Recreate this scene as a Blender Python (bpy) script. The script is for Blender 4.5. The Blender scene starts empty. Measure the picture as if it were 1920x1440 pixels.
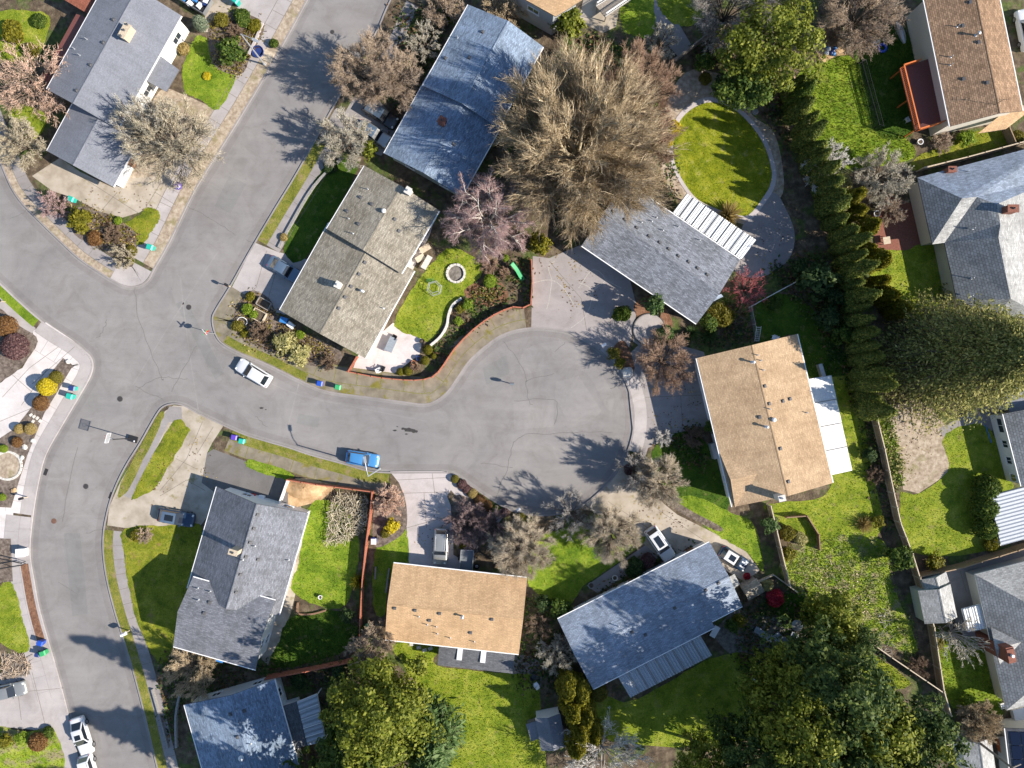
import bpy, bmesh, math, random
import numpy as np
from mathutils import Vector, Matrix
from mathutils.geometry import tessellate_polygon
R = math.radians
C = bpy.context.scene.collection
scene = bpy.context.scene
# ------------------------------------------------------------------ camera, sky, sun
H = 90.0            # camera height (m)
S = 14.8            # photo pixels per metre on the ground
cam = bpy.data.cameras.new('drone_camera'); camo = bpy.data.objects.new('drone_camera', cam); C.objects.link(camo)
cam.sensor_width = 36; cam.lens = 36*H/(1920/S); cam.clip_end = 3000; cam.clip_start = 1
camo.location = (0, 0, H); scene.camera = camo
SUN_EL, SUN_AZ = R(34), R(106)      # azimuth clockwise from +Y (image up)
w = bpy.data.worlds.new('World'); scene.world = w; w.use_nodes = True
nt = w.node_tree; sky = nt.nodes.new('ShaderNodeTexSky'); sky.sky_type = 'NISHITA'; sky.sun_disc = False
sky.sun_elevation = SUN_EL; sky.sun_rotation = SUN_AZ; sky.air_density = 1.2; sky.dust_density = 0.4; sky.ozone_density = 3.0
nt.links.new(sky.outputs[0], nt.nodes['Background'].inputs[0]); nt.nodes['Background'].inputs[1].default_value = 0.094
sl = bpy.data.lights.new('sun', 'SUN'); so = bpy.data.objects.new('sun', sl); C.objects.link(so)
sl.energy = 5.0; sl.angle = R(0.5); sl.color = (1.0, 0.91, 0.79)
sd = Vector((math.sin(SUN_AZ)*math.cos(SUN_EL), math.cos(SUN_AZ)*math.cos(SUN_EL), math.sin(SUN_EL)))
so.rotation_euler = sd.to_track_quat('Z', 'Y').to_euler(); so.location = (60, -20, 60)
vs = scene.view_settings; vs.view_transform = 'Standard'; vs.look = 'None'; vs.exposure = 0.84; vs.gamma = 1.0
scene.cycles.max_bounces = 6; scene.cycles.diffuse_bounces = 3; scene.cycles.transparent_max_bounces = 6
scene.cycles.use_denoising = True
# ------------------------------------------------------------------ survey helpers: photo pixel at height z -> metres
def G(p, z=0.0):
    k = (H-z)/H/S
    return Vector(((p[0]-960)*k, (720-p[1])*k, z))
def GL(ps, z=0.0): return [G(p, z) for p in ps]
LOT = 0.12
rng = np.random.default_rng(7); random.seed(7)
ORG = {}
# ------------------------------------------------------------------ materials
MATS = {}
def _base(name):
    m = bpy.data.materials.new(name); m.use_nodes = True; b = m.node_tree.nodes['Principled BSDF']; MATS[name] = m
    return m, m.node_tree, b
def plain(name, col, rough=0.7, metal=0.0, spec=0.5, coat=0.0, var=0.0):
    m, t, b = _base(name)
    b.inputs['Base Color'].default_value = (*col, 1); b.inputs['Roughness'].default_value = rough; b.inputs['Metallic'].default_value = metal
    b.inputs['Specular IOR Level'].default_value = spec; b.inputs['Coat Weight'].default_value = coat
    if var:
        tc = t.nodes.new('ShaderNodeTexCoord'); n = t.nodes.new('ShaderNodeTexNoise'); n.inputs['Scale'].default_value = 6; n.inputs['Detail'].default_value = 6
        t.links.new(tc.outputs['Object'], n.inputs['Vector'])
        r = t.nodes.new('ShaderNodeValToRGB'); r.color_ramp.elements[0].position = .3; r.color_ramp.elements[1].position = .7
        r.color_ramp.elements[0].color = (*[c*(1-var) for c in col], 1); r.color_ramp.elements[1].color = (*[min(1, c*(1+var)) for c in col], 1)
        t.links.new(n.outputs[0], r.inputs[0]); t.links.new(r.outputs[0], b.inputs['Base Color'])
    return m
def noise(t, scale, detail=5, rough=.55, vec=None, dist=0.0):
    n = t.nodes.new('ShaderNodeTexNoise'); n.inputs['Scale'].default_value = scale; n.inputs['Detail'].default_value = detail
    n.inputs['Roughness'].default_value = rough; n.inputs['Distortion'].default_value = dist
    if vec is not None: t.links.new(vec, n.inputs['Vector'])
    return n.outputs[0]
def ramp(t, fac, stops):
    r = t.nodes.new('ShaderNodeValToRGB'); e = r.color_ramp.elements
    while len(e) < len(stops): e.new(.5)
    for i, (p, c) in enumerate(stops): e[i].position = p; e[i].color = (*c, 1)
    t.links.new(fac, r.inputs[0]); return r.outputs[0]
def mix(t, fac, a, b, mode='MIX'):
    m = t.nodes.new('ShaderNodeMix'); m.data_type = 'RGBA'; m.blend_type = mode
    if isinstance(fac, float): m.inputs[0].default_value = fac
    else: t.links.new(fac, m.inputs[0])
    for s, v in ((6, a), (7, b)):
        if isinstance(v, tuple): m.inputs[s].default_value = (*v, 1)
        else: t.links.new(v, m.inputs[s])
    return m.outputs[2]
def bump(t, b, h, strength, dist=.05):
    n = t.nodes.new('ShaderNodeBump'); n.inputs['Strength'].default_value = strength; n.inputs['Distance'].default_value = dist
    t.links.new(h, n.inputs['Height']); t.links.new(n.outputs[0], b.inputs['Normal'])
def surf(name, layers, rough=.9, bumps=None):
    """layers: list of (scale, detail, [(pos,col)...], fac_scale/None, lo, hi): first is the base ramp, later ones mix in where a noise passes lo..hi"""
    m, t, b = _base(name); tc = t.nodes.new('ShaderNodeTexCoord'); v = tc.outputs['Object']
    b.inputs['Roughness'].default_value = rough; b.inputs['Specular IOR Level'].default_value = .25
    col = None
    for i, (sc, det, stops, fs, lo, hi) in enumerate(layers):
        c = ramp(t, noise(t, sc, det, .6, v), stops)
        if col is None: col = c
        else:
            f = noise(t, fs, 6, .6, v, .3)
            mr = t.nodes.new('ShaderNodeMapRange'); mr.inputs[1].default_value = lo; mr.inputs[2].default_value = hi
            t.links.new(f, mr.inputs[0]); col = mix(t, mr.outputs[0], col, c)
    t.links.new(col, b.inputs['Base Color'])
    if bumps: bump(t, b, noise(t, bumps[0], 6, .7, v), bumps[1], bumps[2])
    return m
def asphalt(name, g, warm=1.0, dark=.75):
    m, t, b = _base(name); tc = t.nodes.new('ShaderNodeTexCoord'); v = tc.outputs['Object']
    b.inputs['Roughness'].default_value = .93; b.inputs['Specular IOR Level'].default_value = .2
    a = ramp(t, noise(t, .09, 8, .62, v, .6), [(.3, (g*.84*warm, g*.83, g*.83)), (.5, (g*warm, g*.98, g*.96)), (.7, (g*1.13*warm, g*1.1, g*1.07))])
    mp = t.nodes.new('ShaderNodeMapping'); mp.inputs['Scale'].default_value = (.25, 1.6, 1); mp.inputs['Rotation'].default_value = (0, 0, .35); t.links.new(v, mp.inputs[0])
    s = ramp(t, noise(t, .55, 6, .6, mp.outputs[0], .5), [(.35, (.95, .95, .95)), (.65, (1.04, 1.04, 1.04))])
    gr = ramp(t, noise(t, 14, 4, .8, v), [(.3, (.86, .86, .86)), (.7, (1.13, 1.13, 1.13))])
    sp = ramp(t, noise(t, 1.7, 8, .75, v), [(.28, (.78, .77, .76)), (.42, (1, 1, 1))])
    bl = ramp(t, noise(t, .32, 9, .7, v, 1.2), [(.33, (.86, .85, .83)), (.5, (1, 1, 1)), (.67, (1.08, 1.08, 1.08))])
    c = mix(t, 1.0, mix(t, 1.0, mix(t, 1.0, mix(t, 1.0, a, s, 'MULTIPLY'), gr, 'MULTIPLY'), sp, 'MULTIPLY'), bl, 'MULTIPLY')
    t.links.new(c, b.inputs['Base Color']); bump(t, b, noise(t, 40, 4, .7, v), .25, .02)
    return m
def grass(name, c1, c2, c3, brown=(.22, .19, .08), blo=.57, bhi=.72):
    m, t, b = _base(name); tc = t.nodes.new('ShaderNodeTexCoord'); v = tc.outputs['Object']
    b.inputs['Roughness'].default_value = .9; b.inputs['Specular IOR Level'].default_value = .15
    a = ramp(t, noise(t, .45, 7, .68, v, .5), [(.3, c1), (.5, c2), (.72, c3)])
    f = ramp(t, noise(t, 7, 5, .75, v), [(.28, (.5, .55, .5)), (.72, (1.35, 1.35, 1.2))])
    f2 = ramp(t, noise(t, 1.6, 6, .7, v, 1.0), [(.34, (.62, .74, .7)), (.5, (1, 1, 1)), (.68, (1.3, 1.12, 1.2))])
    c = mix(t, 1.0, mix(t, 1.0, a, f, 'MULTIPLY'), f2, 'MULTIPLY')
    mr = t.nodes.new('ShaderNodeMapRange'); mr.inputs[1].default_value = blo; mr.inputs[2].default_value = bhi
    t.links.new(noise(t, .8, 7, .7, v), mr.inputs[0]); c = mix(t, mr.outputs[0], c, brown)
    t.links.new(c, b.inputs['Base Color']); bump(t, b, noise(t, 11, 6, .8, v), .8, .12)
    return m
def leafmat(name, c1, c2, c3, trans=.3, rough=.6):
    m, t, b = _base(name); g = t.nodes.new('ShaderNodeNewGeometry')
    c = ramp(t, g.outputs['Random Per Island'], [(0, c1), (.55, c2), (1, c3)])
    t.links.new(c, b.inputs['Base Color']); b.inputs['Roughness'].default_value = rough; b.inputs['Specular IOR Level'].default_value = .2
    tr = t.nodes.new('ShaderNodeBsdfTranslucent'); t.links.new(c, tr.inputs[0])
    ms = t.nodes.new('ShaderNodeMixShader'); ms.inputs[0].default_value = trans
    out = t.nodes['Material Output']; t.links.new(b.outputs[0], ms.inputs[1]); t.links.new(tr.outputs[0], ms.inputs[2]); t.links.new(ms.outputs[0], out.inputs[0])
    return m
def twigmat(name, c1, c2, c3=None):
    m, t, b = _base(name); g = t.nodes.new('ShaderNodeNewGeometry')
    st = [(0, c1), (1, c2)] if c3 is None else [(0, c1), (.5, c2), (1, c3)]
    t.links.new(ramp(t, g.outputs['Random Per Island'], st), b.inputs['Base Color']); b.inputs['Roughness'].default_value = .9; b.inputs['Specular IOR Level'].default_value = .1
    return m
def shingle(name, c, var=.25, stain=(.8, .8, .78), course=.16, contrast=.7, sc=1.0):
    m, t, b = _base(name); uv = t.nodes.new('ShaderNodeUVMap'); v = uv.outputs[0]
    b.inputs['Roughness'].default_value = .92; b.inputs['Specular IOR Level'].default_value = .15
    br = t.nodes.new('ShaderNodeTexBrick'); br.inputs['Scale'].default_value = 1.0; br.inputs['Brick Width'].default_value = .42; br.inputs['Row Height'].default_value = course
    br.inputs['Mortar Size'].default_value = .022; br.inputs['Mortar Smooth'].default_value = .4; br.inputs['Bias'].default_value = 0
    br.inputs['Color1'].default_value = (*[x*(1-var) for x in c], 1); br.inputs['Color2'].default_value = (*[x*(1+var) for x in c], 1); br.inputs['Mortar'].default_value = (*[x*contrast for x in c], 1)
    t.links.new(v, br.inputs['Vector'])
    st = ramp(t, noise(t, .35*sc, 7, .65, v, .5), [(.32, stain), (.66, (1.1, 1.1, 1.1))])
    gr = ramp(t, noise(t, 5, 5, .75, v), [(.3, (.8, .8, .8)), (.7, (1.22, 1.22, 1.22))])
    mp = t.nodes.new('ShaderNodeMapping'); mp.inputs['Scale'].default_value = (1.5, .22, 1); t.links.new(v, mp.inputs[0])
    sk = ramp(t, noise(t, 1.1, 6, .65, mp.outputs[0], .4), [(.34, tuple(.5+.5*x*.86 for x in stain)), (.55, (1, 1, 1)), (.72, (1.06, 1.06, 1.06))])
    c2 = mix(t, 1.0, mix(t, 1.0, mix(t, 1.0, br.outputs[0], st, 'MULTIPLY'), gr, 'MULTIPLY'), sk, 'MULTIPLY')
    t.links.new(c2, b.inputs['Base Color']); bump(t, b, br.outputs['Fac'], .35, .02)
    return m
asphalt('asphalt', .222, 1.03); asphalt('asphalt_dark', .15, 1.03); asphalt('asphalt_pale', .239, 1.03); asphalt('asphalt_dirty', .2, 1.05); asphalt('asphalt_worn', .205, 1.0); asphalt('asphalt_fresh', .05)
asphalt('concrete', .36, 1.06); asphalt('concrete_pale', .42, 1.08); asphalt('concrete_old', .26, 1.06); asphalt('concrete_drive', .285, 1.08); asphalt('concrete_white', .53, 1.05); asphalt('concrete_cream', .5, 1.1)
surf('concrete_moss', [(.9, 8, [(.3, (.15, .13, .095)), (.7, (.27, .235, .18))], None, 0, 0), (1.2, 6, [(.3, (.13, .12, .02)), (.7, (.22, .19, .05))], .55, .55, .66)], .95)
surf('concrete_beige', [(.5, 8, [(.3, (.26, .22, .17)), (.5, (.38, .33, .27)), (.7, (.46, .41, .35))], None, 0, 0), (1.2, 6, [(.3, (.22, .19, .10)), (.7, (.32, .28, .18))], .8, .58, .7)], .95, (20, .3, .03))
surf('soil', [(1.1, 9, [(.3, (.05, .038, .027)), (.5, (.11, .082, .055)), (.72, (.22, .175, .12))], None, 0, 0), (2.2, 7, [(.3, (.045, .07, .018)), (.7, (.12, .15, .04))], .35, .5, .6)], .97, (4, .9, .15))
surf('mulch', [(2.5, 9, [(.3, (.07, .052, .042)), (.5, (.15, .12, .10)), (.72, (.27, .22, .185))], None, 0, 0)], .97, (7, .8, .1))
surf('bark', [(3, 9, [(.3, (.11, .05, .03)), (.6, (.24, .13, .08)), (.75, (.32, .2, .13))], None, 0, 0)], .97, (8, .8, .1))
surf('gravel_beige', [(2.2, 9, [(.3, (.22, .17, .12)), (.5, (.36, .29, .22)), (.72, (.5, .43, .34))], None, 0, 0), (1, 6, [(.3, (.15, .14, .06)), (.7, (.28, .24, .13))], .5, .55, .68)], .97, (12, .7, .06))
surf('gravel_dark', [(2.2, 9, [(.3, (.09, .08, .07)), (.5, (.18, .16, .14)), (.72, (.3, .27, .24))], None, 0, 0)], .97, (12, .7, .06))
surf('sand', [(1.2, 8, [(.3, (.35, .22, .11)), (.6, (.55, .38, .22)), (.75, (.62, .46, .3))], None, 0, 0)], .97, (5, .6, .15))
grass('lawn_yellow', (.10, .135, .006), (.21, .235, .012), (.34, .34, .045), (.36, .33, .13))
grass('lawn_bright', (.10, .155, .011), (.215, .265, .024), (.35, .36, .07))
grass('lawn_lush', (.08, .15, .011), (.18, .26, .022), (.30, .355, .05), blo=.58, bhi=.74)
grass('lawn_olive', (.09, .125, .012), (.2, .22, .02), (.32, .31, .05), (.25, .18, .07), .56, .7)
grass('lawn_shaded', (.03, .075, .008), (.06, .115, .012), (.10, .15, .02))  # shade put into the colour, for lawns lying in shadow
grass('lawn_wild', (.12, .21, .014), (.27, .35, .03), (.40, .43, .10), (.30, .25, .15), .47, .6)
grass('strip_grass', (.12, .14, .02), (.2, .2, .04), (.29, .26, .09), (.26, .2, .11), .55, .68)
shingle('roof_grey', (.205, .22, .255), .35); shingle('roof_greyflat', (.195, .205, .235), .06, (.92, .92, .92), contrast=.95)
shingle('roof_slate', (.275, .325, .41)); shingle('roof_charcoal', (.185, .195, .225)); shingle('roof_blue', (.22, .285, .385), .3)
shingle('roof_beige', (.29, .265, .22), .3, (.78, .76, .72)); shingle('roof_tan', (.445, .322, .205), .15, (.85, .82, .8)); shingle('roof_brown', (.30, .20, .13), .3, (.85, .82, .8), .22, .45)
shingle('roof_orange', (.50, .34, .20), .12, (.9, .88, .86)); shingle('roof_tile', (.22, .235, .25), .18, (.85, .85, .85), .3, .4); shingle('roof_red', (.24, .09, .06), .2)
shingle('roof_pale', (.42, .42, .41), .25, (.75, .75, .75)); shingle('roof_dark', (.13, .135, .15), .2)
plain('white_paint', (.76, .76, .75), .6, var=.06); plain('cream_paint', (.62, .58, .50), .7, var=.06); plain('grey_paint', (.36, .38, .40), .7, var=.06); plain('sage_paint', (.42, .47, .42), .7, var=.06)
plain('brown_paint', (.22, .13, .08), .7, var=.1); plain('fascia_dark', (.09, .085, .085), .7); plain('gutter_white', (.82, .82, .82), .45)
plain('glass', (.03, .04, .055), .06, 0, .8); plain('car_glass', (.012, .016, .022), .05, 0, .8, .3); plain('rubber', (.015, .015, .016), .85); plain('rim', (.45, .46, .48), .35, .8)
plain('black_metal', (.02, .02, .022), .5); plain('grey_metal', (.38, .39, .4), .45, .6, var=.1); plain('galv', (.5, .52, .54), .4, .5, var=.12); plain('cast_iron', (.055, .05, .05), .7, .3, var=.2); plain('rusty_iron', (.16, .085, .06), .8, .2, var=.2)
plain('vent_dark', (.10, .10, .105), .7); plain('vent_brown', (.22, .15, .10), .7); plain('vent_white', (.7, .7, .7), .5)
plain('red_wood', (.38, .13, .075), .8, var=.25); plain('orange_wood', (.55, .14, .03), .7, var=.12); plain('wood', (.30, .21, .13), .85, var=.25); plain('wood_grey', (.25, .22, .19), .9, var=.25); plain('wood_pale', (.48, .40, .30), .85, var=.2); plain('deck_red', (.16, .055, .045), .7, var=.12)
plain('brick_red', (.20, .075, .05), .9, var=.25); plain('stone_pale', (.55, .53, .49), .9, var=.18); plain('stone_grey', (.25, .24, .23), .9, var=.25); plain('terracotta', (.4, .15, .08), .8, var=.15)
plain('plastic_teal', (.02, .38, .30), .45); plain('plastic_blue', (.015, .07, .42), .45); plain('plastic_green', (.04, .33, .12), .45); plain('plastic_navy', (.02, .04, .16), .45); plain('plastic_purple', (.10, .05, .40), .45); plain('plastic_white', (.75, .75, .76), .45)
plain('plastic_grey', (.16, .18, .2), .5); plain('plastic_black', (.02, .02, .022), .5); plain('plastic_red', (.5, .03, .03), .45); plain('cloth_cream', (.5, .45, .36), .9, var=.1); plain('tarp_blue', (.04, .2, .5), .5); plain('cushion_grey', (.25, .28, .32), .9, var=.15)
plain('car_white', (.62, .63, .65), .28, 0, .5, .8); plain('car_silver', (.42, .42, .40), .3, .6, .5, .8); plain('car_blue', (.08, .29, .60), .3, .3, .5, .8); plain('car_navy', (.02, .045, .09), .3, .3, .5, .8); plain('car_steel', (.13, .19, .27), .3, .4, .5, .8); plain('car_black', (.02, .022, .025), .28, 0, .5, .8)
plain('lamp_lens', (.7, .7, .66), .2); plain('red_lens', (.35, .01, .01), .25); plain('pipe_white', (.7, .7, .68), .5); plain('corrugated_white', (.68, .69, .69), .5, var=.14); plain('corrugated_grey', (.40, .43, .47), .55, .1, var=.1); plain('oil', (.035, .033, .032), .8, var=.3)
plain('solar', (.01, .015, .04), .15, .2, .8); plain('crack', (.135, .128, .122), .95, var=.3); plain('plexi', (.5, .52, .55), .2); plain('crack_pale', (.38, .36, .33), .95, var=.2); plain('joint', (.17, .15, .12), .95, var=.25); plain('moss_line', (.17, .16, .05), .95, var=.3)
LEAF = dict(
 leaf_forest=((.022, .05, .014), (.06, .10, .024), (.17, .21, .05)), leaf_green=((.03, .065, .012), (.08, .13, .02), (.18, .23, .04)), leaf_dark=((.02, .045, .015), (.05, .09, .028), (.12, .16, .05)),
 leaf_yellowgreen=((.07, .095, .01), (.17, .20, .02), (.31, .32, .055)), leaf_gold=((.08, .085, .008), (.17, .16, .012), (.30, .26, .03)), leaf_deodar=((.08, .105, .025), (.25, .25, .065), (.48, .43, .15)),
 leaf_feather=((.05, .10, .03), (.10, .17, .05), (.19, .26, .10)), leaf_bright=((.10, .18, .012), (.20, .29, .022), (.34, .42, .06)), leaf_yellow=((.32, .26, .01), (.60, .48, .015), (.75, .62, .05)),
 leaf_olive=((.09, .085, .015), (.19, .17, .02), (.28, .24, .05)), leaf_cream=((.20, .20, .06), (.42, .38, .15), (.60, .55, .28)), leaf_brown=((.07, .04, .02), (.15, .085, .045), (.26, .17, .09)), leaf_rust=((.10, .05, .02), (.22, .11, .04), (.33, .19, .08)),
 leaf_purple=((.06, .03, .035), (.15, .08, .08), (.26, .16, .15)), leaf_tan=((.22, .16, .05), (.40, .30, .11), (.55, .44, .2)), leaf_arbor=((.04, .07, .016), (.115, .155, .03), (.29, .29, .06)), leaf_sage=((.12, .16, .11), (.22, .27, .18), (.34, .38, .27)), leaf_red=((.25, .01, .02), (.45, .03, .05), (.6, .08, .1)))
for k, v in LEAF.items(): leafmat(k, *v, trans=.35)
TW = dict(twig_olive=((.15, .11, .065), (.39, .305, .195), (.63, .52, .365)), twig_redbrown=((.12, .075, .05), (.30, .20, .14), (.42, .30, .22)), twig_tan=((.14, .10, .07), (.34, .26, .19), (.5, .41, .32)), twig_pale=((.15, .13, .10), (.38, .35, .28), (.6, .56, .47)), twig_cream=((.14, .115, .075), (.36, .31, .22), (.6, .54, .42)),
 twig_pink=((.16, .10, .10), (.34, .23, .22), (.48, .36, .34)), twig_ivory=((.19, .155, .11), (.43, .365, .275), (.6, .53, .42)), twig_white=((.3, .28, .25), (.5, .48, .45), (.68, .66, .62)), twig_red=((.2, .03, .04), (.4, .1, .11), (.5, .2, .19)), twig_brown=((.07, .05, .035), (.17, .12, .085), (.28, .2, .14)), twig_grey=((.12, .11, .10), (.27, .25, .23), (.42, .4, .37)), twig_coral=((.3, .18, .13), (.52, .36, .27), (.66, .5, .4)), twig_purple=((.09, .06, .065), (.2, .145, .145), (.34, .26, .24)))
for k, v in TW.items(): twigmat(k, *[tuple(min(.85, x*1.22) for x in c) for c in v])
plain('trunk', (.11, .085, .065), .95, var=.3); plain('limb_tan', (.40, .34, .23), .9, var=.25); plain('trunk_pale', (.45, .41, .37), .9, var=.2)
for k, v in dict(blade_yellow=((.12, .15, .006), (.24, .26, .015), (.4, .38, .06)), blade_bright=((.095, .15, .011), (.225, .28, .03), (.40, .42, .09)), blade_olive=((.09, .11, .015), (.19, .2, .03), (.3, .28, .07)), blade_shaded=((.025, .07, .008), (.06, .12, .012), (.11, .17, .03)), blade_straw=((.18, .14, .08), (.32, .27, .17), (.45, .4, .28))).items(): leafmat(k, *v, trans=.3)  # the darkest blades carry shade in their colour, for shadowed lawns
m_ = MATS['plexi']; t_ = m_.node_tree; a_ = t_.nodes.new('ShaderNodeBsdfTransparent'); x_ = t_.nodes.new('ShaderNodeMixShader'); x_.inputs[0].default_value = .3
t_.links.new(a_.outputs[0], x_.inputs[1]); t_.links.new(t_.nodes['Principled BSDF'].outputs[0], x_.inputs[2]); t_.links.new(x_.outputs[0], t_.nodes['Material Output'].inputs[0])
# ------------------------------------------------------------------ mesh collector
class MB:
    def __init__(s): s.v = []; s.f = []; s.m = []; s.np = []
    def add(s, vs, fs, mi=0):
        o = len(s.v); s.v += [tuple(x) for x in vs]; s.f += [[o+i for i in f] for f in fs]; s.m += [mi]*len(fs); return s
    def box(s, c, size, rz=0, mi=0, ax=None):
        c = Vector(c); a, b, d = (x/2 for x in size); M = Matrix.Rotation(rz, 3, 'Z') if ax is None else ax
        vs = [c+M@Vector((x*a, y*b, z*d)) for z in (-1, 1) for x, y in ((-1, -1), (1, -1), (1, 1), (-1, 1))]
        return s.add(vs, [(3, 2, 1, 0), (4, 5, 6, 7), (0, 1, 5, 4), (1, 2, 6, 5), (2, 3, 7, 6), (3, 0, 4, 7)], mi)
    def prism(s, poly, z0, z1, mi=0, top=None):
        n = len(poly); poly = [Vector((p[0], p[1], 0)) for p in poly]
        if sum(poly[i].x*poly[(i+1)%n].y-poly[(i+1)%n].x*poly[i].y for i in range(n)) < 0: poly.reverse()
        t = [z1]*n if not callable(z1) else [z1(p) for p in poly]
        vs = [Vector((p.x, p.y, z0)) for p in poly]+[Vector((p.x, p.y, t[i])) for i, p in enumerate(poly)]
        fs = [(i, (i+1)%n, n+(i+1)%n, n+i) for i in range(n)]
        tr = tessellate_polygon([poly]); up = []
        for a, b, c in tr:
            if (poly[b]-poly[a]).cross(poly[c]-poly[a]).z < 0: b, c = c, b
            up.append((a+n, b+n, c+n)); fs.append((c, b, a))
        s.add(vs, fs, mi); s.f += [[len(s.v)-2*n+i for i in f] for f in up]; s.m += [mi if top is None else top]*len(up); return s
    def sheet(s, poly, z, mi=0):
        poly = [Vector((p[0], p[1], 0)) for p in poly]; fs = []
        for a, b, c in tessellate_polygon([poly]):
            if (poly[b]-poly[a]).cross(poly[c]-poly[a]).z < 0: b, c = c, b
            fs.append((a, b, c))
        return s.add([Vector((p.x, p.y, z)) for p in poly], fs, mi)
    def tube(s, p0, p1, r0, r1=None, n=8, mi=0, cap=True):
        p0 = Vector(p0); p1 = Vector(p1); r1 = r0 if r1 is None else r1; d = (p1-p0).normalized(); a = d.orthogonal().normalized(); b = d.cross(a)
        vs = [p+(a*math.cos(2*math.pi*i/n)+b*math.sin(2*math.pi*i/n))*r for p, r in ((p0, r0), (p1, r1)) for i in range(n)]
        fs = [(i, (i+1)%n, n+(i+1)%n, n+i) for i in range(n)]
        if cap: fs += [tuple(range(n-1, -1, -1)), tuple(range(n, 2*n))]
        return s.add(vs, fs, mi)
    def path(s, ps, r, n=6, mi=0):
        for a, b in zip(ps, ps[1:]): s.tube(a, b, r, r, n, mi)
        return s
    def lathe(s, c, prof, n=16, mi=0):
        c = Vector(c); vs = []; k = len(prof)
        for r, z in prof: vs += [c+Vector((r*math.cos(2*math.pi*i/n), r*math.sin(2*math.pi*i/n), z)) for i in range(n)]
        fs = [(j*n+i, j*n+(i+1)%n, (j+1)*n+(i+1)%n, (j+1)*n+i) for j in range(k-1) for i in range(n)]+[tuple(range(n-1, -1, -1)), tuple(range((k-1)*n, k*n))]
        return s.add(vs, fs, mi)
    def ribbon(s, ps, w, z, mi=0):
        n = len(ps)
        for i in range(n-1):
            a, b = Vector(ps[i][:2]), Vector(ps[i+1][:2])
            if (b-a).length < 1e-6: continue
            d = (b-a).normalized(); q = Vector((-d.y, d.x))*w/2
            zz = z+.0004*(i % 3)
            s.add([(*(a-q), zz), (*(b-q), zz), (*(b+q), zz), (*(a+q), zz)], [(0, 1, 2, 3)], mi)
        return s
    def arr(s, V, F, mi=0): s.np.append((np.asarray(V, np.float32), np.asarray(F, np.int32), mi)); return s
    def build(s, name, mats, parent=None, smooth=False, org=None, slope_uv=False):
        if isinstance(mats, str): mats = [mats]
        if org is None: org = ORG.get(parent.name, Vector()) if parent else Vector()
        me = bpy.data.meshes.new(name)
        if s.np:
            if s.v:
                quads = [f for f in s.f if len(f) == 4]
                s.np.append((np.array(s.v, np.float32), np.array(quads, np.int32), 0)); tri = [f for f in s.f if len(f) == 3]
            Vs = []; Ls = []; Lt = []; Mi = []; off = 0
            for V, F, mi in s.np:
                Vs.append(V); Ls.append((F+off).ravel()); Lt.append(np.full(len(F), F.shape[1], np.int32)); Mi.append(np.full(len(F), mi, np.int32)); off += len(V)
            V = np.concatenate(Vs)-np.array(org, np.float32); L = np.concatenate(Ls); T = np.concatenate(Lt)
            me.vertices.add(len(V)); me.vertices.foreach_set('co', V.ravel().astype(np.float32)); me.loops.add(len(L)); me.loops.foreach_set('vertex_index', L)
            st = np.concatenate([[0], np.cumsum(T)[:-1]]).astype(np.int32); me.polygons.add(len(T)); me.polygons.foreach_set('loop_start', st); me.polygons.foreach_set('material_index', np.concatenate(Mi))
            me.update(calc_edges=True); me.validate()
        else:
            me.from_pydata([tuple(Vector(v)-org) for v in s.v], [], s.f); me.polygons.foreach_set('material_index', s.m)
            me.update()
        if slope_uv:
            uvl = me.uv_layers.new(name='UVMap'); uv = np.zeros(len(me.loops)*2, np.float32)
            for p in me.polygons:
                n = p.normal
                if n.z < .05: sx, dn = Vector((1, 0, 0)), Vector((0, 0, 1))
                else:
                    sx = Vector((-n.y, n.x, 0)); sx = sx.normalized() if sx.length > 1e-3 else Vector((1, 0, 0)); dn = n.cross(sx)
                for li in p.loop_indices:
                    co = me.vertices[me.loops[li].vertex_index].co; uv[2*li] = co.dot(sx); uv[2*li+1] = co.dot(dn)
            uvl.data.foreach_set('uv', uv)
        for mm in mats: me.materials.append(MATS[mm])
        if smooth: me.polygons.foreach_set('use_smooth', [True]*len(me.polygons))
        o = bpy.data.objects.new(name, me); C.objects.link(o)
        if parent is not None: o.parent = parent; ORG[o.name] = Vector(org)
        return o
def tag(o, label, cat, group=None, kind=None):
    if label: o['label'] = label
    if cat: o['category'] = cat
    if group: o['group'] = group
    if kind: o['kind'] = kind
    return o
def thing(name, label, cat, loc=(0, 0, 0), rz=0, group=None):
    o = bpy.data.objects.new(name, None); C.objects.link(o); o.location = loc; o.rotation_euler = (0, 0, rz); o.empty_display_size = .3
    ORG[o.name] = Vector(loc) if rz == 0 else Vector(); tag(o, label, cat, group); return o
def struct(name, mb, mats, kind='structure', **k):
    o = mb.build(name, mats, **k); o['kind'] = kind; return o
def dup(root, loc=None, rz=None, label=None, scale=None, group=None):
    r = root.copy(); C.objects.link(r)
    if loc is not None: r.location = loc
    if rz is not None: r.rotation_euler[2] = rz
    if scale is not None: r.scale = (scale, scale, scale) if not isinstance(scale, tuple) else scale
    if label: r['label'] = label
    if group: r['group'] = group
    for ch in root.children:
        c = ch.copy(); C.objects.link(c); c.parent = r
        for g in ch.children:
            d = g.copy(); C.objects.link(d); d.parent = c
    return r
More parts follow.
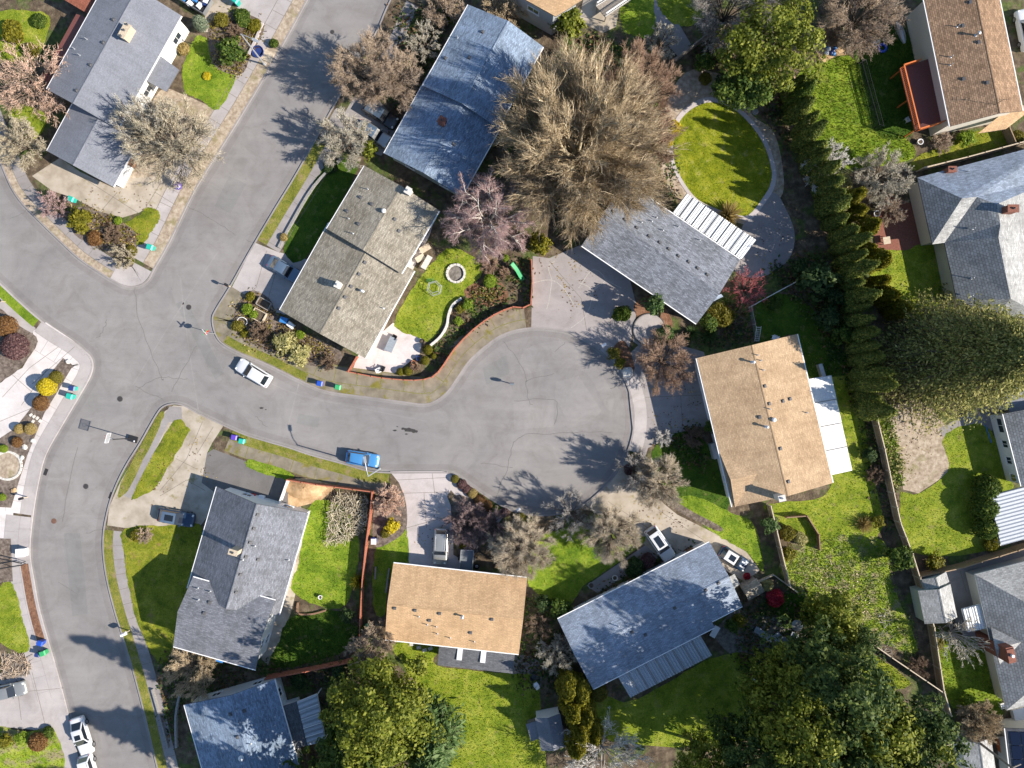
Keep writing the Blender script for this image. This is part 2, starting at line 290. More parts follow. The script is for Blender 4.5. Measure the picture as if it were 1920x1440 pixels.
def smooth_poly(ps, closed=True, n=4):
    ps = [Vector((p[0], p[1])) for p in ps]; out = []; N = len(ps)
    for i in range(N if closed else N-1):
        if closed: p0, p1, p2, p3 = ps[i-1], ps[i], ps[(i+1) % N], ps[(i+2) % N]
        else: p0, p1, p2, p3 = ps[max(i-1, 0)], ps[i], ps[i+1], ps[min(i+2, N-1)]
        for k in range(n):
            t = k/n; out.append(.5*((2*p1)+(p2-p0)*t+(2*p0-5*p1+4*p2-p3)*t*t+(3*p1-p0-3*p2+p3)*t**3))
    if not closed: out.append(ps[-1])
    return [(p.x, p.y) for p in out]
def offset(ps, d):
    """polyline (world xy) moved d metres to its left"""
    ps = [Vector((p[0], p[1])) for p in ps]; out = []
    for i, p in enumerate(ps):
        a = ps[max(i-1, 0)]; b = ps[min(i+1, len(ps)-1)]; t = (b-a).normalized(); out.append(p+Vector((-t.y, t.x))*d)
    return out
# ------------------------------------------------------------------ the setting: ground, road, blocks, kerbs
mb = MB(); mb.sheet([(-900, -900), (900, -900), (900, 900), (-900, 900)], -.02); struct('ground', mb, 'soil')
mb = MB(); n = 40
mb.sheet([(-112, -106), (120, -106), (120, 115), (-112, 115)], 0.0); struct('road', mb, 'asphalt')
KA1 = [(-700, -330), (-140, -40), (-60, 150), (4, 312), (31, 368), (69, 410), (115, 455), (149, 486), (184, 510), (212, 527), (235, 538), (252, 539), (267, 535), (280, 524), (290, 505), (320, 452), (368, 354), (430, 255), (500, 139), (577, 0), (690, -220), (900, -620), (1100, -1000)]
KB = [(-700, 110), (-160, 380), (-60, 470), (4, 534), (80, 602), (140, 641), (158, 656), (170, 668), (175, 685), (170, 706), (153, 737), (118, 796), (87, 852), (73, 904), (62, 970), (57, 1034), (64, 1086), (76, 1148), (101, 1235), (120, 1305), (133, 1357), (150, 1430), (175, 1560), (200, 1700), (320, 2300)]
KD = [(1260, -1000), (1060, -620), (850, -220), (737, -10), (702, 66), (622, 205), (598, 250), (553, 330), (515, 392), (469, 470), (432, 536), (406, 578), (398, 598), (403, 625), (417, 645), (451, 664), (500, 684), (574, 720), (619, 736), (706, 748), (758, 755), (790, 759), (813, 755), (838, 737), (858, 710), (883, 675), (924, 640), (950, 626), (980, 618), (1020, 616), (1064, 623), (1095, 638), (1123, 658), (1154, 689), (1175, 723), (1186, 765), (1186, 807), (1175, 848), (1154, 887), (1127, 918), (1092, 946), (1054, 961), (1005, 965), (960, 956), (928, 939), (890, 914), (860, 893), (842, 886), (827, 885), (792, 885), (730, 885), (688, 881), (647, 869), (584, 852), (542, 838), (500, 826), (451, 810), (375, 775), (347, 760), (326, 756), (306, 762), (292, 779), (264, 828), (240, 866), (222, 900), (208, 935), (200, 965), (194, 1000), (194, 1041), (201, 1089), (215, 1145), (229, 1190), (250, 1259), (271, 1339), (295, 1440), (330, 1580), (360, 1700), (490, 2300)]
def curve(px, z=0): return [G(p) for p in smooth_poly(px, False, 5)]
cA, cB, cD = curve(KA1), curve(KB), curve(KD)
blkA = [tuple(p[:2]) for p in cA]+[(-112, 116), (-112, 116)]
blkB = [tuple(p[:2]) for p in cB]+[(-112, -107)]
blkD = [tuple(p[:2]) for p in cD]+[(180, -107), (180, 116)]
for nm, poly in (('lot_ground', blkA[:-1]), ('lot_ground', blkB), ('lot_ground', blkD)):
    mb = MB(); mb.prism(poly, -.015, LOT); struct(nm, mb, 'soil')
def band(pl, d0, d1, z): 
    a, b = offset(pl, d0), offset(pl, d1); mb = MB()
    for i in range(len(pl)-1): mb.add([(*a[i], z), (*a[i+1], z), (*b[i+1], z), (*b[i], z)], [(0, 1, 2, 3) if d1 > d0 else (3, 2, 1, 0)])
    return mb
def part_of(pl, p0, p1):
    a, b = G(p0), G(p1); i = min(range(len(pl)), key=lambda k: (Vector(pl[k])-a).length); j = min(range(len(pl)), key=lambda k: (Vector(pl[k])-b).length)
    return pl[min(i, j):max(i, j)+1]
# land is on the left of KD?  sgn gives the side on which the lot lies
sA, sB, sD = 1, -1, 1
for pl, s in ((cA, sA), (cB, sB), (cD, sD)):
    o0, o1 = offset(pl, -.02*s), offset(pl, .17*s); mb = MB()
    for i in range(len(pl)-1):
        q = [o0[i], o0[i+1], o1[i+1], o1[i]]; vs = [(*p, .005) for p in q]+[(*p, .142) for p in q]
        mb.add(vs, [(4, 5, 6, 7), (0, 1, 5, 4), (2, 3, 7, 6)] if s > 0 else [(7, 6, 5, 4), (4, 5, 1, 0), (6, 7, 3, 2)])
    struct('kerb', mb, 'concrete_old' if s == sD else 'concrete')
    struct('road_edge', band(pl, -.28*s, -1.0*s, .003), 'asphalt_dirty')
    struct('gutter_pan', band(pl, -.02*s, -.3*s, .006), 'asphalt_pale')
LAY = {'pave': .126, 'drive': .131, 'walk': .136, 'lawn': .142, 'strip': .146, 'bed': .150, 'top': .156}; cnt = {k: 0 for k in LAY}
def ground_sheet(name, px, mat, lay, sm=False, kind='structure'):
    ps = smooth_poly(px) if sm else px
    z = LAY[lay]+.0002*cnt[lay]; cnt[lay] += 1
    mb = MB(); mb.sheet([G(p, z) for p in ps], z); o = struct(name, mb, mat, kind); return o
def bandobj(name, pl, d0, d1, mat, lay):
    z = LAY[lay]+.0002*cnt[lay]; cnt[lay] += 1
    return struct(name, band(pl, d0, d1, z), mat)
def joints(pl, d0, d1, step, z, mat='joint', w=.05):
    mb = MB(); acc = 0; z = max(z, .1432); a, b = offset(pl, d0), offset(pl, d1)
    for i in range(1, len(pl)):
        acc += (Vector(pl[i])-Vector(pl[i-1])).length
        if acc > step: acc = 0; mb.ribbon([a[i], b[i]], w, z)
    mb.ribbon(offset(pl, d0), w, z+.001); mb.ribbon(offset(pl, d1), w, z+.001)
    if mb.v: struct('pavement_joints', mb, mat)
def rs(pl, step=.5):
    out = [Vector(pl[0][:2])]
    for p in pl[1:]:
        p = Vector(p[:2])
        while (p-out[-1]).length > step: out.append(out[-1]+(p-out[-1]).normalized()*step)
    return out
# upper street, house side of the corner block
a = rs(part_of(cA, (577, 0), (290, 505))); bandobj('verge', a, .18, 1.6, 'gravel_beige', 'walk'); bandobj('sidewalk', a, 1.6, 3.3, 'concrete', 'walk'); joints(a, 1.6, 3.3, 1.6, .14)
a = rs(part_of(cA, (-60, 150), (215, 527))); bandobj('verge', a, .18, 1.1, 'gravel_beige', 'walk'); bandobj('sidewalk', a, 1.1, 2.5, 'concrete_old', 'walk'); joints(a, 1.1, 2.5, 1.6, .14)
a = rs(part_of(cA, (205, 522), (292, 503))); bandobj('sidewalk', a, .18, 2.6, 'concrete', 'top')
# west block
a = rs(part_of(cB, (-60, 470), (75, 598))); bandobj('sidewalk', a, -1.2, -3.2, 'concrete', 'walk')
bandobj('verge_grass', rs(part_of(cB, (8, 540), (78, 600))), -.18, -1.3, 'lawn_lush', 'strip')
a = rs(part_of(cB, (78, 602), (62, 965))); bandobj('sidewalk', a, -1.6, -3.5, 'concrete_white', 'walk'); bandobj('verge', a, -.18, -1.6, 'concrete', 'walk'); joints(a, -1.6, -3.5, 1.8, .14, 'concrete_old', .04)
a = rs(part_of(cB, (62, 965), (120, 1300))); bandobj('verge', a, -.18, -1.5, 'concrete', 'walk'); bandobj('sidewalk', a, -1.5, -3.3, 'concrete', 'walk'); joints(a, -1.5, -3.3, 1.8, .14, 'concrete_old', .04)
bandobj('bark_strip', rs(part_of(cB, (58, 1058), (91, 1200))), -.3, -1.3, 'bark', 'strip')
a = rs(part_of(cB, (120, 1300), (175, 1560))); bandobj('sidewalk', a, -.18, -2.6, 'concrete', 'walk')
# upper street, right side
a = rs(part_of(cD, (737, -10), (622, 205))); bandobj('verge', a, .18, 1.7, 'soil', 'walk'); bandobj('sidewalk', a, 1.9, 3.6, 'concrete_old', 'walk')
a = rs(part_of(cD, (590, 265), (480, 455))); bandobj('verge_grass', a, .18, 1.5, 'strip_grass', 'strip'); bandobj('sidewalk', a, 1.5, 3.4, 'concrete_old', 'walk'); joints(a, 1.5, 3.4, 1.8, .14)
# north side of the court
a = rs(part_of(cD, (432, 536), (500, 684))); bandobj('sidewalk', a, .18, 3.3, 'concrete_moss', 'walk'); joints(a, 1.3, 3.3, 1.7, .1425, 'joint')
a = rs(part_of(cD, (500, 684), (813, 755))); bandobj('sidewalk', a, .18, 3.5, 'concrete_moss', 'walk'); joints(a, 1.4, 3.5, 2.7, .1425, 'moss_line', .09)
a = rs(part_of(cD, (417, 645), (574, 720))); bandobj('verge_moss', a, .3, 1.3, 'strip_grass', 'strip')
a = rs(part_of(cD, (813, 755), (990, 616))); bandobj('sidewalk', a, .18, 3.1, 'concrete_moss', 'walk'); joints(a, 1.2, 3.1, 2.7, .1425, 'moss_line', .09)
# south side of the court
a = rs(part_of(cD, (730, 885), (430, 800))); bandobj('verge_grass', a, .18, 1.35, 'strip_grass', 'strip'); bandobj('sidewalk', a, 1.35, 2.9, 'concrete_moss', 'walk'); joints(a, 1.35, 2.9, 2.6, .142, 'moss_line', .08)
# main street right side, below the corner
a = rs(part_of(cD, (198, 990), (330, 1580))); bandobj('verge_grass', a, .18, 1.3, 'strip_grass', 'strip'); bandobj('sidewalk', a, 1.3, 2.7, 'concrete_old', 'walk'); joints(a, 1.3, 2.7, 1.7, .142)
# court rim
a = rs(part_of(cD, (1123, 658), (1175, 848))); bandobj('sidewalk', a, .18, 1.7, 'concrete', 'walk')
GS = ground_sheet
# paving and driveways
GS('driveway', [(60, 330), (112, 296), (150, 322), (212, 352), (235, 335), (300, 330), (345, 285), (395, 300), (366, 352), (330, 432), (316, 425), (300, 405), (278, 388), (262, 398), (230, 408), (185, 396), (140, 372), (98, 358)], 'concrete_beige', 'drive')
GS('bare_ground', [(300, 170), (345, 178), (408, 208), (425, 232), (392, 300), (345, 300), (300, 340), (240, 350), (262, 250)], 'gravel_beige', 'pave', True)
GS('driveway', [(440, -60), (620, -80), (575, 0), (505, 124), (480, 110), (497, 60), (440, 10)], 'concrete', 'drive')
GS('path', [(395, 0), (440, 0), (425, 26), (400, 60), (375, 60)], 'concrete_beige', 'walk')
GS('driveway', [(-40, 740), (4, 716), (20, 700), (42, 690), (71, 640), (60, 622), (86, 604), (135, 637), (153, 652), (118, 690), (80, 770), (30, 830), (4, 840), (-40, 850)], 'concrete_white', 'drive')
GS('driveway', [(-40, 944), (26, 950), (21, 1010), (-40, 1008)], 'concrete_white', 'drive')
GS('driveway', [(-60, 1270), (70, 1256), (104, 1243), (116, 1300), (128, 1345), (104, 1372), (-60, 1357)], 'concrete', 'drive')
GS('driveway', [(347, 762), (372, 776), (420, 797), (398, 830), (388, 850), (380, 905), (405, 918), (395, 960), (375, 987), (235, 990), (201, 985), (205, 950), (225, 905), (265, 835), (297, 780), (325, 760)], 'concrete_beige', 'drive')
GS('driveway', [(388, 850), (400, 842), (490, 876), (548, 902), (538, 955), (405, 925), (378, 905)], 'asphalt_dark', 'drive')
GS('sidewalk', [(318, 762), (340, 763), (342, 788), (316, 792), (262, 905), (245, 935), (222, 925), (300, 790)], 'concrete_old', 'walk')
GS('driveway', [(731, 884), (762, 883.5), (828, 883.5), (843, 886), (850, 912), (838, 930), (850, 960), (850, 1040), (885, 1062), (840, 1080), (764, 1072), (763, 1000), (758, 930), (748, 905)], 'concrete_pale', 'drive')
GS('path', [(838, 884), (846, 890), (872, 925), (905, 955), (945, 968), (935, 980), (895, 968), (860, 935), (842, 915)], 'concrete_pale', 'walk')
GS('driveway', [(1098, 946), (1130, 918), (1157, 888), (1172, 858), (1190, 875), (1215, 920), (1270, 965), (1340, 1000), (1400, 1035), (1425, 1070), (1395, 1090), (1345, 1060), (1323, 1020), (1262, 1052), (1225, 1040), (1195, 1005), (1165, 970), (1120, 965)], 'concrete_beige', 'drive')
GS('path', [(1100, 1098), (1210, 1022), (1235, 1045), (1120, 1112)], 'concrete_old', 'walk')
GS('driveway', [(1152, 690), (1215, 630), (1320, 660), (1350, 800), (1300, 800), (1215, 840), (1203, 880), (1188, 868), (1186, 800), (1178, 723)], 'concrete_old', 'drive')
GS('driveway', [(999, 480), (1030, 484), (1092, 458), (1180, 520), (1195, 580), (1180, 650), (1120, 655), (1062, 621), (1020, 615), (996, 616)], 'concrete_drive', 'drive')
GS('driveway', [(478, 455), (520, 472), (590, 490), (535, 590), (470, 575), (434, 540)], 'concrete', 'drive')
GS('driveway', [(628, 205), (690, 165), (752, 235), (715, 292), (600, 255)], 'concrete_old', 'drive')
GS('bare_ground', [(1655, 770), (1719, 745), (1770, 790), (1782, 873), (1775, 890), (1722, 925), (1694, 918), (1677, 838)], 'gravel_beige', 'drive')
GS('path', [(1760, 805), (1885, 735), (1905, 770), (1850, 815), (1768, 818)], 'concrete_old', 'walk')
GS('driveway', [(1742, 1080), (1930, 1022), (1990, 1100), (1850, 1260), (1790, 1165), (1775, 1090)], 'concrete_old', 'drive')
GS('patio', [(1448, 361), (1475, 395), (1490, 440), (1480, 485), (1440, 515), (1400, 520), (1375, 500), (1388, 440), (1400, 412)], 'concrete_old', 'drive', True)
GS('patio', [(737, 605), (792, 634), (787, 664), (737, 702), (660, 696), (672, 665), (720, 620)], 'concrete_cream', 'drive')
GS('path', [(816, 405), (806, 440), (690, 680), (676, 668), (790, 440)], 'concrete_cream', 'walk')
GS('patio', [(1250, 190), (1300, 130), (1390, 160), (1410, 215), (1452, 250), (1470, 340), (1455, 380), (1395, 420), (1270, 370), (1235, 300)], 'gravel_beige', 'pave', True)
GS('patio', [(1632, 405), (1665, 365), (1760, 400), (1760, 460), (1690, 470), (1645, 476)], 'brick_red', 'drive')
GS('path', [(1218, -20), (1234, -20), (1238, 20), (1275, 48), (1300, 90), (1275, 110), (1240, 70), (1228, 40)], 'concrete_old', 'walk')
GS('patio', [(1100, -30), (1170, -30), (1155, 50), (1130, 62), (1085, 40)], 'concrete_beige', 'drive')
GS('patio', [(1510, 60), (1570, 35), (1588, 108), (1545, 118), (1525, 90)], 'sand', 'drive')
GS('patio', [(950, 1230), (1010, 1240), (1010, 1300), (975, 1310)], 'gravel_dark', 'drive', True)
GS('patio', [(1400, 1150), (1500, 1170), (1500, 1220), (1400, 1240), (1340, 1190), (1390, 1135)], 'gravel_dark', 'drive', True)
GS('patio', [(540, 905), (600, 895), (640, 905), (600, 940), (540, 955)], 'sand', 'drive')
GS('gravel', [(540, 910), (575, 975), (520, 1120), (480, 1225), (505, 1250), (545, 1150), (585, 985)], 'concrete_beige', 'pave')
GS('gravel', [(4, 1225), (62, 1228), (66, 1262), (4, 1276)], 'gravel_dark', 'drive')
GS('path', [(1185, 600), (1187, 640), (1215, 660), (1200, 600)], 'concrete_old', 'walk')
GS('bare_ground', [(1100, 1030), (1160, 990), (1185, 1000), (1160, 1060)], 'soil', 'pave')
# lawns
LAWNS = [
 ([(365, 73), (382, 69), (417, 115), (444, 135), (410, 204), (378, 187), (347, 173), (343, 132), (354, 97)], 'lawn_lush', 'blade_bright', .10),
 ([(604, 318), (650, 300), (672, 306), (645, 370), (612, 430), (560, 492), (532, 462), (560, 400)], 'lawn_shaded', 'blade_shaded', .10),
 ([(789, 519), (813, 491), (835, 468), (862, 468), (903, 498), (890, 539), (865, 560), (841, 588), (810, 637), (786, 633), (739, 606)], 'lawn_bright', 'blade_bright', .14),
 ([(577, 955), (615, 938), (662, 970), (672, 1050), (650, 1130), (612, 1140), (548, 1108), (560, 1055)], 'lawn_lush', 'blade_bright', .14),
 ([(548, 1156), (640, 1147), (655, 1215), (510, 1255), (525, 1200)], 'lawn_shaded', 'blade_shaded', .2),
 ([(705, 1030), (735, 1015), (756, 995), (763, 1000), (764, 1072), (730, 1085), (722, 1150), (700, 1140)], 'lawn_lush', 'blade_bright', .1),
 ([(730, 1195), (820, 1212), (820, 1247), (961, 1263), (1000, 1270), (1015, 1340), (1010, 1500), (860, 1500), (820, 1340), (765, 1260)], 'lawn_bright', 'blade_bright', .16),
 ([(1010, 1010), (1100, 985), (1190, 1000), (1205, 1020), (1100, 1095), (1060, 1140), (1005, 1110), (990, 1080)], 'lawn_lush', 'blade_bright', .1),
 ([(1225, 840), (1300, 810), (1345, 870), (1365, 955), (1300, 930), (1270, 940), (1235, 920)], 'lawn_shaded', 'blade_shaded', .1),
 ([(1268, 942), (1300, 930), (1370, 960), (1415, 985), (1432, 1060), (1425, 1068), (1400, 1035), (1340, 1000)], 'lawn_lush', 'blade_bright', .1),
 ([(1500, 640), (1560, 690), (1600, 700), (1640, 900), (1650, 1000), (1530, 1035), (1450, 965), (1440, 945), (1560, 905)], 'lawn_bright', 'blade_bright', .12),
 ([(1425, 560), (1500, 560), (1570, 640), (1590, 700), (1500, 700), (1490, 630), (1420, 640)], 'lawn_shaded', 'blade_shaded', .12),
 ([(1468, 1045), (1570, 1005), (1615, 1000), (1660, 1020), (1672, 1090), (1700, 1160), (1715, 1225), (1604, 1180), (1490, 1108), (1475, 1095)], 'lawn_wild', 'blade_bright', .2),
 ([(1770, 818), (1850, 800), (1900, 910), (1870, 930), (1870, 1025), (1715, 1035), (1688, 930), (1722, 925), (1778, 880)], 'lawn_bright', 'blade_bright', .12),
 ([(1492, 155), (1540, 118), (1602, 112), (1635, 240), (1700, 260), (1708, 300), (1590, 315), (1524, 290)], 'lawn_lush', 'blade_bright', .3),
 ([(1605, 85), (1700, 60), (1715, 240), (1640, 245)], 'lawn_shaded', 'blade_shaded', .2),
 ([(1620, 470), (1690, 470), (1765, 458), (1790, 570), (1710, 600), (1650, 550)], 'lawn_bright', 'blade_bright', .12),
 ([(1742, 1180), (1785, 1190), (1855, 1210), (1880, 1330), (1865, 1355), (1825, 1330), (1780, 1318)], 'lawn_lush', 'blade_bright', .2),
 ([(1600, 1215), (1620, 1215), (1705, 1278), (1660, 1292), (1600, 1250)], 'lawn_bright', 'blade_bright', .25),
 ([(1110, 1290), (1182, 1315), (1335, 1235), (1420, 1240), (1420, 1380), (1150, 1390)], 'lawn_bright', 'blade_bright', .12),
 ([(1172, -30), (1217, -30), (1228, 45), (1218, 68), (1200, 70), (1165, 48)], 'lawn_lush', 'blade_bright', .1),
 ([(1234, -30), (1330, -30), (1322, 28), (1282, 49), (1240, 22)], 'lawn_bright', 'blade_bright', .1),
 ([(234, 992), (330, 985), (378, 988), (370, 1080), (335, 1150), (325, 1215), (300, 1245), (262, 1180), (240, 1095), (233, 1040)], 'lawn_olive', 'blade_olive', .08),
 ([(322, 793), (352, 801), (352, 815), (310, 885), (290, 915), (254, 935), (252, 922)], 'lawn_olive', 'blade_olive', .06),
 ([(292, 785), (303, 790), (240, 918), (224, 915)], 'strip_grass', 'blade_olive', .05),
 ([(468, 862), (545, 885), (540, 900), (470, 880)], 'lawn_lush', 'blade_bright', .1),
 ([(262, 402), (278, 388), (300, 402), (288, 428), (262, 460), (225, 430)], 'lawn_olive', 'blade_olive', .06),
 ([(4, 1092), (26, 1100), (42, 1160), (55, 1215), (30, 1222), (-20, 1180)], 'lawn_bright', 'blade_bright', .1),
 ([(-30, 1362), (50, 1372), (100, 1366), (112, 1450), (-30, 1450)], 'lawn_wild', 'blade_olive', .15),
 ([(-20, 30), (60, 20), (95, 40), (60, 105), (-20, 110)], 'lawn_bright', 'blade_bright', .12),
 ([(30, 195), (85, 215), (78, 250), (52, 262), (18, 240)], 'lawn_bright', 'blade_bright', .12),
 ([(1790, 262), (1885, 235), (1880, 275), (1720, 318), (1712, 300)], 'lawn_olive', 'blade_olive', .15),
 ([(1440, 1120), (1500, 1115), (1560, 1160), (1500, 1170), (1450, 1150)], 'lawn_shaded', 'blade_shaded', .2),
 ([(1440, 590), (1500, 560), (1420, 560)], 'lawn_shaded', 'blade_shaded', .15)]
def scatter(poly, n, r):
    """n random points (x,y) inside a world polygon"""
    P = [Vector((p[0], p[1], 0)) for p in poly]; T = [t for t in tessellate_polygon([P])]
    A = np.array([[P[i][:2] for i in t] for t in T]); e1 = A[:, 1]-A[:, 0]; e2 = A[:, 2]-A[:, 0]; ar = abs(e1[:, 0]*e2[:, 1]-e1[:, 1]*e2[:, 0])/2
    k = r.choice(len(T), n, p=ar/ar.sum()); u = r.random((n, 2)); u = np.where(u.sum(1, keepdims=True) > 1, 1-u, u)
    return A[k, 0]+u[:, :1]*e1[k]+u[:, 1:]*e2[k], ar.sum()
def area(poly): return scatter(poly, 1, np.random.default_rng(0))[1]
def blades(poly, dens, h, r, z0=.14, wd=.05, lean=.6):
    n = max(10, int(area(poly)*dens)); p, _ = scatter(poly, n, r); a = r.random(n)*6.283; hh = h*(.4+r.random(n)*.9); w_ = wd*(.6+r.random(n)*.8)
    V = np.zeros((n, 3, 3)); d = np.stack([np.cos(a), np.sin(a)], 1)
    V[:, 0, :2] = p-d*w_[:, None]; V[:, 1, :2] = p+d*w_[:, None]; V[:, :2, 2] = z0-.01
    b = r.random(n)*6.283; V[:, 2, :2] = p+np.stack([np.cos(b), np.sin(b)], 1)*(hh*lean)[:, None]; V[:, 2, 2] = z0+hh
    return V.reshape(-1, 3), np.arange(3*n).reshape(-1, 3)
for i, (px, m, bm_, bh) in enumerate(LAWNS):
    ps = [(x+random.uniform(-1.6, 1.6), y+random.uniform(-1.6, 1.6)) for x, y in smooth_poly(px, True, 9)]; GS('lawn', ps, m, 'lawn')
    poly = [tuple(G(p)[:2]) for p in ps]; V, F = blades(poly, 20 if bh < .2 else 42, bh, rng, .15)
    struct('grass', MB().arr(V, F), bm_, 'stuff')
# the oval lawn with its concrete ring
OV = [(1262, 290), (1264, 250), (1280, 220), (1305, 200), (1335, 192), (1372, 203), (1405, 232), (1432, 272), (1446, 318), (1444, 345), (1432, 368), (1402, 404), (1372, 400), (1345, 393), (1310, 376), (1288, 352), (1270, 320)]
ov = smooth_poly(OV, True, 4); GS('lawn', ov, 'lawn_yellow', 'lawn'); V, F = blades([tuple(G(p)[:2]) for p in ov], 20, .1, rng, .15); struct('grass', MB().arr(V, F), 'blade_yellow', 'stuff')
pl = [G(p) for p in ov+ov[:1]]; cx = sum((p for p in pl), Vector())/len(pl); z = .165; mb = MB()
for i in range(len(pl)-1):
    q = [pl[i], pl[i+1], cx+(pl[i+1]-cx)*1.085, cx+(pl[i]-cx)*1.085]; mb.add([(p.x, p.y, z) for p in q]+[(p.x, p.y, .12) for p in q], [(3, 2, 1, 0), (0, 1, 5, 4), (2, 3, 7, 6)])
struct('path', mb, 'concrete_pale')
# planting beds
def bed(px, mat, sm=True): return GS('planting_bed', px, mat, 'bed', sm)
bed([(118, 671), (137, 685), (104, 741), (83, 775), (66, 817), (52, 852), (35, 904), (21, 952), (-20, 950), (-20, 835), (28, 803), (62, 760), (90, 706)], 'mulch', False)
bed([(-20, 575), (38, 612), (71, 640), (35, 692), (4, 713), (-20, 720)], 'mulch')
bed([(130, 400), (160, 388), (225, 415), (255, 440), (250, 485), (238, 500), (190, 468), (140, 440)], 'mulch')
bed([(436, 22), (495, 45), (470, 105), (450, 140), (400, 120), (392, 45)], 'mulch')
bed([(-20, 1010), (20, 1010), (24, 1090), (-20, 1095)], 'mulch', False)
bed([(845, 945), (870, 930), (930, 970), (915, 1000), (890, 1040), (862, 1045)], 'mulch')
bed([(708, 925), (752, 915), (763, 985), (735, 1015), (700, 1020)], 'mulch')
bed([(446, 570), (470, 545), (505, 560), (530, 600), (640, 660), (600, 688), (520, 665), (462, 640), (436, 610)], 'mulch')
bed([(1180, 860), (1205, 850), (1215, 890), (1185, 895)], 'mulch'); bed([(1150, 655), (1172, 640), (1190, 690), (1172, 700)], 'bark')
bed([(1262, 938), (1300, 960), (1352, 988), (1346, 996), (1300, 974), (1262, 952)], 'mulch'); bed([(1190, 570), (1225, 555), (1260, 600), (1250, 640), (1200, 600)], 'bark')
bed([(985, 470), (995, 570), (940, 580), (900, 590), (850, 640), (830, 690), (790, 705), (800, 660), (840, 600), (870, 560), (900, 520)], 'soil')
bed([(870, 545), (920, 520), (948, 540), (948, 562), (900, 575)], 'bark')
# cracks, patches and stains on the road
mb = MB(); CR = [[(252, 541), (262, 605), (300, 700), (305, 712)], [(368, 650), (345, 690), (320, 735)], [(258, 730), (300, 708), (350, 712)], [(255, 725), (310, 752)], [(182, 635), (195, 615), (200, 600)], [(945, 640), (980, 690), (990, 750), (1000, 760)], [(1040, 700), (985, 715)], [(928, 935), (950, 880), (965, 830), (985, 815)], [(985, 815), (1060, 812), (1150, 810)], [(1145, 728), (1185, 712)], [(965, 752), (1040, 750), (1040, 795)], [(505, 470), (462, 450)], [(345, 385), (395, 410), (440, 440)], [(20, 410), (50, 395), (45, 380)], [(830, 470), (900, 480)], [(145, 840), (115, 980)], [(480, 780), (500, 800)], [(900, 868), (960, 876)], [(1060, 640), (1040, 660)], [(160, 1000), (215, 985)], [(110, 1090), (150, 1120)]]
for c in CR:
    ps = smooth_poly(c, False, 6); ps = [(p[0]+random.uniform(-2, 2), p[1]+random.uniform(-2, 2)) for p in ps]; mb.ribbon([G(p) for p in ps], .055, .007)
struct('road_cracks', mb, 'crack')
mb = MB()
for c in [[(338, 520), (352, 640), (372, 770)], [(560, 720), (540, 800)], [(410, 470), (330, 590), (250, 720)], [(470, 700), (560, 740), (700, 770), (800, 790)]]: mb.ribbon([G(p) for p in smooth_poly(c, False, 8)], .16, .0055)
struct('road_seams', mb, 'asphalt_pale')
def patch(px, m, z=.0045): mb = MB(); mb.sheet([G(p) for p in px], z); return struct('road_patch', mb, m)
patch([(1040, 745), (1042, 715), (1085, 705), (1128, 770), (1110, 790), (1065, 790)], 'asphalt_pale'); patch([(560, 775), (600, 783), (596, 802), (556, 794)], 'asphalt_worn', .0041); patch([(330, 570), (348, 560), (420, 700), (404, 712)], 'asphalt_worn', .0039); patch([(905, 690), (950, 665), (955, 700), (912, 722)], 'asphalt_worn', .0041); patch([(120, 1000), (150, 1000), (165, 1150), (136, 1155)], 'asphalt_worn', .0041); patch([(430, 330), (462, 345), (432, 400), (402, 386)], 'asphalt_worn', .0041)
patch([(962, 752), (1038, 750), (1038, 800), (964, 806)], 'asphalt_pale', .0048)
patch(smooth_poly([(985, 655), (1060, 640), (1110, 680), (1150, 740), (1140, 770), (1100, 700), (1040, 690), (980, 700)]), 'asphalt_pale', .0051); patch(smooth_poly([(860, 760), (900, 720), (930, 800), (880, 860)]), 'asphalt_dark', .0042) if False else None
mb = MB(); z = .008
for (x, y, r) in ((767, 806, 9), (778, 809, 7), (757, 804, 5), (762, 814, 3), (740, 807, 4), (745, 800, 2), (490, 765, 4), (498, 768, 2)):
    mb.sheet([G((x+r*1.15*math.cos(t)*random.uniform(.6, 1.2), y+r*.42*math.sin(t)*random.uniform(.6, 1.2))) for t in np.linspace(0, 6.1, 14)], z); z += .0004
struct('oil_stain', mb, 'oil')
mb = MB(); pc = [[(1000, 530), (1035, 525), (1060, 545), (1075, 570)], [(1035, 525), (1028, 500), (1040, 490)], [(1035, 525), (1030, 560), (1025, 580)], [(1085, 530), (1110, 545), (1100, 590), (1070, 615)], [(1110, 545), (1135, 525), (1112, 505), (1085, 540)], [(1135, 525), (1165, 540)]]
for c in pc: mb.ribbon([G(p, .137) for p in smooth_poly(c, False, 3)], .09, .1375)
struct('driveway_cracks', mb, 'crack_pale')
mb = MB()
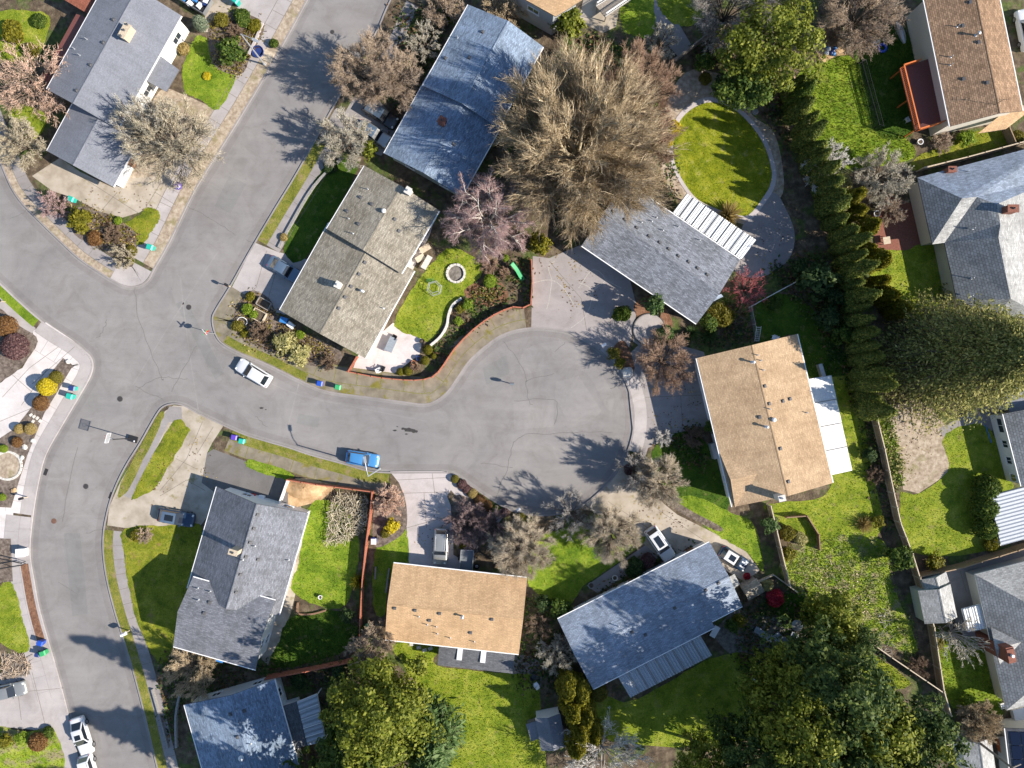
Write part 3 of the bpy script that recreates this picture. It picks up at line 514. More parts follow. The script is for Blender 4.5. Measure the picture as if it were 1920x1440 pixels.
for c in [[(380, 790), (350, 860), (300, 920)], [(400, 800), (370, 850)], [(330, 860), (370, 880)], [(300, 930), (350, 900), (385, 920)], [(340, 820), (300, 905)], [(750, 925), (850, 922)], [(795, 925), (800, 990)], [(762, 990), (850, 965)], [(1170, 900), (1240, 960), (1330, 1020)], [(1140, 940), (1230, 1000)], [(60, 720), (140, 650)], [(40, 760), (90, 690)], [(10, 1300), (120, 1290)], [(60, 1260), (85, 1360)], [(30, 1270), (40, 1350)], [(150, 330), (260, 400)], [(220, 360), (190, 395)], [(300, 345), (270, 395)], [(330, 385), (290, 360)], [(1770, 1075), (1780, 1150)], [(1800, 1070), (1812, 1110)], [(1250, 690), (1330, 690)], [(1270, 650), (1280, 800)], [(1210, 745), (1330, 740)], [(4, 745), (55, 690), (110, 650)], [(20, 700), (60, 735)], [(0, 790), (60, 765)], [(745, 900), (845, 895)], [(640, 1060), (640, 1062)], [(810, 885), (815, 925)], [(1030, 490), (1090, 560), (1100, 620)], [(500, 470), (480, 540)], [(520, 500), (500, 570)]]:
    mb.ribbon([G(p, .138) for p in c], .05, .1385)
struct('driveway_joints', mb, 'joint')
# ------------------------------------------------------------------ houses
ROOFS = {}
def window(parent, c, ax, wdt, hgt, frame='white_paint'):
    """a framed pane flat against a wall: c centre on the wall face, ax = outward normal (xy)"""
    n = Vector((ax[0], ax[1], 0)).normalized(); t = Vector((-n.y, n.x, 0)); M = Matrix((t, n, Vector((0, 0, 1)))).transposed()
    mb = MB(); b = .08; c = Vector(c)
    for dx, dz, sx, sz in ((0, hgt/2-b/2, wdt, b), (0, -hgt/2+b/2, wdt, b), (-wdt/2+b/2, 0, b, hgt-2*b), (wdt/2-b/2, 0, b, hgt-2*b), (0, 0, .05, hgt-2*b)):
        mb.box(c+t*dx+Vector((0, 0, dz))+n*.03, (sx, .07, sz), ax=M)
    mb.box(c+Vector((0, 0, -hgt/2-.04))+n*.06, (wdt+.12, .14, .06), ax=M)
    f = mb.build('window', frame, parent); p = MB(); p.box(c+n*.015, (wdt-2*b, .02, hgt-2*b), ax=M); p.build('pane', 'glass', f); return f
def door(parent, c, ax, wdt, hgt, m='brown_paint', name='door'):
    n = Vector((ax[0], ax[1], 0)).normalized(); t = Vector((-n.y, n.x, 0)); M = Matrix((t, n, Vector((0, 0, 1)))).transposed(); c = Vector(c)
    mb = MB(); mb.box(c+n*.03, (wdt, .06, hgt), ax=M)
    for k in range(4 if name == 'garage_door' else 2): mb.box(c+n*.065+Vector((0, 0, -hgt/2+(k+.5)*hgt/(4 if name == 'garage_door' else 2))), (wdt*.86, .02, hgt*.17), ax=M)
    d = mb.build(name, m, parent)
    h = MB(); h.box(c+n*.1+t*(wdt*.38 if name == 'door' else 0)+Vector((0, 0, -.05 if name == 'door' else -.4)), (.14, .06, .06), ax=M); h.build('handle', 'grey_metal', d); return d
class Gable:
    def __init__(s, R0, R1, eL, eR, zr, ze, zeR=None):
        s.r0 = G(R0, zr); s.r1 = G(R1, zr); s.ax = (s.r1-s.r0).normalized(); s.n = Vector((-s.ax.y, s.ax.x, 0)); s.len = (s.r1-s.r0).length
        s.dL = (G(eL, ze)-s.r0).dot(s.n); zeR = ze if zeR is None else zeR; s.dR = (G(eR, zeR)-s.r0).dot(s.n); s.zr = zr; s.zL = ze; s.zR = zeR
    def z(s, p):
        d = (Vector((p[0], p[1], 0))-Vector((s.r0.x, s.r0.y, 0))).dot(s.n)
        return s.zr+(s.zL-s.zr)*d/s.dL if d*s.dL > 0 else s.zr+(s.zR-s.zr)*d/s.dR
    def pt(s, a, d):
        q = s.r0+s.ax*a+s.n*d; q.z = s.z(q); return q
    def at(s, px):
        z = s.zr
        for _ in range(8): z = s.z(G(px, z))
        return G(px, z), None
    def nrm(s, p):
        d = (Vector(p)-s.r0).dot(s.n); z, dd = (s.zL, s.dL) if d*s.dL > 0 else (s.zR, s.dR); return (s.n*(-(z-s.zr)/dd)+Vector((0, 0, 1))).normalized()
    def roof(s, parent, mat, fascia='fascia_dark', gut='gutter_white', th=.16, cap=True, a0=0, a1=None):
        a1 = s.len if a1 is None else a1; T = [s.pt(a, d) for a in (a0, a1) for d in (s.dL, 0, s.dR)]; D = Vector((0, 0, -th)); vs = T+[p+D for p in T]
        fs = [((0, 1, 4, 3), 0), ((1, 2, 5, 4), 0), ((6, 9, 10, 7), 1), ((7, 10, 11, 8), 1), ((0, 3, 9, 6), 1), ((2, 8, 11, 5), 1), ((0, 6, 7, 1), 1), ((1, 7, 8, 2), 1), ((3, 4, 10, 9), 1), ((4, 5, 11, 10), 1)]
        mb = MB()
        for f, m in fs:
            vv = [vs[i] for i in f]
            nn = (vv[1]-vv[0]).cross(vv[2]-vv[0])
            if m == 0 and nn.z < 0: vv.reverse()
            mb.add(vv, [range(len(vv))], m)
        r = mb.build('roof', [mat, fascia], parent, slope_uv=True); s.obj = r
        if cap:
            mb = MB(); A, B = s.pt(a0, 0), s.pt(a1, 0); M = Matrix((s.ax, s.n, Vector((0, 0, 1)))).transposed(); k = max(2, int((a1-a0)/.3))
            for sg, dd, zz in ((1, s.dL, s.zL), (-1, s.dR, s.zR)):
                q = s.n*(.13 if dd > 0 else -.13); q.z = -(s.zr-zz)*.13/abs(dd)
                up = Vector((0, 0, .025)); mb.add([A+up, B+up, B+q+up, A+q+up], [(0, 1, 2, 3)])
            mb.build('ridge_cap', mat, r, slope_uv=True)
        if gut:
            for d in (s.dL, s.dR):
                e0, e1 = s.pt(a0+.02, d), s.pt(a1-.02, d); o = s.n*(.06 if d > 0 else -.06); M = Matrix((s.ax, s.n, Vector((0, 0, 1)))).transposed()
                g = MB(); g.box((e0+e1)/2+o+Vector((0, 0, -.08)), ((e1-e0).length, .115, .11), ax=M); g.build('gutter', gut, r)
        return r
    def walls(s, parent, mat, ovE=.55, ovG=.4, ov1=None, base=.1, win=True, sides='LR01', wm='white_paint', drop=.17):
        a0, a1 = ovG, s.len-(ovG if ov1 is None else ov1); dl = s.dL-math.copysign(ovE, s.dL); dr = s.dR-math.copysign(ovE, s.dR)
        P = [s.pt(a0, dl), s.pt(a1, dl), s.pt(a1, 0), s.pt(a1, dr), s.pt(a0, dr), s.pt(a0, 0)]; n = 6; D = Vector((0, 0, -drop))
        top = [p+D for p in P]; bot = [Vector((p.x, p.y, base)) for p in P]; mb = MB()
        mb.add(bot+top, [(i, (i+1) % n, n+(i+1) % n, n+i) for i in range(n)]+[(6, 7, 8, 11), (11, 8, 9, 10)])
        wo = mb.build('wall', mat, parent)
        if win:
            for d, key in ((dl, 'L'), (dr, 'R')):
                if key not in sides: continue
                zt = s.z(s.pt(0, d)); o = s.n*(1 if d > 0 else -1)
                L = a1-a0; k = max(1, int(L/3.6))
                for i in range(k):
                    q = s.r0+s.ax*(a0+(i+.5)*L/k)+s.n*d
                    if i == k//2: door(parent, (q.x, q.y, base+1.07), o, .95, 2.05)
                    else: window(parent, (q.x, q.y, base+1.55), o, 1.5 if i % 2 else 1.1, 1.1, wm)
                    if zt > 4.2: window(parent, (q.x, q.y, zt-1.25), o, 1.3, 1.0, wm)
            for a, key in ((a0, '0'), (a1, '1')):
                if key not in sides: continue
                o = s.ax*(-1 if a == a0 else 1)
                for d in (dl*.5, dr*.5):
                    q = s.r0+s.ax*a+s.n*d; window(parent, (q.x, q.y, base+1.5), o, 1.2, 1.1, wm)
                    if s.zL > 4.2: window(parent, (q.x, q.y, s.zL-1.1), o, 1.2, 1.0, wm)
        return wo
def vents(gb, roof, lst):
    """lst of (px, py, kind): b square vent, p thin pipe, c round capped flue, w white dome"""
    for x, y, k in lst:
        p, _ = gb.at((x, y)); mb = MB(); nz = gb.nrm(p)
        if k == 'b':
            t = nz.orthogonal().normalized(); M = Matrix((gb.ax, nz.cross(gb.ax), nz)).transposed(); mb.box(p+nz*.02, (.42, .42, .04), ax=M); mb.box(p+nz*.10, (.27, .27, .15), ax=M); mb.build('roof_vent', 'vent_dark', roof)
        elif k == 'p': mb.lathe(p+Vector((0, 0, -.05)), [(.14, .03), (.06, .08), (.05, .5), (.05, .55)], 8); mb.build('vent_pipe', 'galv', roof)
        elif k == 'c': mb.lathe(p+Vector((0, 0, -.05)), [(.2, .03), (.11, .1), (.11, .62), (.19, .64), (.19, .74), (.03, .82)], 12); mb.build('flue', 'galv', roof)
        else: mb.lathe(p+Vector((0, 0, -.05)), [(.2, .05), (.2, .16), (.27, .2), (.28, .32), (.2, .44), (.06, .5)], 14); mb.build('roof_turbine', 'vent_white', roof)
def chimney(gb, roof, px, size, h, mat='brick_red', pots=2, capm='concrete'):
    p, _ = gb.at(px); M = Matrix((gb.ax, gb.n, Vector((0, 0, 1)))).transposed(); a, b = size
    mb = MB(); mb.box(p+Vector((0, 0, h/2-.3)), (a, b, h+.6), ax=M); mb.box(p+Vector((0, 0, h+.045)), (a+.14, b+.14, .09), ax=M); o = mb.build('chimney', [mat], roof)
    for i in range(pots): q = p+gb.ax*((i-(pots-1)/2)*a*.45)+Vector((0, 0, h+.09)); MB().lathe(q, [(.13, 0), (.12, .22), (.09, .24), (.09, .1)], 10).build('chimney_pot', 'vent_dark' if capm == 'concrete' else capm, o if False else roof)
    return o
def polyroof(parent, polys, th=.15, fascia='fascia_dark', name='roof'):
    """polys: [(mat, [(px,py,z)...])] planes of one roof"""
    mats = []; mb = MB(); edges = {}
    for m, pts in polys:
        if m not in mats: mats.append(m)
        P = [G(p[:2], p[2]) for p in pts]
        if (sum(((P[i]-P[0]).cross(P[i+1]-P[0]) for i in range(1, len(P)-1)), Vector())).z < 0: P.reverse()
        mb.add(P, [range(len(P))], mats.index(m))
        for i in range(len(P)):
            a, b = P[i], P[(i+1) % len(P)]; ka, kb = tuple(round(x, 2) for x in a), tuple(round(x, 2) for x in b)
            if (kb, ka) in edges: edges.pop((kb, ka))
            else: edges[(ka, kb)] = (a, b)
    mats.append(fascia); D = Vector((0, 0, -th))
    for a, b in edges.values(): mb.add([a, a+D, b+D, b], [(0, 1, 2, 3)], len(mats)-1)
    for m, pts in polys:
        P = [G(p[:2], p[2])+D for p in pts]; mb.add(P, [range(len(P))], len(mats)-1)
    return mb.build(name, mats, parent, slope_uv=True)
def house(label, px, cat='house', name='house', group=None): return thing(name, label, cat, tuple(G(px)[:2])+(.0,), 0, group)
def cover(label, pts, mat, waves, h=None, amp=.05, posts=True, name='patio_cover', cat='patio cover', fascia='gutter_white', joists=0):
    """corrugated roof on posts; pts four (px,py,z): corrugations run from edge 0-1 to edge 3-2"""
    P = [G(p[:2], p[2]) for p in pts]; c = sum(P, Vector())/4; t = thing(name, label, cat, (c.x, c.y, 0)); n = max(8, int(waves*6)); mb = MB(); vs = []
    for i in range(n+1):
        u = i/n; dz = Vector((0, 0, amp*math.sin(2*math.pi*waves*u))); vs += [P[0].lerp(P[1], u)+dz, P[3].lerp(P[2], u)+dz]
    mb.add(vs, [(2*i, 2*i+2, 2*i+3, 2*i+1) for i in range(n)]); mb.build('roof_sheet', mat, t)
    fr = MB()
    for a, b in ((0, 1), (3, 2), (0, 3), (1, 2)):
        d = (P[b]-P[a]); M = d.to_track_quat('X', 'Z').to_matrix(); fr.box((P[a]+P[b])/2+Vector((0, 0, -.18)), (d.length, .09, .16), ax=M)
    for k in range(joists):
        u = (k+1)/(joists+1); a, b = P[0].lerp(P[1], u), P[3].lerp(P[2], u); d = b-a; fr.box((a+b)/2+Vector((0, 0, .03+amp)), (d.length, .08, .05), ax=d.to_track_quat('X', 'Z').to_matrix())
    fr.build('frame', fascia, t)
    if posts:
        for k in posts if isinstance(posts, (list, tuple)) else (2, 3):
            q = P[k].lerp(c, .06); m = MB(); m.box((q.x, q.y, (q.z-.2+.12)/2), (.1, .1, q.z-.32)); m.build('post', fascia, t)
    return t
# -- corner house, upper left
h = house('long grey gabled corner house with a lower garage wing and a brick chimney', (185, 170))
g = Gable((137, 194), (258, -22), (87, 168), (220, 243), 5.0, 3.7); r = g.roof(h, 'roof_greyflat'); g.walls(h, 'white_paint', .45)
vents(g, r, [(170, 122, 'b'), (144, 170, 'b'), (194, 80, 'b'), (213, 37, 'b'), (140, 92, 'p'), (150, 104, 'p'), (163, 74, 'p')]); chimney(g, r, (243, 66), (1.7, .75), 1.1, 'wood_pale', 3)
g2 = Gable((137, 310), (189, 214), (89, 281), (210, 354), 3.9, 2.7); g2.roof(h, 'roof_greyflat'); g2.walls(h, 'white_paint', .4, ov1=.05)
polyroof(h, [('roof_greyflat', [(300, 104, 2.8), (336, 131, 2.6), (312, 172, 2.6), (272, 150, 2.8)])], name='porch_roof')
t = thing('patio_cover', 'dark red lean-to patio roof along the shaded side of the long grey corner house', 'patio cover', tuple(G((120, 105))[:2])+(0,))
polyroof(t, [('deck_red', [(143, 26, 2.5), (163, 33, 2.7), (92, 162, 2.7), (78, 143, 2.5)])], fascia='red_wood', name='roof_sheet')
for q in ((142, 34), (110, 88), (80, 142)): m = MB(); p = G(q, 2.4); m.box((p.x, p.y, 1.25), (.1, .1, 2.3)); m.build('post', 'red_wood', t)
h = house('red brown roofed outbuilding behind the grey corner house, at the very corner of the plot', (150, 5), 'shed', 'shed'); polyroof(h, [('roof_red', [(118, -2, 3.2), (168, 28, 2.8), (190, -14, 2.8), (140, -45, 3.2)])]); mb = MB(); mb.prism([G(p, 2.8)[:2] for p in ((126, -4), (165, 20), (181, -14), (142, -36))], .1, 2.7); mb.build('wall', 'red_wood', h)
# -- long shaded house
h = house('long blue-grey gabled house lying in branch shadow beside the huge bare tree', (870, 190))
g = Gable((866, 194), (953, 39), (813, 125), (1021, 83), 5.0, 3.5); r = g.roof(h, 'roof_blue'); g.walls(h, 'grey_paint'); vents(g, r, [(880, 108, 'b'), (858, 71, 'p'), (835, 109, 'b'), (905, 60, 'b')])
g = Gable((794, 324), (884, 164), (720, 288), (960, 200), 4.3, 2.9); r = g.roof(h, 'roof_blue'); g.walls(h, 'sage_paint', ov1=.02); vents(g, r, [(876, 247, 'p'), (850, 270, 'b')]); chimney(g, r, (830, 231), (.8, .8), .9, 'brick_red', 1)
# -- beige split level house
h = house('weathered beige split-level house with two stepped gabled roofs on the court corner', (680, 490))
g = Gable((681, 469), (753, 349), (614, 427), (824, 394), 4.9, 3.7); r = g.roof(h, 'roof_beige'); g.walls(h, 'cream_paint')
vents(g, r, [(720, 396, 'w'), (676, 370, 'b'), (697, 383, 'b'), (651, 396, 'b'), (654, 410, 'p'), (672, 420, 'b'), (748, 433, 'b'), (662, 438, 'p'), (690, 355, 'p'), (740, 411, 'b')]); chimney(g, r, (767, 361), (.7, .6), .9, 'stone_pale', 1, 'vent_white')
g = Gable((600, 626), (694, 459), (525, 581), (685, 671), 4.2, 2.8); r = g.roof(h, 'roof_beige'); g.walls(h, 'cream_paint', ov1=.02)
vents(g, r, [(684, 492, 'b'), (673, 514, 'b'), (658, 537, 'b'), (680, 546, 'c'), (647, 557, 'b'), (635, 578, 'b'), (719, 578, 'p')]); chimney(g, r, (637, 536), (.7, .55), 1.0, 'stone_pale', 1, 'vent_white')
# -- grey house by the oval lawn
h = house('grey shingled rectangular house with a white striped patio cover, below the oval lawn', (1240, 475))
g = Gable((1131, 400), (1350, 549), (1175, 342), (1087, 458), 4.4, 3.0); r = g.roof(h, 'roof_grey'); g.walls(h, 'white_paint')
vents(g, r, [(1150, 397, 'b'), (1172, 412, 'b'), (1194, 427, 'b'), (1217, 443, 'b'), (1237, 455, 'b'), (1254, 467, 'b'), (1272, 480, 'b'), (1291, 491, 'b'), (1308, 503, 'b'), (1326, 515, 'b'), (1222, 415, 'p'), (1203, 417, 'p'), (1243, 432, 'p'), (1231, 408, 'p'), (1272, 425, 'p'), (1312, 450, 'p')])
polyroof(h, [('roof_slate', [(1330, 560, 2.9), (1352, 551, 2.9), (1356, 556, 2.8), (1334, 567, 2.8)])], name='vent_hood')
cover('white corrugated patio cover with dark rafters beside the oval lawn', [(1262, 398, 2.75), (1391, 486, 2.75), (1418, 450, 2.5), (1288, 363, 2.5)], 'corrugated_white', 30, amp=.03, joists=10, fascia='black_metal')
# -- tan house on the right of the court
h = house('big tan roofed house with a small cross gable and white flat cover beside the court', (1430, 790))
g = Gable((1410, 647), (1478, 930), (1307, 675), (1495, 628), 5.6, 4.5); r = g.roof(h, 'roof_tan'); g.walls(h, 'white_paint', .7)
vents(g, r, [(1410, 679, 'c'), (1434, 724, 'b'), (1442, 757, 'b'), (1450, 787, 'w'), (1435, 800, 'c'), (1424, 782, 'b'), (1468, 752, 'b'), (1481, 748, 'b'), (1463, 841, 'b'), (1478, 903, 'b'), (1420, 666, 'p'), (1426, 676, 'p'), (1431, 694, 'p'), (1443, 767, 'p'), (1512, 774, 'p')]); chimney(g, r, (1456, 930), (.6, .7), 1.7, 'stone_pale', 1, 'vent_white')
up = .04
def onr(px, dz=.05): p, _ = g.at(px); return (px[0], px[1], p.z+dz)
ap = onr((1420, 888)); polyroof(h, [('roof_tan', [onr((1350, 851)), ap, (1370, 900, ap[2]-.05)]), ('roof_tan', [(1370, 900, ap[2]-.05), ap, onr((1378, 952))])], th=.1, name='cross_gable')
cover('bright white four-panel flat patio cover on the tan house, beside the narrow lawn', [(1557, 891, 2.9), (1514, 711, 2.9), (1559, 704, 2.7), (1598, 882, 2.7)], 'corrugated_white', 4, amp=.02, joists=3, fascia='stone_grey')
# -- orange-tan house at the bottom
h = house('tan orange roofed house with a dark flat extension, between two lawns south of the court', (850, 1140))
g = Gable((726, 1133), (981, 1161), (737, 1056), (721, 1199), 4.3, 2.9); r = g.roof(h, 'roof_orange'); g.walls(h, 'white_paint')
vents(g, r, [(740, 1140, 'b'), (778, 1144, 'b'), (824, 1150, 'b'), (867, 1155, 'c'), (922, 1161, 'b'), (805, 1163, 'b'), (882, 1186, 'b'), (785, 1156, 'p'), (818, 1175, 'p'), (801, 1171, 'p'), (820, 1188, 'p'), (844, 1196, 'p'), (889, 1203, 'p')])
e = polyroof(h, [('roof_dark', [(824, 1206, 2.75), (966, 1220, 2.75), (961, 1263, 2.55), (820, 1247, 2.55)])], fascia='white_paint', name='extension_roof')
mb = MB(); mb.prism([G(p, 2.5)[:2] for p in ((828, 1206), (960, 1219), (956, 1257), (825, 1242))], .1, 2.5); mb.build('extension_wall', 'white_paint', h)
for q in ((862, 1226), (906, 1231)):
    p = G(q, 2.7); M = Matrix.Rotation(-.11, 3, 'Z'); mb = MB(); mb.box(p+Vector((0, 0, .03)), (.72, 1.55, .14), ax=M); k = mb.build('skylight', 'grey_metal', e); m2 = MB(); m2.box(p+Vector((0, 0, .115)), (.6, 1.42, .03), ax=M); m2.build('skylight_dome', 'white_paint', k)
# -- grey split level house, lower left
h = house('dark grey split-level house with a T-shaped roof and tall brick chimney, beside the branch pile', (445, 1080))
g = Gable((481, 945), (424, 1142), (405, 918), (577, 966), 5.9, 3.3); r = g.roof(h, 'roof_charcoal'); g.walls(h, 'white_paint', ov1=.02)
for f in r.data.polygons: pass
vents(g, r, [(483, 965, 'b'), (476, 991, 'b'), (469, 1017, 'b'), (461, 1044, 'b'), (451, 1077, 'b'), (443, 1110, 'b'), (484, 1049, 'b'), (478, 1024, 'p'), (541, 1050, 'p'), (455, 1050, 'p')]); chimney(g, r, (447, 1030), (.55, .95), 1.6, 'wood_pale', 1)
g = Gable((333, 1147), (491, 1192), (361, 1082), (325, 1212), 6.2, 4.5); r = g.roof(h, 'roof_charcoal'); g.walls(h, 'white_paint')
vents(g, r, [(371, 1103, 'p'), (394, 1109, 'p'), (372, 1125, 'p'), (393, 1130, 'b'), (383, 1150, 'b')])
# -- blue shaded house, bottom left
h = house('shaded blue-grey house with a darker lower extension at the bottom edge by the street', (440, 1380))
g = Gable((432, 1304), (480, 1475), (347, 1327), (515, 1278), 4.4, 3.1); r = g.roof(h, 'roof_blue'); g.walls(h, 'white_paint', .4, .3); vents(g, r, [(432, 1339, 'b'), (458, 1333, 'b'), (445, 1382, 'b'), (470, 1395, 'p')])
p, _ = g.at((453, 1421)); mb = MB(); mb.lathe(p, [(.35, 0), (.35, .18), (.28, .3), (.1, .36)], 14); mb.build('roof_fan', 'vent_white', r)
polyroof(h, [('roof_dark', [(488, 1338, 3.3), (556, 1316, 2.6), (576, 1398, 2.6), (510, 1417, 3.3)])], name='extension_roof'); mb = MB(); mb.prism([G(p, 2.5)[:2] for p in ((505, 1336), (550, 1322), (569, 1394), (520, 1408))], .1, 2.45); mb.build('extension_wall', 'white_paint', h)
cover('blue-shaded striped corrugated patio cover attached to the dark extension by the street corner house', [(557, 1317, 2.6), (577, 1398, 2.6), (610, 1389, 2.4), (594, 1302, 2.4)], 'corrugated_grey', 9, amp=.07, joists=4, fascia='white_paint')
# -- blue grey house, lower middle
h = house('long blue-grey house crossed by conifer shadows with a striped patio cover, below two parked cars', (1215, 1150))
g = Gable((1077, 1228), (1367, 1081), (1036, 1166), (1118, 1289), 4.6, 3.1); A = g.len; r = g.roof(h, 'roof_slate', a1=A*.80); g.walls(h, 'white_paint', ov1=A*.2+.3, sides='LR0')
gb = Gable((1077, 1228), (1367, 1081), (1036, 1166), (1389, 1138), 4.6, 3.1, 3.35); r2 = gb.roof(h, 'roof_slate', a0=A*.80+.005); s_ = Gable((1300, 1114), (1367, 1081), (1259, 1052), (1389, 1138), 4.6, 3.1, 3.35); s_.walls(h, 'white_paint', .5, .3, sides='LR1')
vents(g, r, [(1237, 1155, 'c'), (1185, 1185, 'b'), (1160, 1175, 'p'), (1210, 1190, 'b'), (1265, 1140, 'b'), (1130, 1210, 'p')]); vents(gb, r2, [(1323, 1106, 'b'), (1347, 1093, 'b')])
polyroof(h, [('roof_pale', [(1366, 1083, 2.6), (1377, 1076, 2.5), (1387, 1095, 2.5), (1377, 1104, 2.6)])], name='porch_roof')
cover('grey corrugated patio cover half in shade along the garden side of the conifer-shaded house', [(1158, 1268, 2.8), (1312, 1190, 2.8), (1335, 1229, 2.45), (1182, 1308, 2.45)], 'corrugated_grey', 30, amp=.07, joists=8, fascia='wood_grey')
# -- brown roofed house, upper right
h = house('tall brown shingled house with an orange railed deck', (1830, 110))
g = Gable((1824, -40), (1876, 212), (1783, 243), (1915, 195), 6.4, 4.9, 5.2); r = g.roof(h, 'roof_brown'); g.walls(h, 'cream_paint', .5, win=False)
vents(g, r, [(1819, 4, 'b'), (1805, 48, 'b'), (1830, 66, 'c'), (1835, 79, 'b'), (1806, 148, 'b'), (1851, 155, 'b'), (1783, 107, 'p'), (1782, 122, 'p'), (1795, 50, 'p')])
p, _ = g.at((1866, 196)); mb = MB(); mb.tube(p, p+Vector((0, 0, 1.6)), .025); 
for k in range(5): mb.tube(p+Vector((-.5+k*.25, -.35+.05*k, 1.5)), p+Vector((-.5+k*.25, .35-.05*k, 1.5)), .012, n=5)
mb.tube(p+Vector((-.6, 0, 1.5)), p+Vector((.6, 0, 1.5)), .015, n=5); mb.build('antenna', 'black_metal', r)
polyroof(h, [('roof_orange', [(1878, 214, 3.2), (1925, 195, 3.2), (1925, 212, 2.8), (1886, 242, 2.8), (1834, 250, 2.8)])], name='porch_roof')
DZ = 2.7; t = thing('deck', 'raised dark red deck with bright orange railings against the tall brown house', 'deck', tuple(G((1730, 175))[:2])+(0,))
dk = [(1687, 128), (1745, 109), (1776, 228), (1716, 247)]; P = GL(dk, DZ); mb = MB(); mb.prism([p[:2] for p in P], DZ-.18, DZ); mb.build('floor_boards', 'deck_red', t)
def rail(par, a, b, m, h=1.0, name='railing'):
    mb = MB(); d = b-a; M = d.to_track_quat('X', 'Z').to_matrix(); mid = (a+b)/2; mb.box(mid+Vector((0, 0, h)), (d.length, .15, .05), ax=M); mb.box(mid+Vector((0, 0, .15)), (d.length, .05, .05), ax=M); k = max(2, int(d.length/.22))
    for i in range(k+1): mb.box(a+d*(i/k)+Vector((0, 0, h/2)), (.06, .06, h))
    return mb.build(name, m, par)
rail(t, P[0], P[3], 'orange_wood'); rail(t, P[3], P[2].lerp(P[3], .1), 'orange_wood'); rail(t, P[0], P[1].lerp(P[0], .45), 'orange_wood')
for q in (P[0], P[3], P[0].lerp(P[3], .5), P[2], P[1]): c = q.lerp(sum(P, Vector())/4, .06); m = MB(); m.box((c.x, c.y, 1.35), (.14, .14, 2.4)); m.build('post', 'orange_wood', t)
# -- hipped grey house, right edge
h = house('large grey hip-roofed house with corrugated shade-darkened slopes at the edge above the deodar', (1850, 440))
a, b, c, d, e = (1720, 333, 3), (1748, 458, 3), (1804, 372, 5.1), (1832, 369, 5.1), (1771, 455, 3); f, gq, i_, j, k = (1795, 566, 3), (1872, 586, 3.1), (1872, 445, 5.7), (1876, 420, 5.7), (1869, 383, 5.6); hh = (1895, 560, 5.4); E0, E1, E2 = (1990, 262, 3), (1990, 330, 3.4), (1990, 610, 3.4)
r = polyroof(h, [('roof_tile', [a, b, c]), ('roof_pale', [b, e, d, c]), ('roof_tile', [e, f, hh, i_]), ('roof_tile', [f, gq, hh]), ('roof_tile', [e, i_, j, d]), ('roof_tile', [d, j, k]), ('roof_slate', [a, c, d, k, E1, E0]), ('roof_pale', [k, j, i_, hh, E2, E1]), ('roof_pale', [gq, (1925, 600, 3.1), E2, hh])])  # west faces coloured darker, east faces paler: sun shading put into one roof
mb = MB(); mb.prism([G(p, 3)[:2] for p in ((1726, 339), (1752, 452), (1776, 450), (1799, 560), (1860, 575), (1980, 590), (1980, 272))], .1, 2.9); mb.build('wall', 'cream_paint', h)
class Flat:
    def __init__(s, z, ax=(1, 0, 0)): s.zz = z; s.ax = Vector(ax).normalized(); s.n = Vector((-s.ax.y, s.ax.x, 0))
    def at(s, px): return G(px, s.zz), None
    def nrm(s, p): return Vector((0, 0, 1))
vents(Flat(4.6), r, [(1824, 429, 'p'), (1797, 375, 'b'), (1868, 414, 'b'), (1865, 457, 'b')]); vents(Flat(3.9), r, [(1822, 522, 'p'), (1841, 533, 'b'), (1820, 555, 'p'), (1849, 563, 'b'), (1863, 514, 'c'), (1876, 510, 'b'), (1883, 557, 'b')]); chimney(Flat(5.3), r, (1885, 396), (1.2, .8), 1.3, 'brick_red', 1); vents(Flat(3.3), r, [(1812, 322, 'p')])
for q, ax in (((1750, 395), (-1, .2)), ((1790, 500), (-1, .2)), ((1797, 540), (-1, .2))): p = G(q, 2); window(h, (p.x-.05, p.y, 1.6), ax, 1.3, 1.1) if False else None
chimney(Flat(2.9), r, (1776, 322), (.9, .6), 1.0, 'brick_red', 1)
# -- white walled house, right edge
h = house('white walled house with dark windows under a grey roof at the edge beside the deodar', (1920, 830))
g = Gable((1945, 764), (1980, 902), (1882, 779), (2010, 748), 4.2, 2.95); g.roof(h, 'roof_tile'); wo = g.walls(h, 'white_paint', .12, .3, win=False)
for fr, wd in ((.17, 1.9), (.43, 1.0), (.66, 1.0), (.90, 1.0)):
    sgn = 1 if g.dL > 0 else -1; q = g.r0+g.ax*(g.len*fr)+g.n*(g.dL-.12*sgn); window(h, (q.x, q.y, 1.75), g.n*sgn, wd, 1.0)
h = house('small low roofed porch half hidden under the deodar branches at the edge', (1905, 745), 'porch', 'porch'); polyroof(h, [('roof_greyflat', [(1884, 731, 2.8), (1935, 716, 2.8), (1935, 768, 2.6), (1893, 774, 2.6)])]); mb = MB(); mb.prism([G(p, 2.6)[:2] for p in ((1890, 737), (1930, 725), (1930, 764), (1897, 769))], .1, 2.5); mb.build('wall', 'white_paint', h)
cover('rusty grey corrugated metal carport roof at the edge below the white walled house', [(1856, 930, 2.6), (1877, 1023, 2.6), (1940, 1006, 2.9), (1940, 908, 2.9)], 'corrugated_grey', 14, amp=.05, name='carport', cat='carport', posts=(0, 1, 2, 3), fascia='grey_metal')
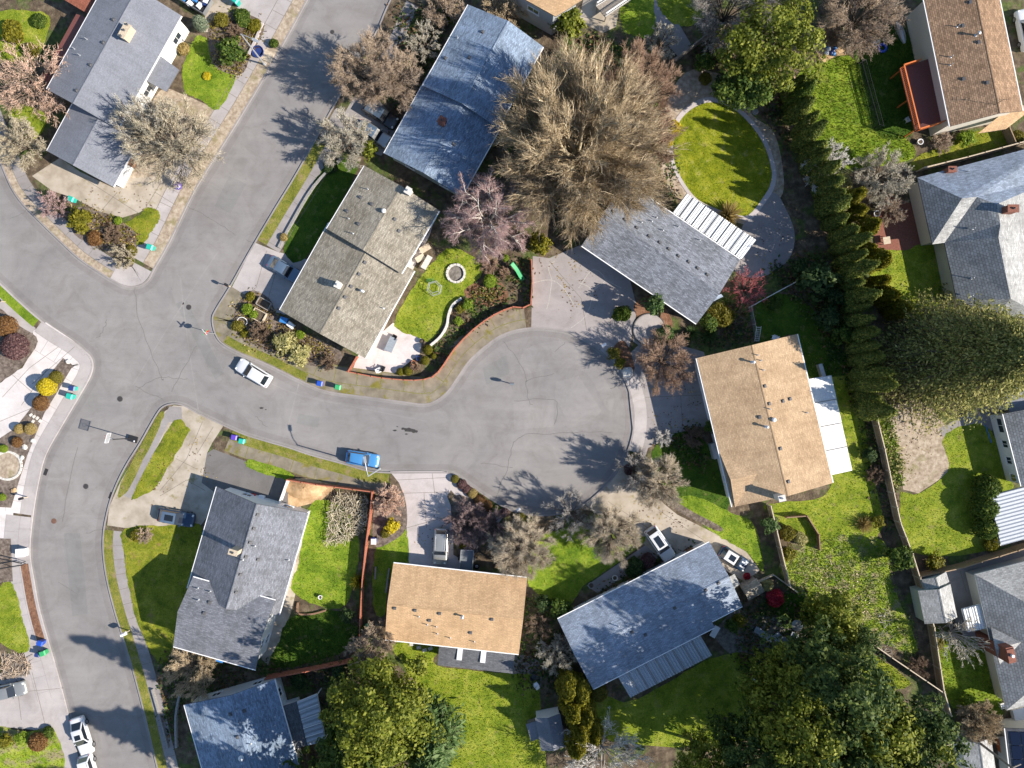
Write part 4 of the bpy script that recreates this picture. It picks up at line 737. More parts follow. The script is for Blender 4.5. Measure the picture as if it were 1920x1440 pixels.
# -- hipped house lower right
h = house('grey corrugated-look hip-roofed house with a leaning red brick chimney at the lower edge', (1890, 1200))
r = polyroof(h, [('roof_pale', [(1828, 1077, 3), (1990, 1035, 3), (1975, 1110, 4.6), (1920, 1128, 4.7)]), ('roof_tile', [(1828, 1077, 3), (1920, 1128, 4.7), (1955, 1275, 4.7), (1887, 1332, 3)]), ('roof_pale', [(1887, 1332, 3), (1955, 1275, 4.7), (1985, 1310, 3.4)]), ('roof_slate', [(1920, 1128, 4.7), (1975, 1110, 4.6), (1990, 1290, 3.8), (1955, 1275, 4.7)])], fascia='gutter_white')  # west slope in darker shingle, the others paler: shading put into colour
mb = MB(); mb.prism([G(p, 3)[:2] for p in ((1838, 1084), (1975, 1048), (1975, 1300), (1895, 1322))], .1, 2.9); mb.build('wall', 'cream_paint', h)
polyroof(h, [('roof_pale', [(1858, 1176, 3.4), (1915, 1204, 4.75), (1866, 1216, 4.5)]), ('roof_pale', [(1866, 1216, 4.5), (1915, 1204, 4.75), (1875, 1246, 3.4)])], th=.1, name='cross_gable')
p = G((1836, 1196)); M = Matrix.Rotation(-1.35, 3, 'Z'); mb = MB(); mb.box((p.x, p.y, 2.9), (1.9, .9, 5.7), ax=M); mb.box((p.x, p.y, 5.8), (1.5, .9, .1), ax=M); ch = mb.build('chimney', 'brick_red', h); mb = MB(); mb.lathe((p.x, p.y, 5.85), [(.2, 0), (.18, .3), (.12, .3)], 10); mb.build('chimney_pot', 'vent_white', ch)
cover('small white slatted awning attached to the hip-roofed house with the leaning chimney', [(1805, 1143, 2.5), (1838, 1134, 2.6), (1849, 1178, 2.6), (1816, 1185, 2.5)], 'corrugated_white', 6, amp=.04, joists=2, name='awning', cat='awning', fascia='white_paint')
# -- house at the top behind the great tree
h = house('two-storey house with a brown roof corner seen behind the top of the huge bare tree', (1000, -20))
polyroof(h, [('roof_orange', [(1042, 31, 5.4), (1092, 0, 5.4), (1050, -90, 6), (950, -20, 5.6)])]); mb = MB(); wp = [G(p, 5.4) for p in ((1038, 25), (1082, -2), (1040, -84), (956, -22))]; mb.prism([p[:2] for p in wp], .1, 5.25); mb.build('wall', 'grey_paint', h)
q = wp[0].lerp(wp[3], .45); dv = (wp[0]-wp[3]).normalized(); window(h, (q.x, q.y, 3.6), (-dv.y, dv.x) if (-dv.y) < 0 or dv.x < 0 else (dv.y, -dv.x), 1.6, 1.0)
# -- bottom right corner
h = house('dark panelled roof corner at the bottom beside the orange post and leaning pole', (1900, 1410), 'house', 'house')
g = Gable((1955, 1368), (1968, 1480), (1887, 1384), (2010, 1360), 4.2, 3.0); g.roof(h, 'roof_dark'); g.walls(h, 'cream_paint', win=False)
sp = MB()
for u in range(3):
    for v in range(4):
        a_, d_ = .4+v*1.7, g.dL*(.9-.3*u); q = g.pt(a_+.8, d_-g.dL*.13)+Vector((0, 0, .06)); nz = g.nrm(q); sp.box(q, (1.6, 1.0, .04), ax=Matrix((g.ax, nz.cross(g.ax), nz)).transposed())
sp.build('solar_panel', 'solar', g.obj)
# -- sheds
def shed(label, R0, R1, eL, eR, zr, ze, roof, wall, gut=None, name='shed', cat='shed'):
    h = house(label, R0, cat, name); g = Gable(R0, R1, eL, eR, zr, ze); g.roof(h, roof, wall, gut, .08); g.walls(h, wall, .15, .15, win=False, drop=.09)
    q = g.r1-g.ax*.15; door(h, (q.x, q.y, 1.05), g.ax, 1.0, 1.8, wall); return h, g
h, g = shed('large pale shed with one darker slope on the paved yard beside the plank fence', (1761, 1105), (1774, 1168), (1722, 1112), (1783, 1100), 3.2, 2.3, 'roof_pale', 'sage_paint')  # both slopes share one even pale roof material
h2, g2 = shed('short lower shed roof in front of the large pale shed on the paved yard', (1755, 1083), (1761, 1102), (1729, 1089), (1776, 1079), 2.7, 2.0, 'roof_pale', 'sage_paint')
shed('small weathered grey garden shed beside the crimson bush and white edged planter', (1397, 1112), (1427, 1095), (1389, 1101), (1406, 1125), 2.3, 1.7, 'roof_beige', 'wood_grey')
shed('brown-grey garden shed standing against the gold arborvitae clump', (1027, 1346), (1039, 1408), (1004, 1352), (1051, 1342), 2.9, 2.3, 'roof_greyflat', 'white_paint')
shed('blue and white ridged shed at the bottom edge below the leaning utility pole', (1837, 1392), (1846, 1455), (1804, 1398), (1859, 1387), 2.9, 2.2, 'roof_pale', 'white_paint')
h = house('low flat grey lean-to beside the brown-grey garden shed', (998, 1375), 'lean-to', 'lean_to'); polyroof(h, [('roof_greyflat', [(986, 1358, 1.5), (1004, 1352, 1.7), (1014, 1384, 1.7), (996, 1390, 1.5)])]); mb = MB(); mb.prism([G(p, 1.5)[:2] for p in ((989, 1360), (1003, 1356), (1011, 1381), (998, 1386))], .1, 1.4); mb.build('wall', 'wood_grey', h)
# ------------------------------------------------------------------ fences and edgings
def fence(label, px, h=1.8, m='wood', step=2.4, cap=None, board=.16, name='fence', cat='fence', lean=0):
    pts = [G(p, LOT) for p in px]; t = thing(name, label, cat, tuple(pts[0][:2])+(0,)); cap = cap or m; pan = MB(); rl = MB(); po = []
    for a, b in zip(pts, pts[1:]):
        d = b-a; L = d.length
        if L < .05: continue
        u = d/L; n = Vector((-u.y, u.x, 0)); M = Matrix((u, n, Vector((0, 0, 1)))).transposed(); k = max(1, int(L/board))
        for i in range(k):
            hh = h-.12+random.uniform(-.015, .015); pan.box(a+u*((i+.5)*L/k)+n*(.012 if i % 2 else -.004)+Vector((0, 0, hh/2)), (L/k*.93, .022, hh), ax=M)
        rl.box((a+b)/2+Vector((0, 0, h-.06)), (L, .12, .045), ax=M); rl.box((a+b)/2+Vector((0, 0, .35))-n*.05, (L, .04, .09), ax=M); rl.box((a+b)/2+Vector((0, 0, h-.35))-n*.05, (L, .04, .09), ax=M)
        q = max(1, round(L/step)); po += [a+u*(i*L/q) for i in range(q)]
    po.append(pts[-1]); pan.build('fence_panel', m, t); rl.build('rail', cap, t)
    for p in po: mb = MB(); mb.box(p+Vector((0, 0, h/2+.03)), (.13, .13, h+.06)); mb.build('post', cap, t)
    return t
def wirefence(label, px, h=1.2, m='galv', step=2.5, name='wire_fence', cat='fence', r=.025):
    pts = [G(p, LOT) for p in px]; t = thing(name, label, cat, tuple(pts[0][:2])+(0,)); mb = MB(); po = []
    for a, b in zip(pts, pts[1:]):
        for z in (.15, .5, .85, h): mb.tube(a+Vector((0, 0, z)), b+Vector((0, 0, z)), r if z == h else .01, n=5)
        q = max(1, round((b-a).length/step)); po += [a.lerp(b, i/q) for i in range(q)]
    mb.build('rails', m, t)
    for p in po+[pts[-1]]: k = MB(); k.tube(p, p+Vector((0, 0, h+.05)), r*1.3, n=6); k.build('post', m, t)
    return t
fence('red brown plank fence curving along the north court pavement', smooth_poly([(996, 490), (995, 572), (962, 577), (926, 592), (888, 619), (853, 655), (832, 686), (812, 707), (780, 713), (740, 711), (700, 706), (655, 697)], False, 2)[:], 1.2, 'red_wood', 2.2)
fence('short pinkish board fence running from the beige house corner to the pavement fence', [(656, 697), (672, 670)], 1.2, 'red_wood')
fence('red brown plank fence around the branch pile and down past the orange tan house', [(545, 897), (600, 906), (702, 919), (698, 960), (690, 1020), (684, 1080), (680, 1150), (678, 1200)], 1.6, 'red_wood')
fence('white slim board fence beside the sand heap and grey split-level house', [(544, 898), (526, 948)], 1.3, 'white_paint')
fence('long red brown plank fence between the dark lower lawn and the street corner house', [(505, 1264), (580, 1250), (662, 1233)], 1.7, 'red_wood')
fence('brown plank fence dividing the tan house lawn from the overgrown lot', [(1437, 945), (1448, 990), (1472, 1092)], 1.7, 'wood', cap='wood_pale')
fence('long wooden plank fence running down the right side of the overgrown lot', [(1625, 755), (1646, 840), (1663, 921), (1675, 975), (1697, 1032), (1711, 1078), (1737, 1168), (1755, 1285), (1768, 1330)], 1.8, 'wood', cap='wood_pale')
fence('white topped plank fence slanting between the overgrown lot and dark conifers', [(1602, 1183), (1660, 1224), (1757, 1290)], 1.7, 'wood_grey', cap='wood_pale')
fence('dark plank fence between the curved lawn and the lower right paved yard', [(1711, 1075), (1790, 1058), (1925, 1016)], 1.8, 'wood', cap='wood')
fence('dark plank fence behind the grey hip-roofed house, below the brown house lawn', [(1718, 322), (1800, 302), (1925, 268)], 1.8, 'wood_grey', cap='wood_pale')
fence('thin wooden fence between the arborvitae row and the tufted lawn', [(1498, 200), (1512, 250), (1524, 296)], 1.5, 'wood', cap='wood_pale')
fence('yellowish wooden screen fence beside the bare grey scrub', [(1604, 362), (1670, 344)], 1.5, 'wood_pale')
fence('weathered plank fence at the bottom edge beside the brown round bush', [(1730, 1396), (1785, 1378), (1925, 1362)], 1.7, 'wood_grey', cap='wood_pale')
fence('narrow wooden lattice fence slanting away from the top of the huge bare tree', [(1259, 122), (1312, 82), (1372, 40)], 1.8, 'wood_grey')
fence('brown gate fence at the corner of the brown house garden', [(1878, 245), (1892, 278)], 1.5, 'wood')
fence('brown board fence behind the raised bed on the tan house corner lawn', [(1470, 968), (1508, 965), (1530, 1000), (1532, 1028)], 1.0, 'brown_paint')
wirefence('pale pipe fence crossing the dark planting behind the red twigged shrub', [(1404, 576), (1440, 556), (1486, 531)], 1.1, 'pipe_white', r=.04)
wirefence('pale wire fence running beside the blue ladder behind the tan house', [(1404, 578), (1417, 640)], 1.2, 'galv')
wirefence('dark wire pen fence between the tufted lawn and the shaded brown house yard', [(1607, 121), (1640, 240), (1648, 242), (1615, 120), (1607, 121)], 1.2, 'black_metal', r=.04)
wirefence('low wire fence beside the daffodil bank', [(1690, 920), (1700, 960)], 1.0, 'galv') if False else None
wirefence('low black wire border fence around the patch of grass by the cream bush', smooth_poly([(925, 978), (906, 985), (899, 1010), (898, 1030), (912, 1040), (925, 1050)], False, 2), .5, 'black_metal', r=.04)
def edging(label, px, w=.25, h=.3, m='stone_pale', name='garden_wall', cat='garden wall', sm=True):
    pl = [G(p) for p in (smooth_poly(px, False, 4) if sm else px)]; o0, o1 = offset(pl, -w/2), offset(pl, w/2); mb = MB()
    for i in range(len(pl)-1):
        q = [o0[i], o0[i+1], o1[i+1], o1[i]]; mb.add([(*p, .1) for p in q]+[(*p, .12+h) for p in q], [(4, 5, 6, 7), (0, 1, 5, 4), (2, 3, 7, 6), (1, 2, 6, 5), (3, 0, 4, 7)])
    return tag(mb.build(name, m), label, cat)
edging('white curved low garden wall between the lawn and dark bed by the court fence', [(866, 560), (850, 572), (842, 590), (838, 612), (826, 632), (808, 648)], .3, .45)
edging('white curb edging along the shrub bed by the street lamp at the top', [(494, 45), (482, 75), (468, 104)], .3, .3, 'concrete_pale', sm=False)
edging('pale plank border around the triangular planter behind the small garden shed', [(1421, 1088), (1448, 1076), (1492, 1108)], .14, .5, 'wood_pale', sm=False)
edging('row of grey stones between shaded sidewalk and lawn of the beige house', [(640, 300), (590, 350), (545, 425), (524, 465)], .3, .3, 'stone_grey')
edging('low grey retaining wall along the shaded sidewalk at the bottom left', [(288, 1290), (305, 1350), (318, 1400)], .2, .4, 'stone_grey')
edging('short curved grey retaining wall below the dim bare tree, next to the shaded sidewalk', [(341, 1295), (333, 1340), (334, 1398)], .25, .5, 'stone_grey')
edging('dark curved timber border across the lower lawn of the split-level house', [(560, 1128), (560, 1148), (585, 1150), (612, 1143)], .2, .3, 'brown_paint')
edging('low concrete bed wall beside the driveway of the yellow domed shrubs', [(20, 952), (50, 960)], .2, .2, 'concrete_pale', sm=False) if False else None
# ------------------------------------------------------------------ vehicles (local: +x forward)
def loft(mb, secs, mi=0):
    n = len(secs[0]); k = len(secs); vs = [p for s_ in secs for p in s_]
    fs = [(j*n+i, j*n+(i+1) % n, (j+1)*n+(i+1) % n, (j+1)*n+i) for j in range(k-1) for i in range(n)]+[tuple(range(n-1, -1, -1)), tuple(range((k-1)*n, k*n))]
    return mb.add(vs, fs, mi)
def make_car(label, L, W, Ht, paint, roofp=None, kind='suv', sunroof=False, cat='car', name='parked_car', stripes=False, rack=False, group=None):
    t = thing(name, label, cat, (0, 0, 0), 0, group); ORG[t.name] = Vector(); hl, hw = L/2, W/2; belt = Ht*.60; hood = Ht*.56
    def sec(x, w, zt, zb=.22): return [(x, -w*.96, zb), (x, -w, zb+.18), (x, -w*.99, zt-.16), (x, -w*.9, zt-.03), (x, -w*.5, zt+.015), (x, 0, zt+.025), (x, w*.5, zt+.015), (x, w*.9, zt-.03), (x, w*.99, zt-.16), (x, w, zb+.18), (x, w*.96, zb)]
    fx, rx = hl, -hl; xs = [(rx, .82, belt-.18), (rx+.07, .93, belt-.06), (rx+.25, .98, belt-.01), (rx+.8, 1, belt), (0, 1, belt), (hl*.36, 1, belt-.01), (hl*.5, .99, hood+.03), (hl*.75, .99, hood-.02), (hl-.28, .97, hood-.1), (hl-.1, .9, hood-.18), (hl, .74, hood-.28)]
    mb = MB(); loft(mb, [sec(x, w*hw, z) for x, w, z in xs]); b = mb.build('body', paint, t, smooth=False)
    sm = b.modifiers.new('sub', 'SUBSURF'); sm.levels = sm.render_levels = 2; b.data.polygons.foreach_set('use_smooth', [True]*len(b.data.polygons))
    if kind == 'sedan': gx = (hl*.42, hl*.1, -hl*.42, -hl*.78)
    elif kind == 'hatch': gx = (hl*.42, hl*.08, -hl*.66, -hl*.88)
    else: gx = (hl*.44, hl*.16, -hl*.74, -hl*.93)
    w0, w1 = hw*.86, hw*.72
    B = [(gx[0], w0), (gx[3], w0*.95)]; T = [(gx[1], w1), (gx[2], w1*.97)]; zb = belt-.03; zr = Ht
    c = [Vector((B[0][0], -B[0][1], zb)), Vector((B[0][0], B[0][1], zb)), Vector((B[1][0], B[1][1], zb)), Vector((B[1][0], -B[1][1], zb))]
    d = [Vector((T[0][0], -T[0][1], zr-.06)), Vector((T[0][0], T[0][1], zr-.06)), Vector((T[1][0], T[1][1], zr-.06)), Vector((T[1][0], -T[1][1], zr-.06))]
    mb = MB(); mb.add(c+d, [(0, 1, 5, 4), (1, 2, 6, 5), (2, 3, 7, 6), (3, 0, 4, 7), (4, 5, 6, 7)]); cb_ = mb.build('cabin', paint, t); bv = cb_.modifiers.new('bevel', 'BEVEL'); bv.width = .05; bv.segments = 2
    def inset(q, k, o):
        m = sum(q, Vector())/4; n = (q[1]-q[0]).cross(q[3]-q[0]).normalized()
        if n.dot(m-Vector((0, 0, Ht*.7))) < 0: n = -n
        return [m+(p-m)*k+n*o for p in q]
    def pane(nm, q, k=.88, o=.014, m='car_glass'): mb = MB(); mb.add(inset(q, k, o), [(0, 1, 2, 3)]); return mb.build(nm, m, t)
    pane('windshield', [c[0], c[1], d[1], d[0]], .93); pane('rear_window', [c[2], c[3], d[3], d[2]], .84); pane('side_window', [c[1], c[2], d[2], d[1]], .86); pane('side_window', [c[3], c[0], d[0], d[3]], .86)
    mb = MB(); x0, x1 = T[0][0]+.03, T[1][0]-.03; N = 6; Mw = 6; vs = []
    for i in range(N+1):
        for j in range(Mw+1):
            u, v = i/N, j/Mw*2-1; x = x0+(x1-x0)*u; wv = (w1+.02)*(1-.03*u); e = max(abs(2*u-1)**4, abs(v)**4); vs.append((x, v*wv, zr-.055+.06*(1-e)))
    mb.add(vs, [(i*(Mw+1)+j, i*(Mw+1)+j+1, (i+1)*(Mw+1)+j+1, (i+1)*(Mw+1)+j) for i in range(N) for j in range(Mw)]); rf = mb.build('roof', roofp or paint, t, smooth=True)
    if sunroof:
        mb = MB(); a, e = (x0-.22, x1+.5) if sunroof == 'pano' else (x0-.12, x0-.75); mb.box(((a+e)/2, 0, zr+.012), (abs(a-e), w1*1.12, .02)); mb.build('sunroof', 'car_glass', rf)
    if rack:
        for s_ in (-1, 1): mb = MB(); mb.tube((x0-.2, s_*w1*.9, zr+.05), (x1+.2, s_*w1*.9, zr+.05), .022, n=6); mb.build('roof_rail', 'galv', rf)
    if stripes:
        for s_ in (-1, 1): mb = MB(); mb.add([(hl*.5, s_*.28-.1, hood+.075), (hl*.5, s_*.28+.1, hood+.075), (hl*.86, s_*.28+.09, hood-.01), (hl*.86, s_*.28-.09, hood-.01)], [(0, 1, 2, 3)]); mb.build('hood_stripe', 'car_white', t)
    for s_ in (-1, 1):
        for x in (hl*.62, -hl*.60):
            mb = MB(); r = .33; mb.tube((x, s_*(hw-.2), r), (x, s_*(hw+.01), r), r, n=20); wl = mb.build('wheel', 'rubber', t); m2 = MB(); m2.tube((x, s_*(hw+.0), r), (x, s_*(hw+.018), r), .21, n=14); m2.build('rim', 'rim', wl)
        mb = MB(); mb.box((hl-.27, s_*hw*.66, hood-.13), (.2, .26, .11), rz=-s_*.4); mb.build('headlight', 'lamp_lens', t)
        mb = MB(); mb.box((-hl+.14, s_*hw*.66, belt-.13), (.12, .26, .13), rz=s_*.25); mb.build('tail_light', 'red_lens', t)
        mb = MB(); mb.box((gx[0]-.3, s_*(hw*.98), belt+.06), (.11, .2, .12)); mb.build('mirror', paint, t)
    return t
def put(o, px, d, z=.0, zc=.9):
    p = G(px, zc); o.location = (p.x, p.y, z); o.rotation_euler = (0, 0, math.atan2(-d[1], d[0])); return o
put(make_car('white parked suv with a dark rear window by the mossy north kerb', 4.75, 1.86, 1.6, 'car_white', kind='hatch'), (474, 699), (-66, -40))
put(make_car('bright blue hatchback parked by the grass strip beneath the street lamp', 4.25, 1.78, 1.5, 'car_blue', kind='hatch'), (679, 861), (62, 10))
put(make_car('dark steel blue car with a pale glass top on the cracked driveway', 4.7, 1.85, 1.45, 'car_navy', 'car_steel', 'hatch', 'pano'), (329, 971), (65, 12), LOT)
put(make_car('silver suv parked on the pale driveway in front of the orange tan house', 4.6, 1.85, 1.68, 'car_silver', kind='suv', rack=True), (826, 1025), (-3, 62), LOT)
put(make_car('white suv with a big black glass roof, half in house shadow', 4.75, 1.88, 1.65, 'car_white', kind='suv', sunroof='pano', rack=True), (1238, 1020), (40, 58), LOT)
put(make_car('small navy hatchback with a white roof and hood stripes', 4.0, 1.76, 1.45, 'car_navy', 'car_white', 'hatch', 'pano', stripes=True), (1376, 1048), (52, 33), LOT)
put(make_car('white sedan with dark sunroof parked at the lower left kerb', 4.9, 1.86, 1.47, 'car_white', kind='sedan', sunroof='small'), (151, 1382), (22, 70))
put(make_car('white car cut by the bottom edge behind the white sedan', 4.8, 1.85, 1.5, 'car_white', kind='suv', rack=True), (166, 1452), (22, 70))
put(make_car('silver car on the concrete driveway at the left edge', 4.6, 1.82, 1.5, 'car_silver', kind='suv'), (14, 1297), (60, -13), LOT)
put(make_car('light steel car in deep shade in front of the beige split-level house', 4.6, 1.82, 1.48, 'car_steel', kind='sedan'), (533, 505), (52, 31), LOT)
put(make_car('dark car in shade in front of the long blue-grey house', 4.8, 1.85, 1.5, 'car_black', 'car_steel', 'suv'), (713, 214), (58, 36), LOT)
put(make_car('pale grey car half hidden between the bare bush and shaded house', 4.6, 1.82, 1.5, 'car_silver', 'car_steel', 'sedan'), (701, 250), (56, 35), LOT)
put(make_car('white vehicle at the upper edge beside the tall brown house', 5.2, 1.95, 1.9, 'car_white', kind='suv'), (1925, 55), (-12, -60), LOT)
# utility trailer in front of the orange-tan house
t = thing('utility_trailer', 'dark open utility trailer parked beside the silver suv', 'trailer', (0, 0, 0), 0); ORG[t.name] = Vector(); mb = MB(); mb.box((0, 0, .55), (2.5, 1.55, .06)); mb.build('bed', 'plastic_grey', t)
for s_ in (-1, 1):
    mb = MB(); mb.box((0, s_*.8, .82), (2.6, .06, .55)); mb.build('side_panel', 'grey_metal', t); mb = MB(); mb.tube((-.1, s_*.9, .33), (-.1, s_*1.1, .33), .33, n=18); wl = mb.build('wheel', 'rubber', t); mb = MB(); mb.tube((-.1, s_*1.09, .33), (-.1, s_*1.115, .33), .18, n=12); mb.build('rim', 'rim', wl)
    mb = MB(); mb.box((s_*1.29, 0, .8), (.05, 1.55, .5)); mb.build('tailgate', 'grey_metal', t)
mb = MB(); mb.box((1.8, .22, .5), (1.15, .07, .08), rz=-.35); mb.box((1.8, -.22, .5), (1.15, .07, .08), rz=.35); mb.build('drawbar', 'black_metal', t); put(t, (875, 1050), (-3, 40), LOT)
t = thing('spare_wheel', 'loose spoked wheel lying on the ground beside the utility trailer', 'wheel', tuple(G((894, 1061))[:2])+(LOT,)); o = MB().lathe(ORG[t.name], [(.36, .02), (.36, .2), (.2, .22), (.2, .04)], 20).build('tyre', 'rubber', t); MB().lathe(ORG[t.name], [(.2, .05), (.19, .16), (.05, .18)], 14).build('rim', 'rim', t)
# junk trailer, top left
t = thing('junk_trailer', 'open trailer heaped with blue and white junk beside the long grey corner house', 'trailer', tuple(G((370, 6))[:2])+(LOT,)); o = ORG[t.name]; M = Matrix.Rotation(-.55, 3, 'Z')
mb = MB(); mb.box(o+Vector((0, 0, .5)), (4.2, 2.0, .08), ax=M); mb.build('bed', 'plastic_black', t)
for dx, dy, sx, sy in ((0, 1.0, 4.2, .06), (0, -1.0, 4.2, .06), (2.1, 0, .06, 2.0), (-2.1, 0, .06, 2.0)): mb = MB(); mb.box(o+M@Vector((dx, dy, .85)), (sx, sy, .7), ax=M); mb.build('side_panel', 'grey_metal', t)
JM = ['plastic_white', 'tarp_blue', 'plastic_navy', 'plastic_white', 'plastic_red', 'plastic_black', 'plastic_grey']
for k in range(16):
    q = o+M@Vector((random.uniform(-1.8, 1.8), random.uniform(-.8, .8), random.uniform(.65, 1.0))); tag(MB().box(q, [random.uniform(.3, .8) for _ in '123'], rz=random.uniform(0, 3)).build('junk_box', JM[k % 7]), ['pale', 'blue', 'navy', 'white', 'red', 'black', 'grey'][k % 7]+' junk box heaped in the open trailer', 'box', 'junk heaped in the trailer')
for s_ in (-1, 1): mb = MB(); a = o+M@Vector((0, s_*1.05, .33)); b = o+M@Vector((0, s_*1.25, .33)); mb.tube(a, b, .33, n=16); mb.build('wheel', 'rubber', t)
# ------------------------------------------------------------------ bins
def bin_(label, px, m, d=(1, .3), lidm=None, s=1.0, group=None, z=LOT):
    p = G(px, .8); t = thing('wheelie_bin', label, 'bin', (0, 0, 0), 0, group); ORG[t.name] = Vector(); mb = MB()
    mb.add([(-.24, -.22, .08), (.24, -.22, .08), (.24, .22, .08), (-.24, .22, .08), (-.31, -.29, .98), (.33, -.29, .92), (.33, .29, .92), (-.31, .29, .98)], [(3, 2, 1, 0), (0, 1, 5, 4), (1, 2, 6, 5), (2, 3, 7, 6), (3, 0, 4, 7)]); mb.build('bin_body', m, t)
    mb = MB(); mb.add([(-.34, -.32, .99), (.38, -.32, .93), (.38, .32, .93), (-.34, .32, .99), (-.3, -.25, 1.07), (.25, -.25, 1.04), (.25, .25, 1.04), (-.3, .25, 1.07)], [(3, 2, 1, 0), (4, 5, 6, 7), (0, 1, 5, 4), (1, 2, 6, 5), (2, 3, 7, 6), (3, 0, 4, 7)]); mb.build('lid', lidm or m, t)
    mb = MB(); mb.tube((-.4, -.22, .96), (-.4, .22, .96), .025, n=6); mb.build('handle', m, t)
    for s_ in (-1, 1): mb = MB(); mb.tube((-.27, s_*.22, .13), (-.27, s_*.29, .13), .13, n=12); mb.build('wheel', 'rubber', t)
    t.location = (p.x, p.y, z); t.rotation_euler = (0, 0, math.atan2(-d[1], d[0])); t.scale = (s, s, s); return t
bin_('teal wheelie bin lying near the shrubs by the corner house driveway', (135, 374), 'plastic_teal', (1, .4), s=1.05); bin_('teal wheelie bin by the kerb beside the pointed corner bed', (283, 464), 'plastic_teal', (1, .35), s=1.1)
bin_('teal wheelie bin with open dark top beside the yellow round shrub, upper of two', (137, 728), 'plastic_teal', (1, .2), 'plastic_navy'); bin_('pale teal wheelie bin just below another bin near the yellow round shrub', (133, 743), 'plastic_teal', (1, .3), s=1.1)
bin_('purple blue round-lidded bin on the mossy north verge', (600, 719), 'plastic_purple', (1, .2), 'plastic_blue'); bin_('green wheelie bin on the mossy north verge', (634, 726), 'plastic_green', (1, .2))
bin_('blue bin standing on the south verge beside a teal one', (440, 820), 'plastic_blue', (1, .2), 'plastic_purple'); bin_('teal bin standing on the south verge beside a blue one', (454, 827), 'plastic_teal', (1, .2))
bin_('blue wheelie bin on the pavement by the red bark strip', (77, 1205), 'plastic_blue', (1, .3)); bin_('green wheelie bin at the lower end of the red bark strip', (82, 1224), 'plastic_green', (1, -.3)); bin_('dark navy bin next to the green bin at the lower end of the bark strip', (70, 1228), 'plastic_navy', (1, .2), s=.8)
bin_('green wheelie bin by the gate beside the orange tan house', (690, 1174), 'plastic_green', (0, 1)); bin_('teal bin against the garage end of the grey split-level house', (461, 928), 'plastic_teal', (1, .3), s=.8); bin_('white bin against the garage end of the grey split-level house', (491, 933), 'plastic_white', (1, .3)); bin_('red bin between the teal and the white one at the split-level garage', (474, 930), 'plastic_red', (1, .3), s=.85)
bin_('white topped blue bin leaning on the red fence by the pale driveway', (701, 1014), 'plastic_blue', (0, 1), 'plastic_white', 1.05); bin_('teal bin on the pale driveway at the top edge', (443, 3), 'plastic_teal', (1, .7), s=1.2); bin_('blue box bin on the shaded side of the shed on the right yard', (1727, 1091), 'plastic_blue', (1, .3), s=.8)
# ------------------------------------------------------------------ street furniture
def lamp(label, base, arm, h=7.6):
    p = G(base, LOT); t = thing('street_lamp', label, 'street lamp', tuple(p)); mb = MB(); mb.tube(p, p+Vector((0, 0, h)), .11, .07, 10); mb.tube(p, p+Vector((0, 0, .25)), .18, .16, 10); mb.build('pole', 'galv', t)
    a = Vector((arm[0], -arm[1], 0)).normalized(); q = p+Vector((0, 0, h-.1)); mb = MB(); mb.path([q, q+a*.7+Vector((0, 0, .35)), q+a*1.7+Vector((0, 0, .5))], .045, 8); mb.build('arm', 'galv', t)
    e = q+a*2.0+Vector((0, 0, .48)); M = a.to_track_quat('X', 'Z').to_matrix(); mb = MB(); mb.box(e, (.75, .3, .12), ax=M); hd = mb.build('lamp_head', 'galv', t); mb = MB(); mb.box(e-Vector((0, 0, .075)), (.5, .22, .03), ax=M); mb.build('lens', 'lamp_lens', hd)
lamp('grey street lamp arching over the blue hatchback', (712, 879), (-.15, -1), 7.3); lamp('white street lamp leaning across the shrub bed at the top', (496, 121), (.9, .45), 7.8)
def sign(label, px, h, face, txt=None):
    p = G(px, LOT); t = thing('street_sign', label, 'sign', tuple(p)); mb = MB(); mb.tube(p, p+Vector((0, 0, h)), .04, n=8); mb.build('pole', 'galv', t)
    mb = MB(); mb.box(p+Vector((0, 0, h-.28)), (.9, .02, .2), rz=face); mb.build('name_plate', 'plastic_green', t); mb = MB(); mb.box(p+Vector((0, 0, h-.06)), (.9, .02, .2), rz=face+1.4); mb.build('name_plate', 'plastic_white', t)
    mb = MB(); n = 8; r = .36; vs = []; c = p+Vector((0, 0, h-.8)); u = Vector((math.cos(face), math.sin(face), 0)); pr = Vector((-u.y, u.x, 0))
    for o_ in (.05, .07): vs += [c+pr*o_+u*(r*math.cos(math.pi/8+i*math.pi/4))+Vector((0, 0, r*math.sin(math.pi/8+i*math.pi/4))) for i in range(n)]
    mb.add(vs, [range(7, -1, -1), range(8, 16)]+[(i, (i+1) % 8, 8+(i+1) % 8, 8+i) for i in range(8)]); mb.build('sign_board', 'plastic_red', t)
sign('street sign pole with crossed plates on the kerb corner below the beige house', (403, 626), 3.1, .9)
def mailbox(label, px, ang, m='plastic_white', h=1.15, s=1.0):
    p = G(px, LOT); t = thing('mailbox', label, 'mailbox', tuple(p), ang); mb = MB(); mb.box((0, 0, h/2), (.1, .1, h)); mb.build('post', 'wood_pale', t)
    mb = MB(); W_, Lb = .16*s, .5*s; prof = [(-W_, 0), (W_, 0), (W_, .18*s)]+[(W_*math.cos(a), .18*s+W_*math.sin(a)) for a in np.linspace(.3, 2.84, 6)]+[(-W_, .18*s)]; k = len(prof); vs = [(x, y, h+z) for x in (-Lb/2, Lb/2) for y, z in prof]; mb.add(vs, [(i, (i+1) % k, k+(i+1) % k, k+i) for i in range(k)]+[range(k-1, -1, -1), range(k, 2*k)]); b = mb.build('box', m, t); MB().box((.0, W_+.015, h+.3*s), (.03, .02, .2)).build('flag', 'plastic_red', b)
